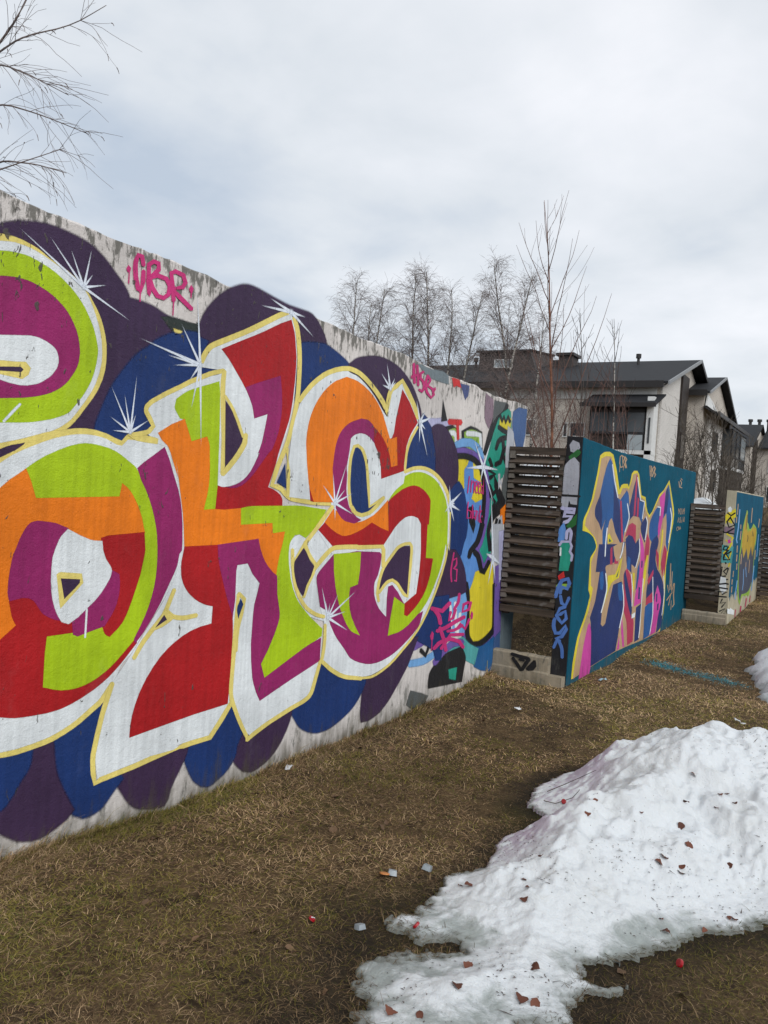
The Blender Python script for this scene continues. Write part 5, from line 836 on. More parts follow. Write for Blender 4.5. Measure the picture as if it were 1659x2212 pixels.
def add_paint(root, data, to3, uvof, names, labels, dz=.00004, soft=None):
    """coats of spray paint laid one over the other on a wall face, each fading out over a soft rim"""
    boxes = []; parts = {}
    for part, mt, kind, ints in data:
        p = np.array(decode(ints)); rim = (soft or {}).get(part, .0025 if part[:3] == 'tag' else .007)
        if kind == 'R': c0 = p[0]; wd = np.linalg.norm(p[1] - p[0]) * 1.05; p = np.concatenate([p[:1], p[2:]])
        lo, hi = p.min(0) - rim, p.max(0) + rim
        lay = 1 + max([L for (l2, h2, L) in boxes if (lo < h2).all() and (l2 < hi).all()] or [0]); boxes.append((lo, hi, lay))
        pt = parts.setdefault(part, dict(v=[], f=[], m=[], mats=[], uv=[], c=[]))
        if mt not in pt['mats']: pt['mats'].append(mt)
        mi = pt['mats'].index(mt)
        def put(pts, cov, extra=None):
            b = len(pt['v'])
            for (a, z), q, ex in zip(pts, cov, extra if extra is not None else [0.] * len(pts)): pt['v'].append(to3(a, z, .0012 + lay * dz + ex)); pt['uv'].append(uvof(a, z)); pt['c'].append(q)
            return b
        def face(q): pt['f'].append(tuple(q)); pt['m'].append(mi)
        if kind == 'R':
            for e in p[1:]:
                lay += 1; d = e - c0; L = np.linalg.norm(d); d = d / L; n = np.array([-d[1], d[0]]); S = 7
                rows = []
                for k in range(S + 1):
                    t = k / S; m = c0 + d * L * t; hw = wd * (.62 * (1 - t) + .20); al = 1 - .72 * t ** 1.5 if k < S else 0.
                    rows += [m + n * hw, m + n * hw * .45, m - n * hw * .45, m - n * hw]; 
                b = put(rows, sum([[0., (.9 - .65 * (k / S) ** 1.3) * (k < S), (.9 - .65 * (k / S) ** 1.3) * (k < S), 0.] for k in range(S + 1)], []))
                for k in range(S):
                    for j in range(3): i = b + k * 4 + j; face((i, i + 1, i + 5, i + 4))
            lay += 1; boxes[-1] = (lo, hi, lay); N = 14; ring = lambda r: [c0 + r * np.array([math.cos(t), math.sin(t)]) for t in np.linspace(0, 2 * math.pi, N, endpoint=False)]
            b = put([c0] + ring(wd * .5) + ring(wd * 1.0) + ring(wd * 1.8), [.85] + [.60] * N + [.30] * N + [0.] * N)
            for k in range(N):
                k2 = (k + 1) % N; face((b, b + 1 + k, b + 1 + k2))
                for q in (0, N): face((b + 1 + q + k, b + 1 + q + N + k, b + 1 + q + N + k2, b + 1 + q + k2))
            continue
        n = len(p); ex = None
        if kind == 'S':
            k = (n - 2) // 2; ex = np.array([0.] + list(range(k)) + [k] + list(range(k - 1, -1, -1))) * 8e-6; boxes[-1] = (lo, hi, lay + int(k * 8e-6 / dz) + 1)
        b = put(p, [1.] * len(p), ex)
        if kind == 'S':
            k = (n - 2) // 2; Lr = list(range(1, 1 + k)); Rr = list(range(n - 1, n - 1 - k, -1))
            tri = [(0, Lr[0], Rr[0]), (k + 1, Lr[-1], Rr[-1])] + [(Lr[i], Lr[i + 1], Rr[i + 1], Rr[i]) for i in range(k - 1)]
        else: tri = [tuple(q) for q in tessellate_polygon([[Vector((a, z, 0)) for a, z in p]])]
        for q in tri: face([b + i for i in q])
        area = .5 * float(np.sum(p[:, 0] * np.roll(p[:, 1], -1) - np.roll(p[:, 0], -1) * p[:, 1])); sg = 1 if area > 0 else -1
        d1 = p - np.roll(p, 1, 0); d2 = np.roll(p, -1, 0) - p
        d1 /= np.linalg.norm(d1, axis=1)[:, None] + 1e-9; d2 /= np.linalg.norm(d2, axis=1)[:, None] + 1e-9
        t = d1 + d2; t /= np.linalg.norm(t, axis=1)[:, None] + 1e-9; nn = np.stack([t[:, 1], -t[:, 0]], 1) * sg
        b2 = put(p + nn * rim, [0.] * n, ex)
        for i in range(n): j = (i + 1) % n; face((b + i, b + j, b2 + j, b2 + i))
    for part, pt in parts.items():
        o = mesh_obj(names.get(part, 'painted_tag'), pt['v'], pt['f'], [PAINT[k] for k in pt['mats']], root, pt['m'], pt['uv'])
        ca = o.data.color_attributes.new('cov', 'FLOAT_COLOR', 'POINT'); ca.data.foreach_set('color', np.repeat(np.array(pt['c'], np.float32)[:, None], 4, 1).ravel())
        if part in labels: o['label'] = labels[part]
base_z = lambda y: float(-SLOPE * min(y, 9) - .004 * max(y - 9, 0))

wall1 = tag(empty('graffiti_wall', (0, 4, base_z(4))), 'long whitewashed concrete wall with huge orange, lime and red graffiti letters, nearest the camera', 'wall'); off = Vector(wall1.location)
def adopt(o, root):
    o.parent = root; o.matrix_parent_inverse = Matrix.Translation(-Vector(root.location)); return o
def adopt_all(before, root):
    for o in bpy.data.objects:
        if o.name not in before and o.parent == root: o.matrix_parent_inverse = Matrix.Translation(-Vector(root.location))
before = {o.name for o in bpy.data.objects}
slab('wall_slab', M['wall'], wall1, 'y', 0., -.16, -3.5, 7.9, lambda a: 2.72 + .012 * math.sin(a * 1.7) + .008 * math.sin(a * 5.1), .009)
NM = dict(bg='painted_background', L1='painted_letter', O='painted_letter', K='painted_letter', S='painted_letter', mural='painted_letter', end='painted_tag', **{'star%d' % i: 'painted_star' for i in range(1, 12)})
add_paint(wall1, W1, lambda a, z, e: (e, a, z), lambda a, z: (a, z - base_z(a)), NM,
    dict(bg='purple and blue cloud shapes around the big letters', L1='round lime and magenta letter cut off by the left edge', O='round orange, lime and red letter', K='tall angular red, orange and lime letter', S='curving orange, red and lime letter',
         tagA='pink tag reading CBR', tagB='pink tag reading HSB', tagC='pink writing: i need blank.', tagD='small pink 18', tagE='scribbled pink tag low on the wall'), soft=dict(bg=.028))
adopt_all(before, wall1)

wall2 = tag(empty('graffiti_wall', (.65, 10.7, base_z(10.7))), 'dark teal concrete wall with tall blue, tan and pink graffiti letters, second in the row', 'wall')
before = {o.name for o in bpy.data.objects}
def teal_wall(root, face, back, y0, y1, h, m_face, m_end, x_band):
    slab('wall_slab', m_face, root, 'y', face, back + .004, y0 + .02, y1, lambda a: h, .003)
    me = MB(); b = base_z(y0); v = []; u = []
    pts = [(back, b - .35), (face - .006, b - .35), (face - .006, b + h - .004), (back, b + h + .004)]
    V = [(x, y0, z) for x, z in pts] + [(x, y0 + .03, z) for x, z in pts]
    mesh_obj('wall_end', V, [(0, 1, 2, 3), (7, 6, 5, 4), (0, 4, 5, 1), (1, 5, 6, 2), (2, 6, 7, 3), (3, 7, 4, 0)], m_end, root, uvs=[(x * 1., z - b) for x, z in pts] * 2)
teal_wall(wall2, .73, .575, 7.48, 13.9, 2.385, M['wall_teal'], M['wall_end'], 0)
add_paint(wall2, W2, lambda a, z, e: (.73 + e, a, z), lambda a, z: (a, z - base_z(a)), NM, dict(mural='row of tall blue, tan and pink letters with a yellow outline', tagF='small tan tag reading CBR', tagG='small tan tag reading HSB', tagI='small tan writing in three lines', tagJ='dripping tan tag'))
add_paint(wall2, E2, lambda a, z, e: (a, 7.48 - e, z), lambda a, z: (a, z - base_z(7.48)), NM, dict(end='silver, green and blue squiggles on the black wall end'))
adopt_all(before, wall2)

wall3 = tag(empty('graffiti_wall', (1.33, 15.8, base_z(15.8))), 'small far blue concrete wall with a golden drip painting, third in the row', 'wall')
before = {o.name for o in bpy.data.objects}
def wall3_build():
    y0, y1, h = 13.6, 18.1, 2.115
    slab('wall_slab', M['wall_pale'], wall3, 'y', 1.40, 1.264, y0 + .02, y1, lambda a: h, .003)
    b = base_z(y0); pts = [(1.26, b - .35), (1.394, b - .35), (1.394, b + h - .004), (1.26, b + h + .004)]
    mesh_obj('wall_end', [(x, y0, z) for x, z in pts] + [(x, y0 + .03, z) for x, z in pts], [(0, 1, 2, 3), (7, 6, 5, 4), (0, 4, 5, 1), (1, 5, 6, 2), (2, 6, 7, 3), (3, 7, 4, 0)], M['wall_pale'], wall3, uvs=[(x, z - b) for x, z in pts] * 2)
    # the blue coat stops short of the ground in a ragged edge
    ya = np.linspace(y0 + .022, y1 - .002, 60); V = []; U = []; F = []
    for k, a in enumerate(ya):
        lo = base_z(a) + .42 + .05 * math.sin(k * 2.1) + .03 * math.sin(k * 5.3); hi = base_z(a) + h - .02
        V += [(1.4012, a, lo), (1.4012, a, hi)]; U += [(a, lo - base_z(a)), (a, hi - base_z(a))]
        if k: F.append((2 * k - 2, 2 * k, 2 * k + 1, 2 * k - 1))
    mesh_obj('painted_background', V, F, M['wall_teal2'], wall3, uvs=U)
wall3_build()
add_paint(wall3, W3, lambda a, z, e: (1.4016 + e, a, z), lambda a, z: (a, z - base_z(a)), NM, dict(mural='golden drips above a slate blue field with a green edge'))
add_paint(wall3, E3, lambda a, z, e: (a, 13.6 - e, z), lambda a, z: (a, z - base_z(13.6)), NM, dict(end='black and yellow scribbles down the pale wall end'))
adopt_all(before, wall3)

# ================================================================= slatted fences and their plinths
def fence(label, x0, x1, y, ztop, n, pitch, tilt=39.):
    root = tag(empty('slatted_fence', ((x0 + x1) / 2, y, ztop - n * pitch)), label, 'fence', 'dark slatted fences between the walls')
    w, t = .112, .022; L = x1 - x0
    m = bpy.data.meshes.new('slat'); mb = MB(); mb.box(-L / 2 + .005, L / 2 - .005, -w / 2, w / 2, -t / 2, t / 2); m.from_pydata(mb.v, [], mb.f); m.materials.append(M['slat'])
    sp = bpy.data.meshes.new('spacer'); mb = MB(); mb.box(-.028, .028, -.02, .02, -.036, .036); sp.from_pydata(mb.v, [], mb.f); sp.materials.append(M['slat_end'])
    r = random.Random(3)
    for k in range(n):
        o = link(bpy.data.objects.new('slat', m), root); o.location = (r.uniform(-.006, .006), 0, (n - 1 - k) * pitch + pitch * .3); o.rotation_euler = (math.radians(tilt + r.uniform(-3, 3)), r.uniform(-.006, .006), 0)
        for s in (-1, 1):
            q = link(bpy.data.objects.new('spacer', sp), root); q.location = (s * (L / 2 - (.03 if s < 0 else .03)), -.02 if s < 0 else .02, (n - 1 - k) * pitch + pitch * .8)
    zz = n * pitch
    b = MB().box(-L / 2 - .004, L / 2 + .004, -.035, .035, zz - .012, zz + .058).build('top_rail', M['slat'], root)
    MB().box(-L / 2, L / 2, -.03, .03, -.10, -.03).build('bottom_rail', M['slat'], root)
    for s in (-1, 1): MB().box(s * (L / 2 - .03) - .03, s * (L / 2 - .03) + .03, .045, .10, -.13, zz - .02).build('post', M['slat'], root)
    return root
fence('dark slatted timber fence in the gap between the first and second wall', .012, .570, 7.50, 1.965, 15, .0985)
fence('dark slatted timber fence in the gap between the second and third wall', .745, 1.252, 13.6, 1.50, 14, .0975)
fence('dark slatted timber fence beyond the third wall at the right edge', 1.41, 2.15, 18.05, 1.13, 13, .098)
def plinth(label, x0, x1, y0, y1, z0, z1, marks=None, mk=None):
    n = 14; V = []; U = []; F = []; r = random.Random(5)
    for k in range(n + 1):
        x = x0 + (x1 - x0) * k / n; j = r.uniform(-.004, .004)
        for y, z in ((y0 - .03, z0 - .3), (y0 - .012 + j, z0 + .10), (y0, z0 + .115), (y0 + j * .4, z1 - .014), (y0 + .012, z1 + j), (y1, z1 + j), (y1, z0 - .3)): V.append((x, y, z)); U.append((x, z - z0))
    for k in range(n):
        for q in range(7): p, s = k * 7 + q, k * 7 + (q + 1) % 7; F.append((p, p + 7, s + 7, s))
    F.append(tuple(range(7))); F.append(tuple(range((n + 1) * 7 - 1, n * 7 - 1, -1)))
    root = tag(empty('concrete_plinth', ((x0 + x1) / 2, (y0 + y1) / 2, z0)), label, 'plinth'); before = {o.name for o in bpy.data.objects}
    mesh_obj('base', V, F, M['plinth'], root, uvs=U, smooth=False)
    if marks: add_paint(root, marks, lambda a, z, e: (a, y0 - .012 - e, z), lambda a, z: (a, z - z0), {}, {})
    adopt_all(before, root); return root
p1root = plinth('low chipped concrete plinth with a black mark under the first fence', .004, .573, 7.40, 7.477, base_z(7.4), .012, P1)
plinth('low mossy concrete plinth under the second fence', .742, 1.392, 13.5, 13.59, base_z(13.5), base_z(13.5) + .17)

before = {o.name for o in bpy.data.objects}
mesh_obj('footing', [(x, y, z) for z in (base_z(7.4) - .3, base_z(7.4) + .09) for x, y in ((.574, 7.385), (.715, 7.395), (.722, 7.477), (.574, 7.477))], BOXF, M['plinth'], p1root, uvs=[(0, .1), (.1, .1), (.2, .1), (.2, .1), (0, .3), (.1, .3), (.2, .3), (.2, .3)])
adopt_all(before, p1root)

# ================================================================= snow
def make_snow():
    xs = np.arange(1.40, 3.6, .009); ys = np.arange(1.98, 6.15, .009)
    X, Y = np.meshgrid(xs, ys); H, R = snow_h(X, Y); Z = ground_z(X, Y) + H + np.where(R > 0, .012, 0)
    nx = len(xs); i = np.arange(nx - 1)[None, :] + np.arange(len(ys) - 1)[:, None] * nx
    keep = (np.maximum.reduce([R[:-1, :-1], R[1:, :-1], R[:-1, 1:], R[1:, 1:]]) > 0)
    F = np.stack([i, i + 1, i + nx + 1, i + nx], -1)[keep]
    used = np.unique(F); remap = -np.ones(X.size, np.int64); remap[used] = np.arange(len(used))
    thin = 1 - sstep(.0, .075, H + .09 * (fbm(X * 2.2, Y * 2.2, 29) - .44)) * .97; rim = 1 - sstep(.0, .020, H)
    gy, gx = np.gradient(Z, .009); lav = sstep(.25, .6, gx) * sstep(3.1, 3.7, Y) * (1 - sstep(1.75, 2.05, X))  # mask for painted lavender shade on the mound's left-facing flank
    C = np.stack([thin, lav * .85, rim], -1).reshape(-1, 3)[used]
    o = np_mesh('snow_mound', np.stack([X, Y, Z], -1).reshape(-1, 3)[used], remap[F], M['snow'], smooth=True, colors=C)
    tag(o, 'large melting mound of old dirty snow scattered with leaves, in the foreground', 'snow')
make_snow()
def snow_patch(name, label, cx, cy, rx, ry, h, seed, res=.06, z=None):
    xs = np.arange(cx - rx * 1.2, cx + rx * 1.2, res); ys = np.arange(cy - ry * 1.2, cy + ry * 1.2, res); X, Y = np.meshgrid(xs, ys)
    d = 1 - np.hypot((X - cx) / rx, (Y - cy) / ry) + (fbm(X * 2.6, Y * 2.6, seed) - .47) * .55
    Hh = h * (1 - (1 - np.clip(d, 0, 1)) ** 1.6) + (fbm(X * 5, Y * 5, seed + 2) - .47) * .14 * sstep(0, .3, d) + .02 * np.clip(d / .05, 0, 1)
    Z = ground_z(X, Y) + np.where(d > 0, Hh, -.1)
    nx = len(xs); i = np.arange(nx - 1)[None, :] + np.arange(len(ys) - 1)[:, None] * nx
    k = np.maximum.reduce([d[:-1, :-1], d[1:, :-1], d[:-1, 1:], d[1:, 1:]]) > 0
    F = np.stack([i, i + 1, i + nx + 1, i + nx], -1)[k]; used = np.unique(F); rm = -np.ones(X.size, np.int64); rm[used] = np.arange(len(used))
    C = np.stack([1 - sstep(0, .15, Hh) * .9, 0 * X, 0 * X], -1).reshape(-1, 3)[used]
    tag(np_mesh(name, np.stack([X, Y, Z], -1).reshape(-1, 3)[used], rm[F], M['snow'], smooth=True, colors=C), label, 'snow')
snow_patch('snow_patch', 'grey melting snow heap cut off by the right edge, beyond the big mound', 2.95, 10.3, .85, 2.5, .42, 31)
snow_patch('snow_bank', 'pale snow bank on the slope behind the first slatted fence', -1.7, 14.5, 1.7, 1.8, .75, 41, .1)
snow_patch('snow_bank', 'snow remnant between bushes behind the second wall', -.75, 24.5, .5, 1.4, .30, 43, .12)
snow_patch('snow_bank', 'snow remnant in the distance behind the last slatted fence', 1.1, 27.5, .9, 2.0, .6, 47, .12)

# ================================================================= grass
def make_grass(n, seed=1):
    r = np.random.default_rng(seed)
    # even cover near by, thinning with distance as the blades shrink in view
    N = n * 5
    y = 1.2 + (21 - 1.2) * r.random(N) ** 1.8; x = .01 + r.random(N) * np.minimum(5.5, 3.2 + y * .25)
    x = np.where(r.random(N) < .05, .01 + r.random(N) ** 2 * .10, x)
    sr = snow_ratio(x, y); ok = ((sr < .012) | ((sr < .03) & (r.random(N) < .10))) & ~((x < .74) & (y > 7.40) & (y < 13.95)) & ~((x < 1.41) & (y > 13.5) & (y < 18.2))
    d = np.hypot(x - 2.96, y); a = np.arctan2(x - 2.96, y) + YAW
    ok &= (np.abs(a) < math.radians(33)) & (d > 1.9)
    x, y, d = x[ok][:n], y[ok][:n], d[ok][:n]; N = len(x)
    # the strip behind the first fence and behind the second
    xb = r.uniform(-1.6, .56, 9000); yb = r.uniform(7.6, 11.5, 9000)
    x = np.concatenate([x, xb]); y = np.concatenate([y, yb]); d = np.concatenate([d, np.hypot(xb - 2.96, yb)]); N = len(x)
    tq = r.random(7000); xc = 1.2 + .85 * tq + r.normal(0, .05, 7000); yc = 9.5 - .38 * tq + r.normal(0, .11, 7000); x = np.concatenate([x, xc]); y = np.concatenate([y, yc]); d = np.concatenate([d, np.hypot(xc - 2.96, yc)]); N = len(x)
    clump = fbm(x * 2.2, y * 2.2, 61); grn = fbm(x * 1.5 + 4, y * 1.5, 67)
    edge = np.exp(-np.abs(x) / .06) * (np.abs(x) < .3)
    bare = fbm(x * 1.1, y * 1.1, 71)
    Ln = (.016 + .040 * r.random(N) ** 1.7) * (.75 + .6 * clump) * (1 + 1.3 * edge * (fbm(x * 3, y * 3, 95) > .46)) * (1 + .04 * d)
    Ln = np.where(r.random(N) < .03, Ln * 2.0, Ln); Ln = np.where(bare < .36, Ln * .5, Ln)
    wd = (.0005 + .0007 * r.random(N)) * np.clip(d / 3.0, .8, 3.4)
    az = r.random(N) * 2 * math.pi; az = np.where(r.random(N) < .15, .6 + r.normal(0, .9, N) + 3 * clump, az)
    tilt = np.radians(np.clip(4 + np.abs(r.normal(0, 12, N)) + 45 * edge, 1, 85))
    z = ground_z(x, y); hs, rs = snow_h(x, y); z = z + np.where(rs > 0, np.maximum(hs, 0) + .012, 0); dirx, diry = np.cos(az), np.sin(az)
    hx, hz = np.cos(tilt), np.sin(tilt)
    p0 = np.stack([x, y, z - .004], 1); side = np.stack([-diry, dirx, 0 * x], 1) * wd[:, None]
    bend = r.normal(0, .18, N)
    m1 = p0 + np.stack([dirx * hx, diry * hx, hz], 1) * (Ln * .55)[:, None]
    side1 = side + 0
    tip = m1 + np.stack([np.cos(az + bend * 2) * np.cos(tilt * .5), np.sin(az + bend * 2) * np.cos(tilt * .5), np.sin(tilt * .5 - .15)], 1) * (Ln * .5)[:, None]
    V = np.stack([p0 - side, p0 + side, m1 - side1 * .8, m1 + side1 * .8, tip], 1).reshape(-1, 3)
    b = np.arange(N)[:, None] * 5
    F = np.concatenate([b + np.array([[0, 1, 3]]), b + np.array([[0, 3, 2]]), b + np.array([[2, 3, 4]])])
    pal = np.array([(.36, .255, .145), (.235, .155, .083), (.145, .090, .048), (.066, .044, .028), (.155, .130, .028), (.085, .092, .020)])
    pr = np.stack([.16 + .22 * sstep(.45, .65, clump), .27 + 0 * x, .28 + 0 * x, .20 - .1 * clump,   .12 + .95 * sstep(.46, .62, grn), .05 + .60 * sstep(.53, .70, grn)], 1)
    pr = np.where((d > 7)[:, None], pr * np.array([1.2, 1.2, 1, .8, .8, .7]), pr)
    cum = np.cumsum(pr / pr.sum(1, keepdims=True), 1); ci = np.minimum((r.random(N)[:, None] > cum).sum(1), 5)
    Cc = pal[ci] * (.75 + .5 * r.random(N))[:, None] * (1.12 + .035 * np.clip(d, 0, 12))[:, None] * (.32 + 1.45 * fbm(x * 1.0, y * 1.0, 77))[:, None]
    # moss showing through in patches, soaked blades by the snow, one dark trodden line
    moss = np.exp(-((x - 1.03) ** 2 + (y - 5.2) ** 2) / .09) + .8 * np.exp(-((x - .95) ** 2 + (y - 4.35) ** 2) / .07) + .5 * np.exp(-((x - .66) ** 2 + (y - 2.9) ** 2) / .10)
    k_ = r.random(N) < moss * .75; Cc[k_] = np.array([.105, .098, .016]) * (.6 + .8 * r.random(k_.sum()))[:, None]
    trod = np.exp(-((y - 3.33 - .55 * (x - 1.08) + .06 * np.sin(9 * x)) / .06) ** 2) * sstep(.65, .9, x) * (1 - sstep(1.35, 1.55, x))
    Cc *= (1 - .62 * np.clip(trod, 0, 1))[:, None] * (1 - .66 * wetness(x, y))[:, None]
    # sprayed cyan streak on the lawn beside the teal wall
    ax, ay, bx, by = 1.20, 9.50, 2.05, 9.12; tt = np.clip(((x - ax) * (bx - ax) + (y - ay) * (by - ay)) / ((bx - ax) ** 2 + (by - ay) ** 2), 0, 1)
    dd = np.hypot(x - ax - tt * (bx - ax), y - ay - tt * (by - ay)); cy = (r.random(N) < np.exp(-(dd / .15) ** 2) * .92)
    Cc[cy] = np.array([.03, .25, .31]) * (.6 + .7 * r.random(cy.sum()))[:, None]
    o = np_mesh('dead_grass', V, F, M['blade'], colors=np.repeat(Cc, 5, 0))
    tag(o, 'flattened straw coloured dead grass covering the ground', 'grass', kind='stuff')
make_grass(430000)

# ================================================================= fallen leaves, twigs and litter
def leaf_mesh(seed, mt):
    r = random.Random(seed); n = 9; top = []; V = [(0, 0, 0)]
    for k in range(n + 1):
        t = k / n; wv = math.sin(math.pi * t ** .8) * .5 * r.uniform(.8, 1.1) + .01; top.append((t - .5, wv))
    V = []; F = []
    for k, (a, wv) in enumerate(top):
        c = .16 * math.sin(a * 4 + seed) + r.uniform(-.03, .03); V += [(a, -wv, c + .28 * wv * r.uniform(.5, 1.3)), (a, 0, c), (a, wv, c + .28 * wv * r.uniform(.5, 1.3))]
        if k: b = 3 * k; F += [(b - 3, b - 2, b + 1, b), (b - 2, b - 1, b + 2, b + 1)]
    V += [(.5, -.012, .16 * math.sin(2 + seed)), (.5, .012, .16 * math.sin(2 + seed)), (.78, 0, .1)]; b = len(V) - 3; F.append((b, b + 1, b + 2))
    me = bpy.data.meshes.new('leaf'); me.from_pydata(V, [], F); me.materials.append(mt); me.polygons.foreach_set('use_smooth', np.ones(len(F), bool)); return me
LM = [leaf_mesh(s, M['leaf_snow']) for s in range(4)]; GM = [leaf_mesh(s + 10, M['leaf_ground']) for s in range(4)]
def surf(x, y):
    h, r_ = snow_h(np.array([x]), np.array([y])); return float(ground_z(x, y)) + (max(float(h[0]), 0) + .012 if r_[0] > 0 else 0)
LEAVES = [(2.022,3.762),(2.02,3.637),(2.224,3.82),(2.378,3.961),(2.442,3.802),(2.503,4.179),(2.506,4.251),(2.577,4.254),(2.53,4.323),(2.359,4.367),(2.368,4.128),(1.942,3.239),(1.928,3.083),(1.963,3.046),(1.97,2.977),(1.718,3.024),(1.678,3.025),(2.137,2.645),(1.971,2.354),(2.159,2.454),(2.203,2.46),(1.927,2.189),(1.846,2.15),(1.938,2.532),(2.369,3.629),(2.44,3.652),(2.355,3.592),(2.444,3.617),(2.61,3.864),(2.429,3.308),(2.458,3.248),(2.581,3.384),(2.657,3.517),(2.677,3.515)]
rl = random.Random(21)
for k, (x, y) in enumerate(LEAVES):
    o = link(bpy.data.objects.new('leaf', LM[k % 4])); s = rl.uniform(.024, .042) * (1.5 if k in (3, 19) else 1)
    o.location = (x, y, surf(x, y) + s * .10); o.scale = (s, s * rl.uniform(.7, 1.1), s); o.rotation_euler = (rl.uniform(-.4, .4), rl.uniform(-.4, .4), rl.uniform(0, 6.3))
    tag(o, {3: 'broad brown leaf on the upper right slope of the snow mound', 19: 'largest dark leaf near the bottom edge of the snow mound'}.get(k, 'dark wet brown leaf lying on the snow mound'), 'leaf', 'leaves on the snow mound')
k = 0
while k < 64:
    y = 1.9 + rl.random() ** 1.4 * 8; x = rl.uniform(.1, 3.2)
    a = math.atan2(x - 2.96, y) + YAW
    if abs(a) > .44 or float(snow_ratio(np.array([x]), np.array([y]))[0]) > -.02 or (x < .8 and y > 7.3): continue
    if fbm(x * .9, y * .9, 91) < .40 and rl.random() < .7: continue
    o = link(bpy.data.objects.new('leaf', GM[k % 4])); s = rl.uniform(.026, .048)
    o.location = (x, y, float(ground_z(x, y)) + .006); o.scale = (s, s * rl.uniform(.6, 1.1), s * 1.1); o.rotation_euler = (rl.uniform(-.3, .3), rl.uniform(-.3, .3), rl.uniform(0, 6.3))
    tag(o, 'pale brown dry leaf lying in the dead grass', 'leaf', 'leaves in the grass'); k += 1
def cap(name, label, x, y, m, r=.015, h=.016, tilt=(0, 0), on_snow=False):
    n = 14; V = []; F = []
    prof = [(r * .15, h), (r * .86, h), (r, h * .86), (r * 1.02, h * .1), (r * 1.04, 0), (r * .9, 0), (r * .88, h * .8)]
    for a_ in range(n):
        c, s = math.cos(a_ * 2 * math.pi / n), math.sin(a_ * 2 * math.pi / n); V += [(q * c, q * s, z) for q, z in prof]
    p = len(prof)
    for a_ in range(n):
        b2 = (a_ + 1) % n
        F += [(a_ * p + j, b2 * p + j, b2 * p + j + 1, a_ * p + j + 1) for j in range(p - 1)]
    F.append(tuple(a_ * p for a_ in range(n)))
    o = mesh_obj(name, V, F, m); o.location = (x, y, surf(x, y) + .010); o.rotation_euler = (tilt[0], tilt[1], x * 7); return tag(o, label, 'bottle cap')
cap('bottle_cap', 'red bottle cap on the snow tongue beside the twig', 1.739, 4.222, M['red_cap'], .013, .009, (.8, .3))
cap('bottle_cap', 'red bottle cap on the thin grey ice at the mound tip', 1.667, 2.662, M['red_cap'], .0145, .010, (.7, -.5))
cap('bottle_cap', 'red bottle cap in the grass right of the snow mound', 2.542, 3.097, M['red_cap'], .015, .011, (1.1, .3))
capw = cap('bottle_cap', 'red bottle cap with a white streak in the dead grass', 1.308, 2.485, M['red_cap'], .013, .009, (.5, -.3))
w0 = mesh_obj('white_streak', [(-.004, -.013, .0095), (.003, -.013, .0095), (.005, .0, .0095), (.002, .013, .0095), (-.005, .012, .0095), (-.001, 0, .0095)], [(0, 1, 2, 5), (5, 2, 3, 4)], M['white_bit'], capw)
def tray(label, x, y, s, rz, m=None, cat='plastic cup'):
    """small square plastic cup lying on its side"""
    V = []; F = []
    for z, q in ((0, .42), (.9, .5), (.9, .44), (.06, .36)):
        for a_ in range(12):
            t = (a_ + .5) / 12 * 2 * math.pi; c, sn = math.cos(t), math.sin(t); k_ = 1 / max(abs(c), abs(sn)) ** .75
            V.append((q * c * k_ * s, q * sn * k_ * s, z * s))
    for j in range(3):
        for a_ in range(12): b2 = (a_ + 1) % 12; F.append((j * 12 + a_, j * 12 + b2, j * 12 + 12 + b2, j * 12 + 12 + a_))
    F.append(tuple(range(11, -1, -1))); F.append(tuple(range(36, 48)))
    o = mesh_obj('plastic_cup', V, F, m or M['clear']); o.location = (x, y, surf(x, y) + s * .5); o.rotation_euler = (math.pi - .30, .12, rz); o.scale = (1, 1, .55); return tag(o, label, cat)
tray('cloudy plastic cup beside an orange disc in the grass', 1.368, 3.005, .042, .5)
tray('cloudy plastic cup lying alone in the grass left of the snow mound', 1.467, 3.146, .042, .1)
tray('clear plastic scrap half sunk in the grass near the ice tip', 1.474, 2.566, .036, 1.2)
o = cap('plastic_disc', 'orange plastic disc touching the cloudy cup in the grass', 1.347, 2.972, M['orange_bit'], .022, .006, (.3, .1)); o['category'] = 'disc'
def scrap(label, x, y, s, m, seed, cat='litter'):
    r = random.Random(seed); n = 5; V = []; F = []
    for j in range(n):
        for i in range(n): V.append(((i / (n - 1) - .5) * s * r.uniform(.85, 1.1), (j / (n - 1) - .5) * s * .6 * r.uniform(.8, 1.1), .25 * s * r.random()))
    F = [(j * n + i, j * n + i + 1, (j + 1) * n + i + 1, (j + 1) * n + i) for j in range(n - 1) for i in range(n - 1)]
    o = mesh_obj('litter_scrap', V, F, m, smooth=True); sd = o.modifiers.new('thickness', 'SOLIDIFY'); sd.thickness = .002; o.location = (x, y, surf(x, y) + .02); o.rotation_euler = (.2, .1, seed); return tag(o, label, cat)
scrap('small white scrap in the grass right below the painted plinth', .735, 6.189, .055, M['white_bit'], 1)
scrap('white crumpled scrap in the grass behind the mound crest', 2.255, 7.357, .07, M['white_bit'], 2)
scrap('smaller white scrap in the grass next to the crumpled one', 2.316, 7.27, .045, M['white_bit'], 3)
scrap('pale blue wrapper in front of the teal wall', .94, 8.02, .09, M['blue_bit'], 4)
scrap('grey scrap lying at the foot of the lettered wall', .10, 3.95, .06, M['white_bit'], 5)
def twig(label, pts, r=.0028):
    P = [(x, y, surf(x, y) + .012 + dz) for x, y, dz in pts]
    tag(MB().tube(P, r, r * .5, 5).build('twig', M['twig'], smooth=True), label, 'twig')
twig('thin dark twig lying across the left edge of the snow mound', [(1.60, 4.36, 0), (1.68, 4.40, .01), (1.76, 4.42, .012), (1.84, 4.46, .01)])
twig('short dark twig next to the red cap on the snow', [(1.63, 4.22, 0), (1.70, 4.20, .004), (1.78, 4.24, .006), (1.80, 4.30, .01)])
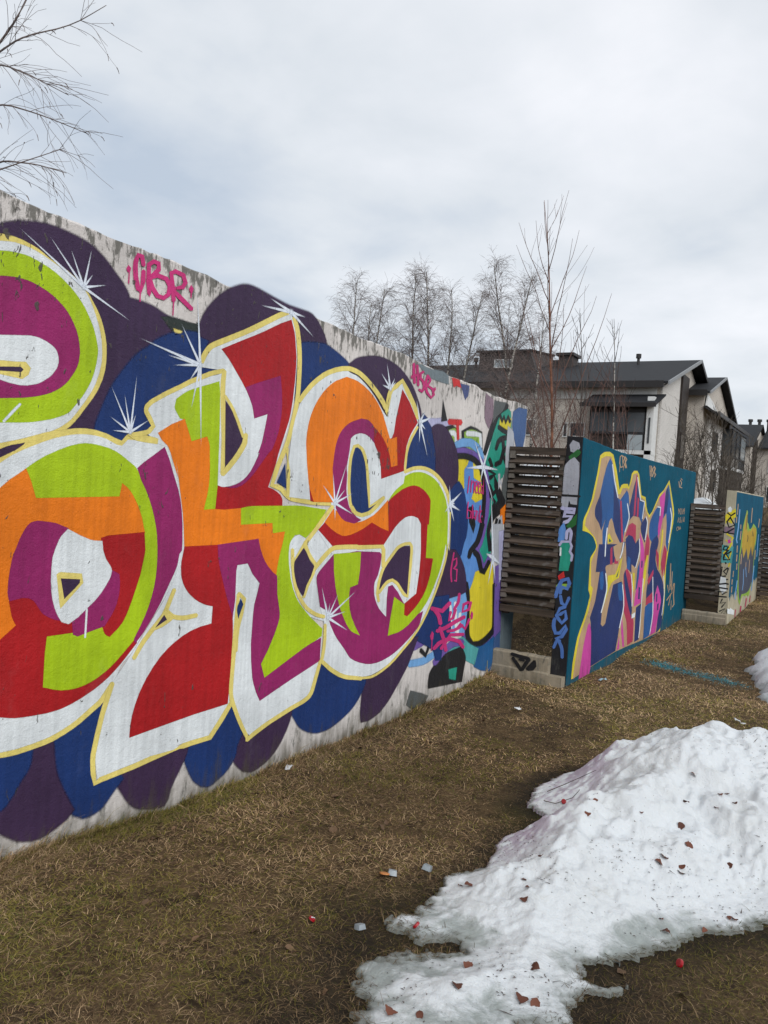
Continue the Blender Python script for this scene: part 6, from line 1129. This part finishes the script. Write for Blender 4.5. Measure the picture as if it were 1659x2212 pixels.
def debris():
    r = np.random.default_rng(9); n = 900
    x = r.uniform(1.5, 3.4, n * 4); y = r.uniform(2.05, 5.2, n * 4); k = (snow_ratio(x, y) > .03) & (fbm(x * 2.5, y * 2.5, 13) > .47); x, y = x[k][:n], y[k][:n]
    h, _ = snow_h(x, y); z = ground_z(x, y) + h + .0135; L = r.uniform(.002, .009, len(x)); L = np.where(r.random(len(x)) < .07, L * 4, L); az = r.random(len(x)) * 6.3; wd = np.minimum(L * .4, .0022)
    dx, dy = np.cos(az), np.sin(az); P = np.stack([x, y, z], 1); A = np.stack([dx, dy, r.normal(0, .2, len(x))], 1) * L[:, None]; B = np.stack([-dy, dx, 0 * dx], 1) * wd[:, None]; U_ = np.zeros_like(P); U_[:, 2] = .0015
    V = np.stack([P - A, P - B + U_, P + A, P + B + U_], 1).reshape(-1, 3); b = np.arange(len(x))[:, None] * 4
    tag(np_mesh('snow_debris', V, b + np.array([[0, 1, 2, 3]]), M['twig']), 'specks of soil, bark and needles strewn over the snow', 'debris', kind='stuff')
debris()

# ================================================================= trees
def rand_perp(r, d):
    v = r.normal(0, 1, 3); v -= d * (v @ d); return v / (np.linalg.norm(v) + 1e-9)
def wander(r, p, d, L, k, wob, grav=0.):
    pts = [p]; d = d / np.linalg.norm(d)
    for i in range(k):
        d = d + r.normal(0, wob, 3) + np.array([0, 0, grav]); d /= np.linalg.norm(d); pts.append(pts[-1] + d * L / k)
    return np.array(pts), d
def birch_lines(seed, H=12., lean=(.02, 0), density=1., start=.25):
    r = np.random.default_rng(seed); trunk, limbs, twigs = [], [], []
    t, _ = wander(r, np.zeros(3), np.array([lean[0], lean[1], 1.]), H, 16, .025)
    trunk.append((t, .0095 * H, .0016 * H))
    nb = int(46 * density)
    for q in range(nb):
        u = start + (1 - start) * (q + r.random()) / nb * .97; i = u * 16; k = min(int(i), 15); p = t[k] + (t[k + 1] - t[k]) * (i - k); d = t[k + 1] - t[k]; d /= np.linalg.norm(d)
        az = r.random() * 6.28; out = np.array([math.cos(az), math.sin(az), 0]); bd = out * .62 + d * (.75 + .3 * u)
        L = H * (.265 * (1 - u) ** .8 + .045) * r.uniform(.65, 1.15)
        b, _ = wander(r, p, bd, L, 6, .10, .02); limbs.append((b, .0024 * H * (1 - u) + .010, .005))
        for s in range(int(5 + 9 * L)):
            v = .25 + .75 * r.random(); j = v * 6; kk = min(int(j), 5); pp = b[kk] + (b[kk + 1] - b[kk]) * (j - kk); bd2 = b[kk + 1] - b[kk]; bd2 /= np.linalg.norm(bd2)
            tw, _ = wander(r, pp, bd2 + rand_perp(r, bd2) * .8, r.uniform(.4, 1.05) * (.6 + .05 * H), 5, .14, -.13); twigs.append((tw, .0058, .0034))
            for s2 in range(2):
                k3 = r.integers(1, 5); t3, _ = wander(r, tw[k3], (tw[k3 + 1] - tw[k3]) / np.linalg.norm(tw[k3 + 1] - tw[k3]) + rand_perp(r, np.array([0, 0, 1.])) * .6, r.uniform(.25, .6), 4, .15, -.22); twigs.append((t3, .0046, .003))
    return trunk, limbs, twigs
def tree_from(name, label, cat, group, loc, lines, mats, parts=('trunk', 'limbs', 'crown'), rot=0., sc=1., share=None):
    root = tag(empty(name, loc), label, cat, group); root.rotation_euler = (0, 0, rot); root.scale = (sc,) * 3
    obs = []
    for pn, ls, mt, n in zip(parts, lines, mats, (8, 4, 3)):
        if not ls: continue
        V, F = tubes(ls, n); o = np_mesh(pn, V, F, mt, root, smooth=True); obs.append(o)
        if pn == 'twigs': o['kind'] = 'stuff'
    return root
VAR = {}
def birch(label, x, y, top, variant, rot, H=12.):
    z = float(ground_z(x, y)); sc = (top - z) / H
    if variant not in VAR:
        VAR[variant] = tree_from('birch_tree', label, 'tree', 'bare birches behind the wall', (x, y, z), birch_lines(100 + variant, H, ((0, 0), (.01, .0), (.0, 0), (.09, .0))[variant], (1.05, .95, .8, .75)[variant], (.18, .15, .2, .3)[variant]), (M['birch'], M['birch_twig'], M['birch_twig'])); r = VAR[variant]
    else:
        src = VAR[variant]; r = src.copy(); link(r)
        for c in src.children: cc = c.copy(); link(cc, r)
        tag(r, label)
    r.location = (x, y, z); r.rotation_euler = (0, 0, rot); r.scale = (sc,) * 3
birch('bare birch at the left end of the row, full drooping crown', -21.6, 37, 12.6, 0, .3)
birch('slimmer bare birch just right of the leftmost one', -20.5, 37.4, 12.1, 1, 2.1)
birch('low bare birch closing the left pair on the right', -19.55, 36.4, 10.8, 2, 4.0)
birch('conical bare birch left of the middle cluster', -17.25, 37, 12.4, 0, 3.6)
birch('tallest dense bare birch of the middle cluster', -16.15, 37.2, 12.6, 1, 5.2)
birch('bare birch with a straight pale trunk in the middle cluster', -15.2, 36.8, 12.0, 2, 1.0)
birch('leaning forked bare birch right of the middle cluster', -15.3, 37.5, 11.6, 3, 0.2)
birch('bare birch in front of the dormer roof', -12.3, 36, 11.9, 3, .5)
birch('bare birch with many fine twigs left of the red-brown young tree', -11.3, 36.5, 12.4, 2, 2.7)
birch('low twiggy bare birch behind the red-brown young tree', -10.2, 36, 10.0, 1, 3.3)
def upswept(seed, H, nb, spread=.42, sub=3, start=.15, lean=(0, 0), r0=.04, tw=.0045):
    r = np.random.default_rng(seed); t, _ = wander(r, np.zeros(3), np.array([lean[0], lean[1], 1.]), H, 12, .03); limbs, twigs = [], []
    for q in range(nb):
        u = start + (.93 - start) * (q + r.random()) / nb; i = u * 12; k = min(int(i), 11); p = t[k] + (t[k + 1] - t[k]) * (i - k); az = r.random() * 6.28
        bd = np.array([math.cos(az) * spread * 1.5, math.sin(az) * spread * 1.5, 1.]); L = H * (.42 * (1 - u) + .10) * r.uniform(.75, 1.1)
        b, _ = wander(r, p, bd, L, 7, .05, .06); limbs.append((b, r0 * .36 * (1 - u) + .004, tw * .7))
        for s in range(sub):
            k2 = r.integers(1, 6); d2 = b[k2 + 1] - b[k2]; d2 /= np.linalg.norm(d2); tt, _ = wander(r, b[k2], d2 + rand_perp(r, d2) * .6, L * r.uniform(.2, .5), 5, .07, .06); twigs.append((tt, tw, tw * .6))
    return [(t, r0, tw)], limbs, twigs
zr = float(ground_z(-.53, 10.5))
tree_from('young_tree', 'slender red-brown young tree rising behind the first slatted fence', 'tree', None, (-.50, 10.5, zr), upswept(5, 5.57 - zr, 22, .34, 2, .22, (-.03, 0), .030, .0027), (M['bark_red'], M['twig_red'], M['twig_red']))
zs = float(ground_z(-1.1, 14)); tree_from('sapling', 'thin bare sapling just right of the red-brown young tree', 'tree', None, (-1.15, 14, zs), upswept(8, 4.75 - zs, 13, .4, 2, .3, (-.02, 0), .018, .0038), (M['twig'], M['twig'], M['twig']))
zs = float(ground_z(-.8, 14)); tree_from('sapling', 'thin bare sapling with a pale yellowish stem before the balcony', 'tree', None, (-.62, 14, zs), upswept(9, 4.7 - zs, 11, .5, 2, .42, (-.05, 0), .017, .0036), (M['birch'], M['twig'], M['twig']))
def shrub(seed, H, stems, spread, nb, tw=.006, r0=.02):
    r = np.random.default_rng(seed); L1, L2, L3 = [], [], []
    for s in range(stems):
        az = r.random() * 6.28; h = H * r.uniform(.65, 1.); d = np.array([math.cos(az) * spread * r.random(), math.sin(az) * spread * r.random(), 1.]); t, _ = wander(r, np.array([r.normal(0, .12), r.normal(0, .12), -.1]), d, h, 9, .08, .02); L1.append((t, r0, tw))
        for q in range(nb):
            k = r.integers(2, 9); dd = t[k] - t[k - 1]; dd /= np.linalg.norm(dd); b, _ = wander(r, t[k], dd + rand_perp(r, dd) * .8, h * r.uniform(.18, .42) * (1.2 - k / 12), 5, .12, .04); L2.append((b, tw * 1.2, tw * .7))
            for s2 in range(3):
                k2 = r.integers(1, 5); d3 = b[k2 + 1] - b[k2]; d3 /= np.linalg.norm(d3); c, _ = wander(r, b[k2], d3 + rand_perp(r, d3) * .8, h * r.uniform(.06, .16), 3, .15, .02); L3.append((c, tw * .8, tw * .55))
    return L1, L2, L3
def bush(label, x, y, H, seed, stems, spread, nb, mt, tw, group):
    tree_from('bush', label, 'bush', group, (x, y, float(ground_z(x, y))), shrub(seed, H, stems, spread, nb, tw, tw * 2.6), (mt, mt, mt), ('stems', 'branches', 'twigs'))
for lab, x, y, H, sd in (('reddish bare bush behind the blue end of the first wall', -2.4, 12.6, 2.6, 31), ('reddish bare bush left of the red-brown young tree', -1.7, 12.2, 2.5, 32), ('reddish bare bush around the foot of the red-brown young tree', -1.0, 12.6, 2.7, 33),
        ('reddish bare bush above the black wall end', -.9, 13.6, 2.8, 34), ('reddish bare bush before the dark balcony', -.7, 15.2, 2.9, 35), ('taller reddish bare bush before the slate roof', -2.2, 15.8, 3.6, 36)):
    bush(lab, x, y, H, sd, 5, .42, 6, M['twig_red'], .0026, 'reddish bushes behind the first fence')
for lab, x, y, H, sd in (('grey bare bush left of the wing window, nearest the teal wall', -1.5, 25, 2.9, 41), ('grey bare bush before the narrow wing window', -.9, 25.5, 3.3, 42), ('grey bare bush before the glazed wing balcony', -.3, 26, 3.0, 43),
        ('grey bare bush above the second slatted fence', .2, 25.5, 2.9, 44), ('dense bare bush above the third wall end', .7, 26.2, 3.2, 45), ('dense bare bush at the right edge of the view', 1.35, 26.5, 3.4, 46), ('low grey bare bush beside the far snow remnant', -.1, 23.5, 2.2, 47)):
    bush(lab, x, y, H, sd, 9, .38, 11, M['bush'], .0056, 'grey bushes behind the second fence')

# birch left of the view whose branches hang into the upper left corner
def near_birch():
    r = np.random.default_rng(77); root = tag(empty('birch_tree', (-4.3, 3.2, float(ground_z(-4.3, 3.2)))), 'near birch left of the frame with branches hanging over the upper left corner', 'tree'); off = np.array(root.location)
    t, _ = wander(r, np.array([-4.3, 3.2, -.2]), np.array([0, 0, 1.]), 9, 14, .02)
    branches, twigs = [], []
    paths = [[(-4.3, 3.2, 3.0), (-3.1, 2.95, 3.55), (-2.1, 2.93, 3.85), (-1.64, 2.99, 4.03), (-1.52, 3.05, 4.12), (-1.30, 3.22, 4.22), (-1.14, 3.37, 4.40)],
             [(-2.1, 2.93, 3.85), (-1.75, 2.98, 4.00), (-1.55, 3.02, 4.2), (-1.42, 3.10, 4.55), (-1.35, 3.1, 4.9)],
             [(-4.3, 3.2, 3.0), (-3.0, 3.05, 3.85), (-2.0, 3.03, 4.0), (-1.68, 3.02, 3.98), (-1.52, 3.12, 3.92), (-1.36, 3.30, 3.84)],
             [(-4.3, 3.2, 2.7), (-3.0, 3.1, 3.45), (-2.1, 3.06, 3.75), (-1.72, 3.06, 3.77), (-1.58, 3.25, 3.75), (-1.42, 3.52, 3.70)],
             [(-4.3, 3.2, 2.5), (-3.0, 3.1, 3.0), (-2.2, 3.08, 3.25), (-1.84, 3.10, 3.38), (-1.66, 3.2, 3.46), (-1.46, 3.36, 3.58)],
             [(-3.0, 3.1, 3.0), (-2.2, 3.14, 3.35), (-1.86, 3.16, 3.48), (-1.66, 3.28, 3.47), (-1.52, 3.42, 3.44)]]
    for P in paths:
        P = np.array(P); s = np.linspace(0, len(P) - 1, 24); i = np.clip(s.astype(int), 0, len(P) - 2); f = (s - i)[:, None]; Q = P[i] * (1 - f) + P[i + 1] * f
        Q = np.array([Q[max(0, k - 1):k + 2].mean(0) for k in range(24)]); branches.append((Q, .010, .0018))
        for q in range(22):
            k = r.integers(9, 23); d = Q[min(k + 1, 23)] - Q[k - 1]; d /= np.linalg.norm(d)
            tw, _ = wander(r, Q[k], d + rand_perp(r, d) * .75 + np.array([0, .0, -.12]), r.uniform(.12, .42), 6, .10, -.07); twigs.append((tw, .0016, .0009))
            if r.random() < .7: k2 = r.integers(1, 5); t2, _ = wander(r, tw[k2], tw[k2 + 1] - tw[k2] + rand_perp(r, d) * .03, r.uniform(.08, .22), 5, .12, -.06); twigs.append((t2, .0013, .0008)); tip = t2
            else: tip = tw
            if r.random() < .35: e = tip[-1]; dd = tip[-1] - tip[-2]; dd /= np.linalg.norm(dd); twigs.append((np.array([e, e + dd * .012 + [0, 0, -.006], e + dd * .022 + [0, 0, -.02]]), .0032, .0018))
    for pn, ls, mt, n in (('trunk', [(t, .11, .03)], M['birch'], 9), ('branch', branches, M['birch_twig'], 6), ('twigs', twigs, M['birch_twig'], 4)):
        V, F = tubes(ls, n); o = np_mesh(pn, V - off, F, mt, root, smooth=True)
        if pn == 'twigs': o['kind'] = 'stuff'
near_birch()

# ================================================================= apartment buildings behind
def quad_slab(mb, a, b, c, d, t):
    """sloped slab through four corners with thickness t downwards"""
    P = [a, b, c, d]; mb.hexa([(p[0], p[1], p[2] - t) for p in P] + [tuple(p) for p in P]); return mb
def window_y(root, x0, x1, y, z0, z1, pane=None, fr=.07, frame_mat=None):
    """window in a wall facing -y"""
    f = MB().box(x0, x1, y - .05, y + .05, z1 - fr, z1).box(x0, x1, y - .08, y + .05, z0, z0 + fr).box(x0, x0 + fr, y - .05, y + .05, z0 + fr, z1 - fr).box(x1 - fr, x1, y - .05, y + .05, z0 + fr, z1 - fr).build('window', frame_mat or M['trim'], root)
    MB().box(x0 + fr, x1 - fr, y - .02, y + .03, z0 + fr, z1 - fr).build('pane', pane or M['glass'], f); return f
def window_x(root, y0, y1, x, z0, z1, pane=None, fr=.07, frame_mat=None):
    f = MB().box(x - .05, x + .05, y0, y1, z1 - fr, z1).box(x - .05, x + .08, y0, y1, z0, z0 + fr).box(x - .05, x + .05, y0, y0 + fr, z0 + fr, z1 - fr).box(x - .05, x + .05, y1 - fr, y1, z0 + fr, z1 - fr).build('window', frame_mat or M['trim'], root)
    MB().box(x - .03, x + .02, y0 + fr, y1 - fr, z0 + fr, z1 - fr).build('pane', pane or M['glass'], f); return f
def gable_block(root, x0, x1, y0, y1, yr, ze, zr_, zb, m, name='wall'):
    """walls with a gable on both x ends, ridge along x"""
    V = [(x, y, z) for x in (x0, x1) for y, z in ((y0, zb), (y1, zb), (y1, ze[1]), (yr, zr_), (y0, ze[0]))]
    F = [(0, 1, 2, 3, 4), (9, 8, 7, 6, 5), (0, 4, 9, 5), (4, 3, 8, 9), (3, 2, 7, 8), (2, 1, 6, 7), (1, 0, 5, 6)]
    return mesh_obj(name, V, F, m, root)
A = tag(empty('apartment_building', (0, 0, 0)), 'pale brick apartment block with slate grey roof, dormer and dark glazed balcony', 'building')
gable_block(A, -34, -8.7, 56, 76, 66, (9.22, 9.0), 12.15, -1, M['brick'])
MB().box(-8.68, -8.55, 56.0, 62.1, -1, 8.9).build('gable_facing', M['brick2'], A)
mesh_obj('gable_facing', [(x, y, z) for x in (-8.69, -8.56) for y, z in ((56., 8.92), (62.1, 8.92), (62.1, 10.95), (56., 9.1))], [(0, 1, 2, 3), (7, 6, 5, 4), (0, 4, 5, 1), (1, 5, 6, 2), (2, 6, 7, 3), (3, 7, 4, 0)], M['brick2'], A)
MB().box(-8.68, -8.40, 62.12, 64.7, -1, 10.9).build('stair_panel', M['panel'], A)
for z in (1.2, 4.6): window_x(A, 62.5, 64.3, -8.36, z, z + 2.0, M['glass'], .12, M['panel'])
rf = MB(); quad_slab(rf, (-34.4, 55.2, 9.40), (-8.1, 55.2, 9.40), (-7.9, 66, 12.52), (-34.4, 66, 12.52), .16); quad_slab(rf, (-34.4, 66.01, 12.52), (-7.9, 66.01, 12.52), (-7.9, 77, 9.0), (-34.4, 77, 9.0), .16)
roofA = rf.build('roof', M['roof'], A)
MB().box(-34.4, -8.35, 55.04, 55.18, 8.98, 9.42).build('gutter', M['fascia'], roofA)
quad_slab(MB(), (-8.08, 55.2, 9.41), (-7.98, 55.2, 9.41), (-7.80, 66, 12.53), (-7.90, 66, 12.53), .24).build('verge_board', M['verge'], roofA)
quad_slab(MB(), (-7.90, 66.02, 12.53), (-7.80, 66.02, 12.53), (-7.8, 77, 9.0), (-7.9, 77, 9.0), .30).build('verge_board', M['fascia'], roofA)
MB().box(-34, -8.9, 55.90, 55.98, 8.3, 9.22).build('frieze', M['trim'], A)
dm = MB(); dm.hexa([(-24.6, 61.5, 10.6), (-19.4, 61.5, 10.6), (-19.4, 67, 10.6), (-24.6, 67, 10.6), (-24.6, 61.5, 12.75), (-20.2, 61.5, 12.75), (-20.2, 67, 13.25), (-24.6, 67, 13.25)])
dorm = dm.build('dormer', M['shed'], A); MB().hexa([(-24.8, 61.2, 12.74), (-20.1, 61.2, 12.74), (-20.1, 67.2, 13.26), (-24.8, 67.2, 13.26), (-24.8, 61.2, 12.88), (-20.0, 61.2, 12.88), (-20.0, 67.2, 13.40), (-24.8, 67.2, 13.40)]).build('dormer_roof', M['roof'], dorm)
window_y(A, -23.2, -21.6, 61.42, 11.45, 12.15, M['glass3'], .08)
ch = MB().box(-18.3, -17.2, 63, 64.6, 11, 12.6).build('chimney', M['shed'], A); MB().box(-18.5, -17.0, 62.8, 64.8, 12.602, 12.82).build('chimney_cap', M['fascia'], ch)
MB().box(-18.9, -18.32, 63.2, 64.4, 11, 12.3).build('chimney', M['shed'], A)
for x in (-12.2, -26.0): MB().tube([(x, 64, 11.5), (x, 64, 12.45)], .11, .11, 10).tube([(x, 64, 12.42), (x, 64, 12.75)], .2, .2, 10).build('vent_pipe', M['fascia'], A)
window_y(A, -15.25, -14.9, 55.97, 5.55, 6.6); window_y(A, -14.75, -13.65, 55.97, 5.6, 6.63); window_y(A, -18.4, -17.3, 55.97, 5.6, 6.8); window_y(A, -21.4, -20.2, 55.97, 5.6, 6.8)
# glazed balcony stack on the front corner
MB().box(-13.05, -8.72, 54.6, 55.97, 4.45, 4.72).build('balcony_floor', M['trim'], A)
bal = tag(MB().box(-12.98, -9.25, 54.78, 54.84, 5.95, 7.55).build('balcony_glazing', M['glass2'], A), 'dark glazed balcony')
for x in (-12.99, -11.75, -10.5, -9.3): MB().box(x - .035, x + .035, 54.74, 54.779, 4.73, 7.62).build('mullion', M['fascia'], bal)
MB().box(-13.05, -9.2, 54.68, 54.73, 5.78, 5.93).build('handrail', M['rail'], bal)
MB().box(-12.9, -9.3, 54.70, 54.725, 4.95, 5.02).build('rail_bar', M['rail'], bal)
MB().box(-10.35, -9.36, 54.66, 54.695, 4.75, 5.75).build('rail_panel', M['glass3'], bal)
MB().box(-12.95, -10.45, 54.86, 54.90, 4.75, 5.9).build('parapet', M['panel'], bal)
MB().box(-13.0, -9.2, 54.74, 54.85, 7.25, 7.7).build('lintel', M['fascia'], bal)
MB().box(-9.18, -8.74, 54.6, 55.96, -1, 8.3).build('corner_pier', M['trim'], A); MB().box(-9.02, -8.9, 54.55, 54.598, 5.2, 6.9).build('pier_window', M['glass'], A)
cr = MB(); quad_slab(cr, (-13.5, 54.1, 7.80), (-8.5, 54.1, 7.80), (-8.3, 55.95, 8.62), (-13.2, 55.95, 8.62), .12); can = cr.build('canopy', M['roof'], A)
MB().box(-13.55, -8.5, 54.0, 54.09, 7.56, 7.84).build('canopy_gutter', M['fascia'], can)
window_y(A, -10.2, -9.25, 55.6, 2.3, 4.3, M['glass'], .1)
MB().box(-11.9, -11.0, 54.95, 55.3, 4.73, 5.05).box(-11.85, -11.05, 55.28, 55.36, 5.05, 5.5).build('balcony_chair', M['furniture'], A)
W = tag(empty('apartment_building', (0, 0, 0)), 'pale brick gabled wing with a long lean-to canopy and glazed bay', 'building')
gable_block(W, -12, -7.4, 65.6, 81, 72.5, (10.0, 9.0), 11.75, -1, M['brick'])
wf = MB(); quad_slab(wf, (-12, 65.0, 9.98), (-6.95, 65.0, 9.98), (-6.9, 72.5, 12.10), (-12, 72.5, 12.10), .15); quad_slab(wf, (-12, 72.51, 12.1), (-6.9, 72.51, 12.1), (-6.9, 81.6, 9.05), (-12, 81.6, 9.05), .15); wroof = wf.build('roof', M['roof'], W)
MB().box(-12, -7.1, 64.88, 64.98, 9.66, 10.1).build('gutter', M['fascia'], wroof)
quad_slab(MB(), (-6.93, 65.0, 9.99), (-6.84, 65.0, 9.99), (-6.79, 72.5, 12.11), (-6.88, 72.5, 12.11), .2).build('verge_board', M['verge'], wroof); quad_slab(MB(), (-6.88, 72.52, 12.11), (-6.79, 72.52, 12.11), (-6.79, 81.6, 9.05), (-6.88, 81.6, 9.05), .26).build('verge_board', M['fascia'], wroof)
MB().box(-7.38, -7.2, 67.6, 75.2, -1, 8.1).build('gable_facing', M['brick2'], W)
wc = MB(); quad_slab(wc, (-7.35, 65.4, 8.95), (-6.3, 65.4, 8.42), (-6.3, 91, 8.55), (-7.35, 91, 9.05), .16); wcan = wc.build('canopy', M['roof'], W); MB().box(-6.29, -6.2, 65.4, 91, 8.2, 8.52).build('canopy_gutter', M['fascia'], wcan)
mesh_obj('canopy_flashing', [(-7.3, 65.7, 8.98), (-7.3, 71.5, 8.98), (-7.3, 69.2, 9.6), (-7.3, 66.2, 9.95), (-7.16, 65.7, 8.96), (-7.16, 71.5, 8.96), (-7.26, 69.2, 9.6), (-7.26, 66.2, 9.95)], [(0, 3, 2, 1), (4, 5, 6, 7), (0, 1, 5, 4), (1, 2, 6, 5), (2, 3, 7, 6), (3, 0, 4, 7)], M['trim'], W)
window_x(W, 69.8, 72.4, -7.17, 5.7, 7.35, M['glass'], .1, M['panel']); window_x(W, 70.2, 72.6, -7.17, 2.5, 4.25, M['glass'], .1, M['panel'])
MB().box(-7.38, -6.55, 75.8, 86, -1, 4.5).build('bay_base', M['panel'], W)
bay = MB().box(-7.38, -6.50, 76.0, 86, 5.75, 8.1).build('bay_glazing', M['glass2'], W)
MB().box(-6.49, -6.45, 82.2, 86, 5.8, 7.9).build('bay_glazing', M['glass3'], W)
for y in (76.0, 79.0, 82.1, 86.): MB().box(-6.52, -6.42, y - .06, y + .06, 4.5, 8.1).build('mullion', M['rail'], bay)
MB().box(-7.38, -6.44, 75.9, 86.1, 4.52, 4.8).build('bay_floor', M['trim'], W); MB().box(-6.52, -6.46, 76, 86, 4.82, 5.6).build('bay_parapet', M['glass'], W); MB().box(-6.54, -6.40, 76, 86, 5.62, 5.72).build('handrail', M['rail'], W)
B = tag(empty('apartment_building', (0, 0, 0)), 'farthest pale apartment block with dark roof and chimney pots at the right edge', 'building')
gable_block(B, -14, -6.9, 95, 112, 103, (8.1, 8.1), 10.6, -1, M['brick'])
bf = MB(); quad_slab(bf, (-14, 94.2, 7.9), (-6.6, 94.2, 7.9), (-6.55, 103, 10.95), (-14, 103, 10.95), .16); quad_slab(bf, (-14, 103.01, 10.95), (-6.55, 103.01, 10.95), (-6.55, 112.6, 8.0), (-14, 112.6, 8.0), .16); broof = bf.build('roof', M['roof'], B)
MB().box(-6.9, -6.6, 97, 99, -1, 8.8).build('stair_panel', M['panel'], B)
gable_block(B, -9, 2, 99, 116, 107, (8.0, 8.0), 10.3, -1, M['brick'], 'wing_wall')
bf = MB(); quad_slab(bf, (-6.5, 98.4, 8.0), (2.5, 98.4, 8.0), (2.5, 107, 10.75), (-6.5, 107, 10.75), .16); quad_slab(bf, (-6.5, 107.01, 10.75), (2.5, 107.01, 10.75), (2.5, 116, 8.0), (-6.5, 116, 8.0), .16); b2 = bf.build('roof', M['roof'], B)
for x in (-8.3, -7.3, -6.3, -5.3): MB().tube([(x, 106, 9.6), (x, 106, 11.6)], .17, .17, 8).tube([(x, 106, 11.55), (x, 106, 11.85)], .27, .27, 8).build('chimney_pot', M['fascia'], b2)
window_y(B, -5.4, -4.4, 98.95, 5.2, 6.9); window_y(B, -3.4, -2.6, 98.95, 5.2, 6.9); window_y(B, -5.4, -4.4, 98.95, 1.9, 3.7); window_y(B, -3.4, -2.6, 98.95, 1.9, 3.7)
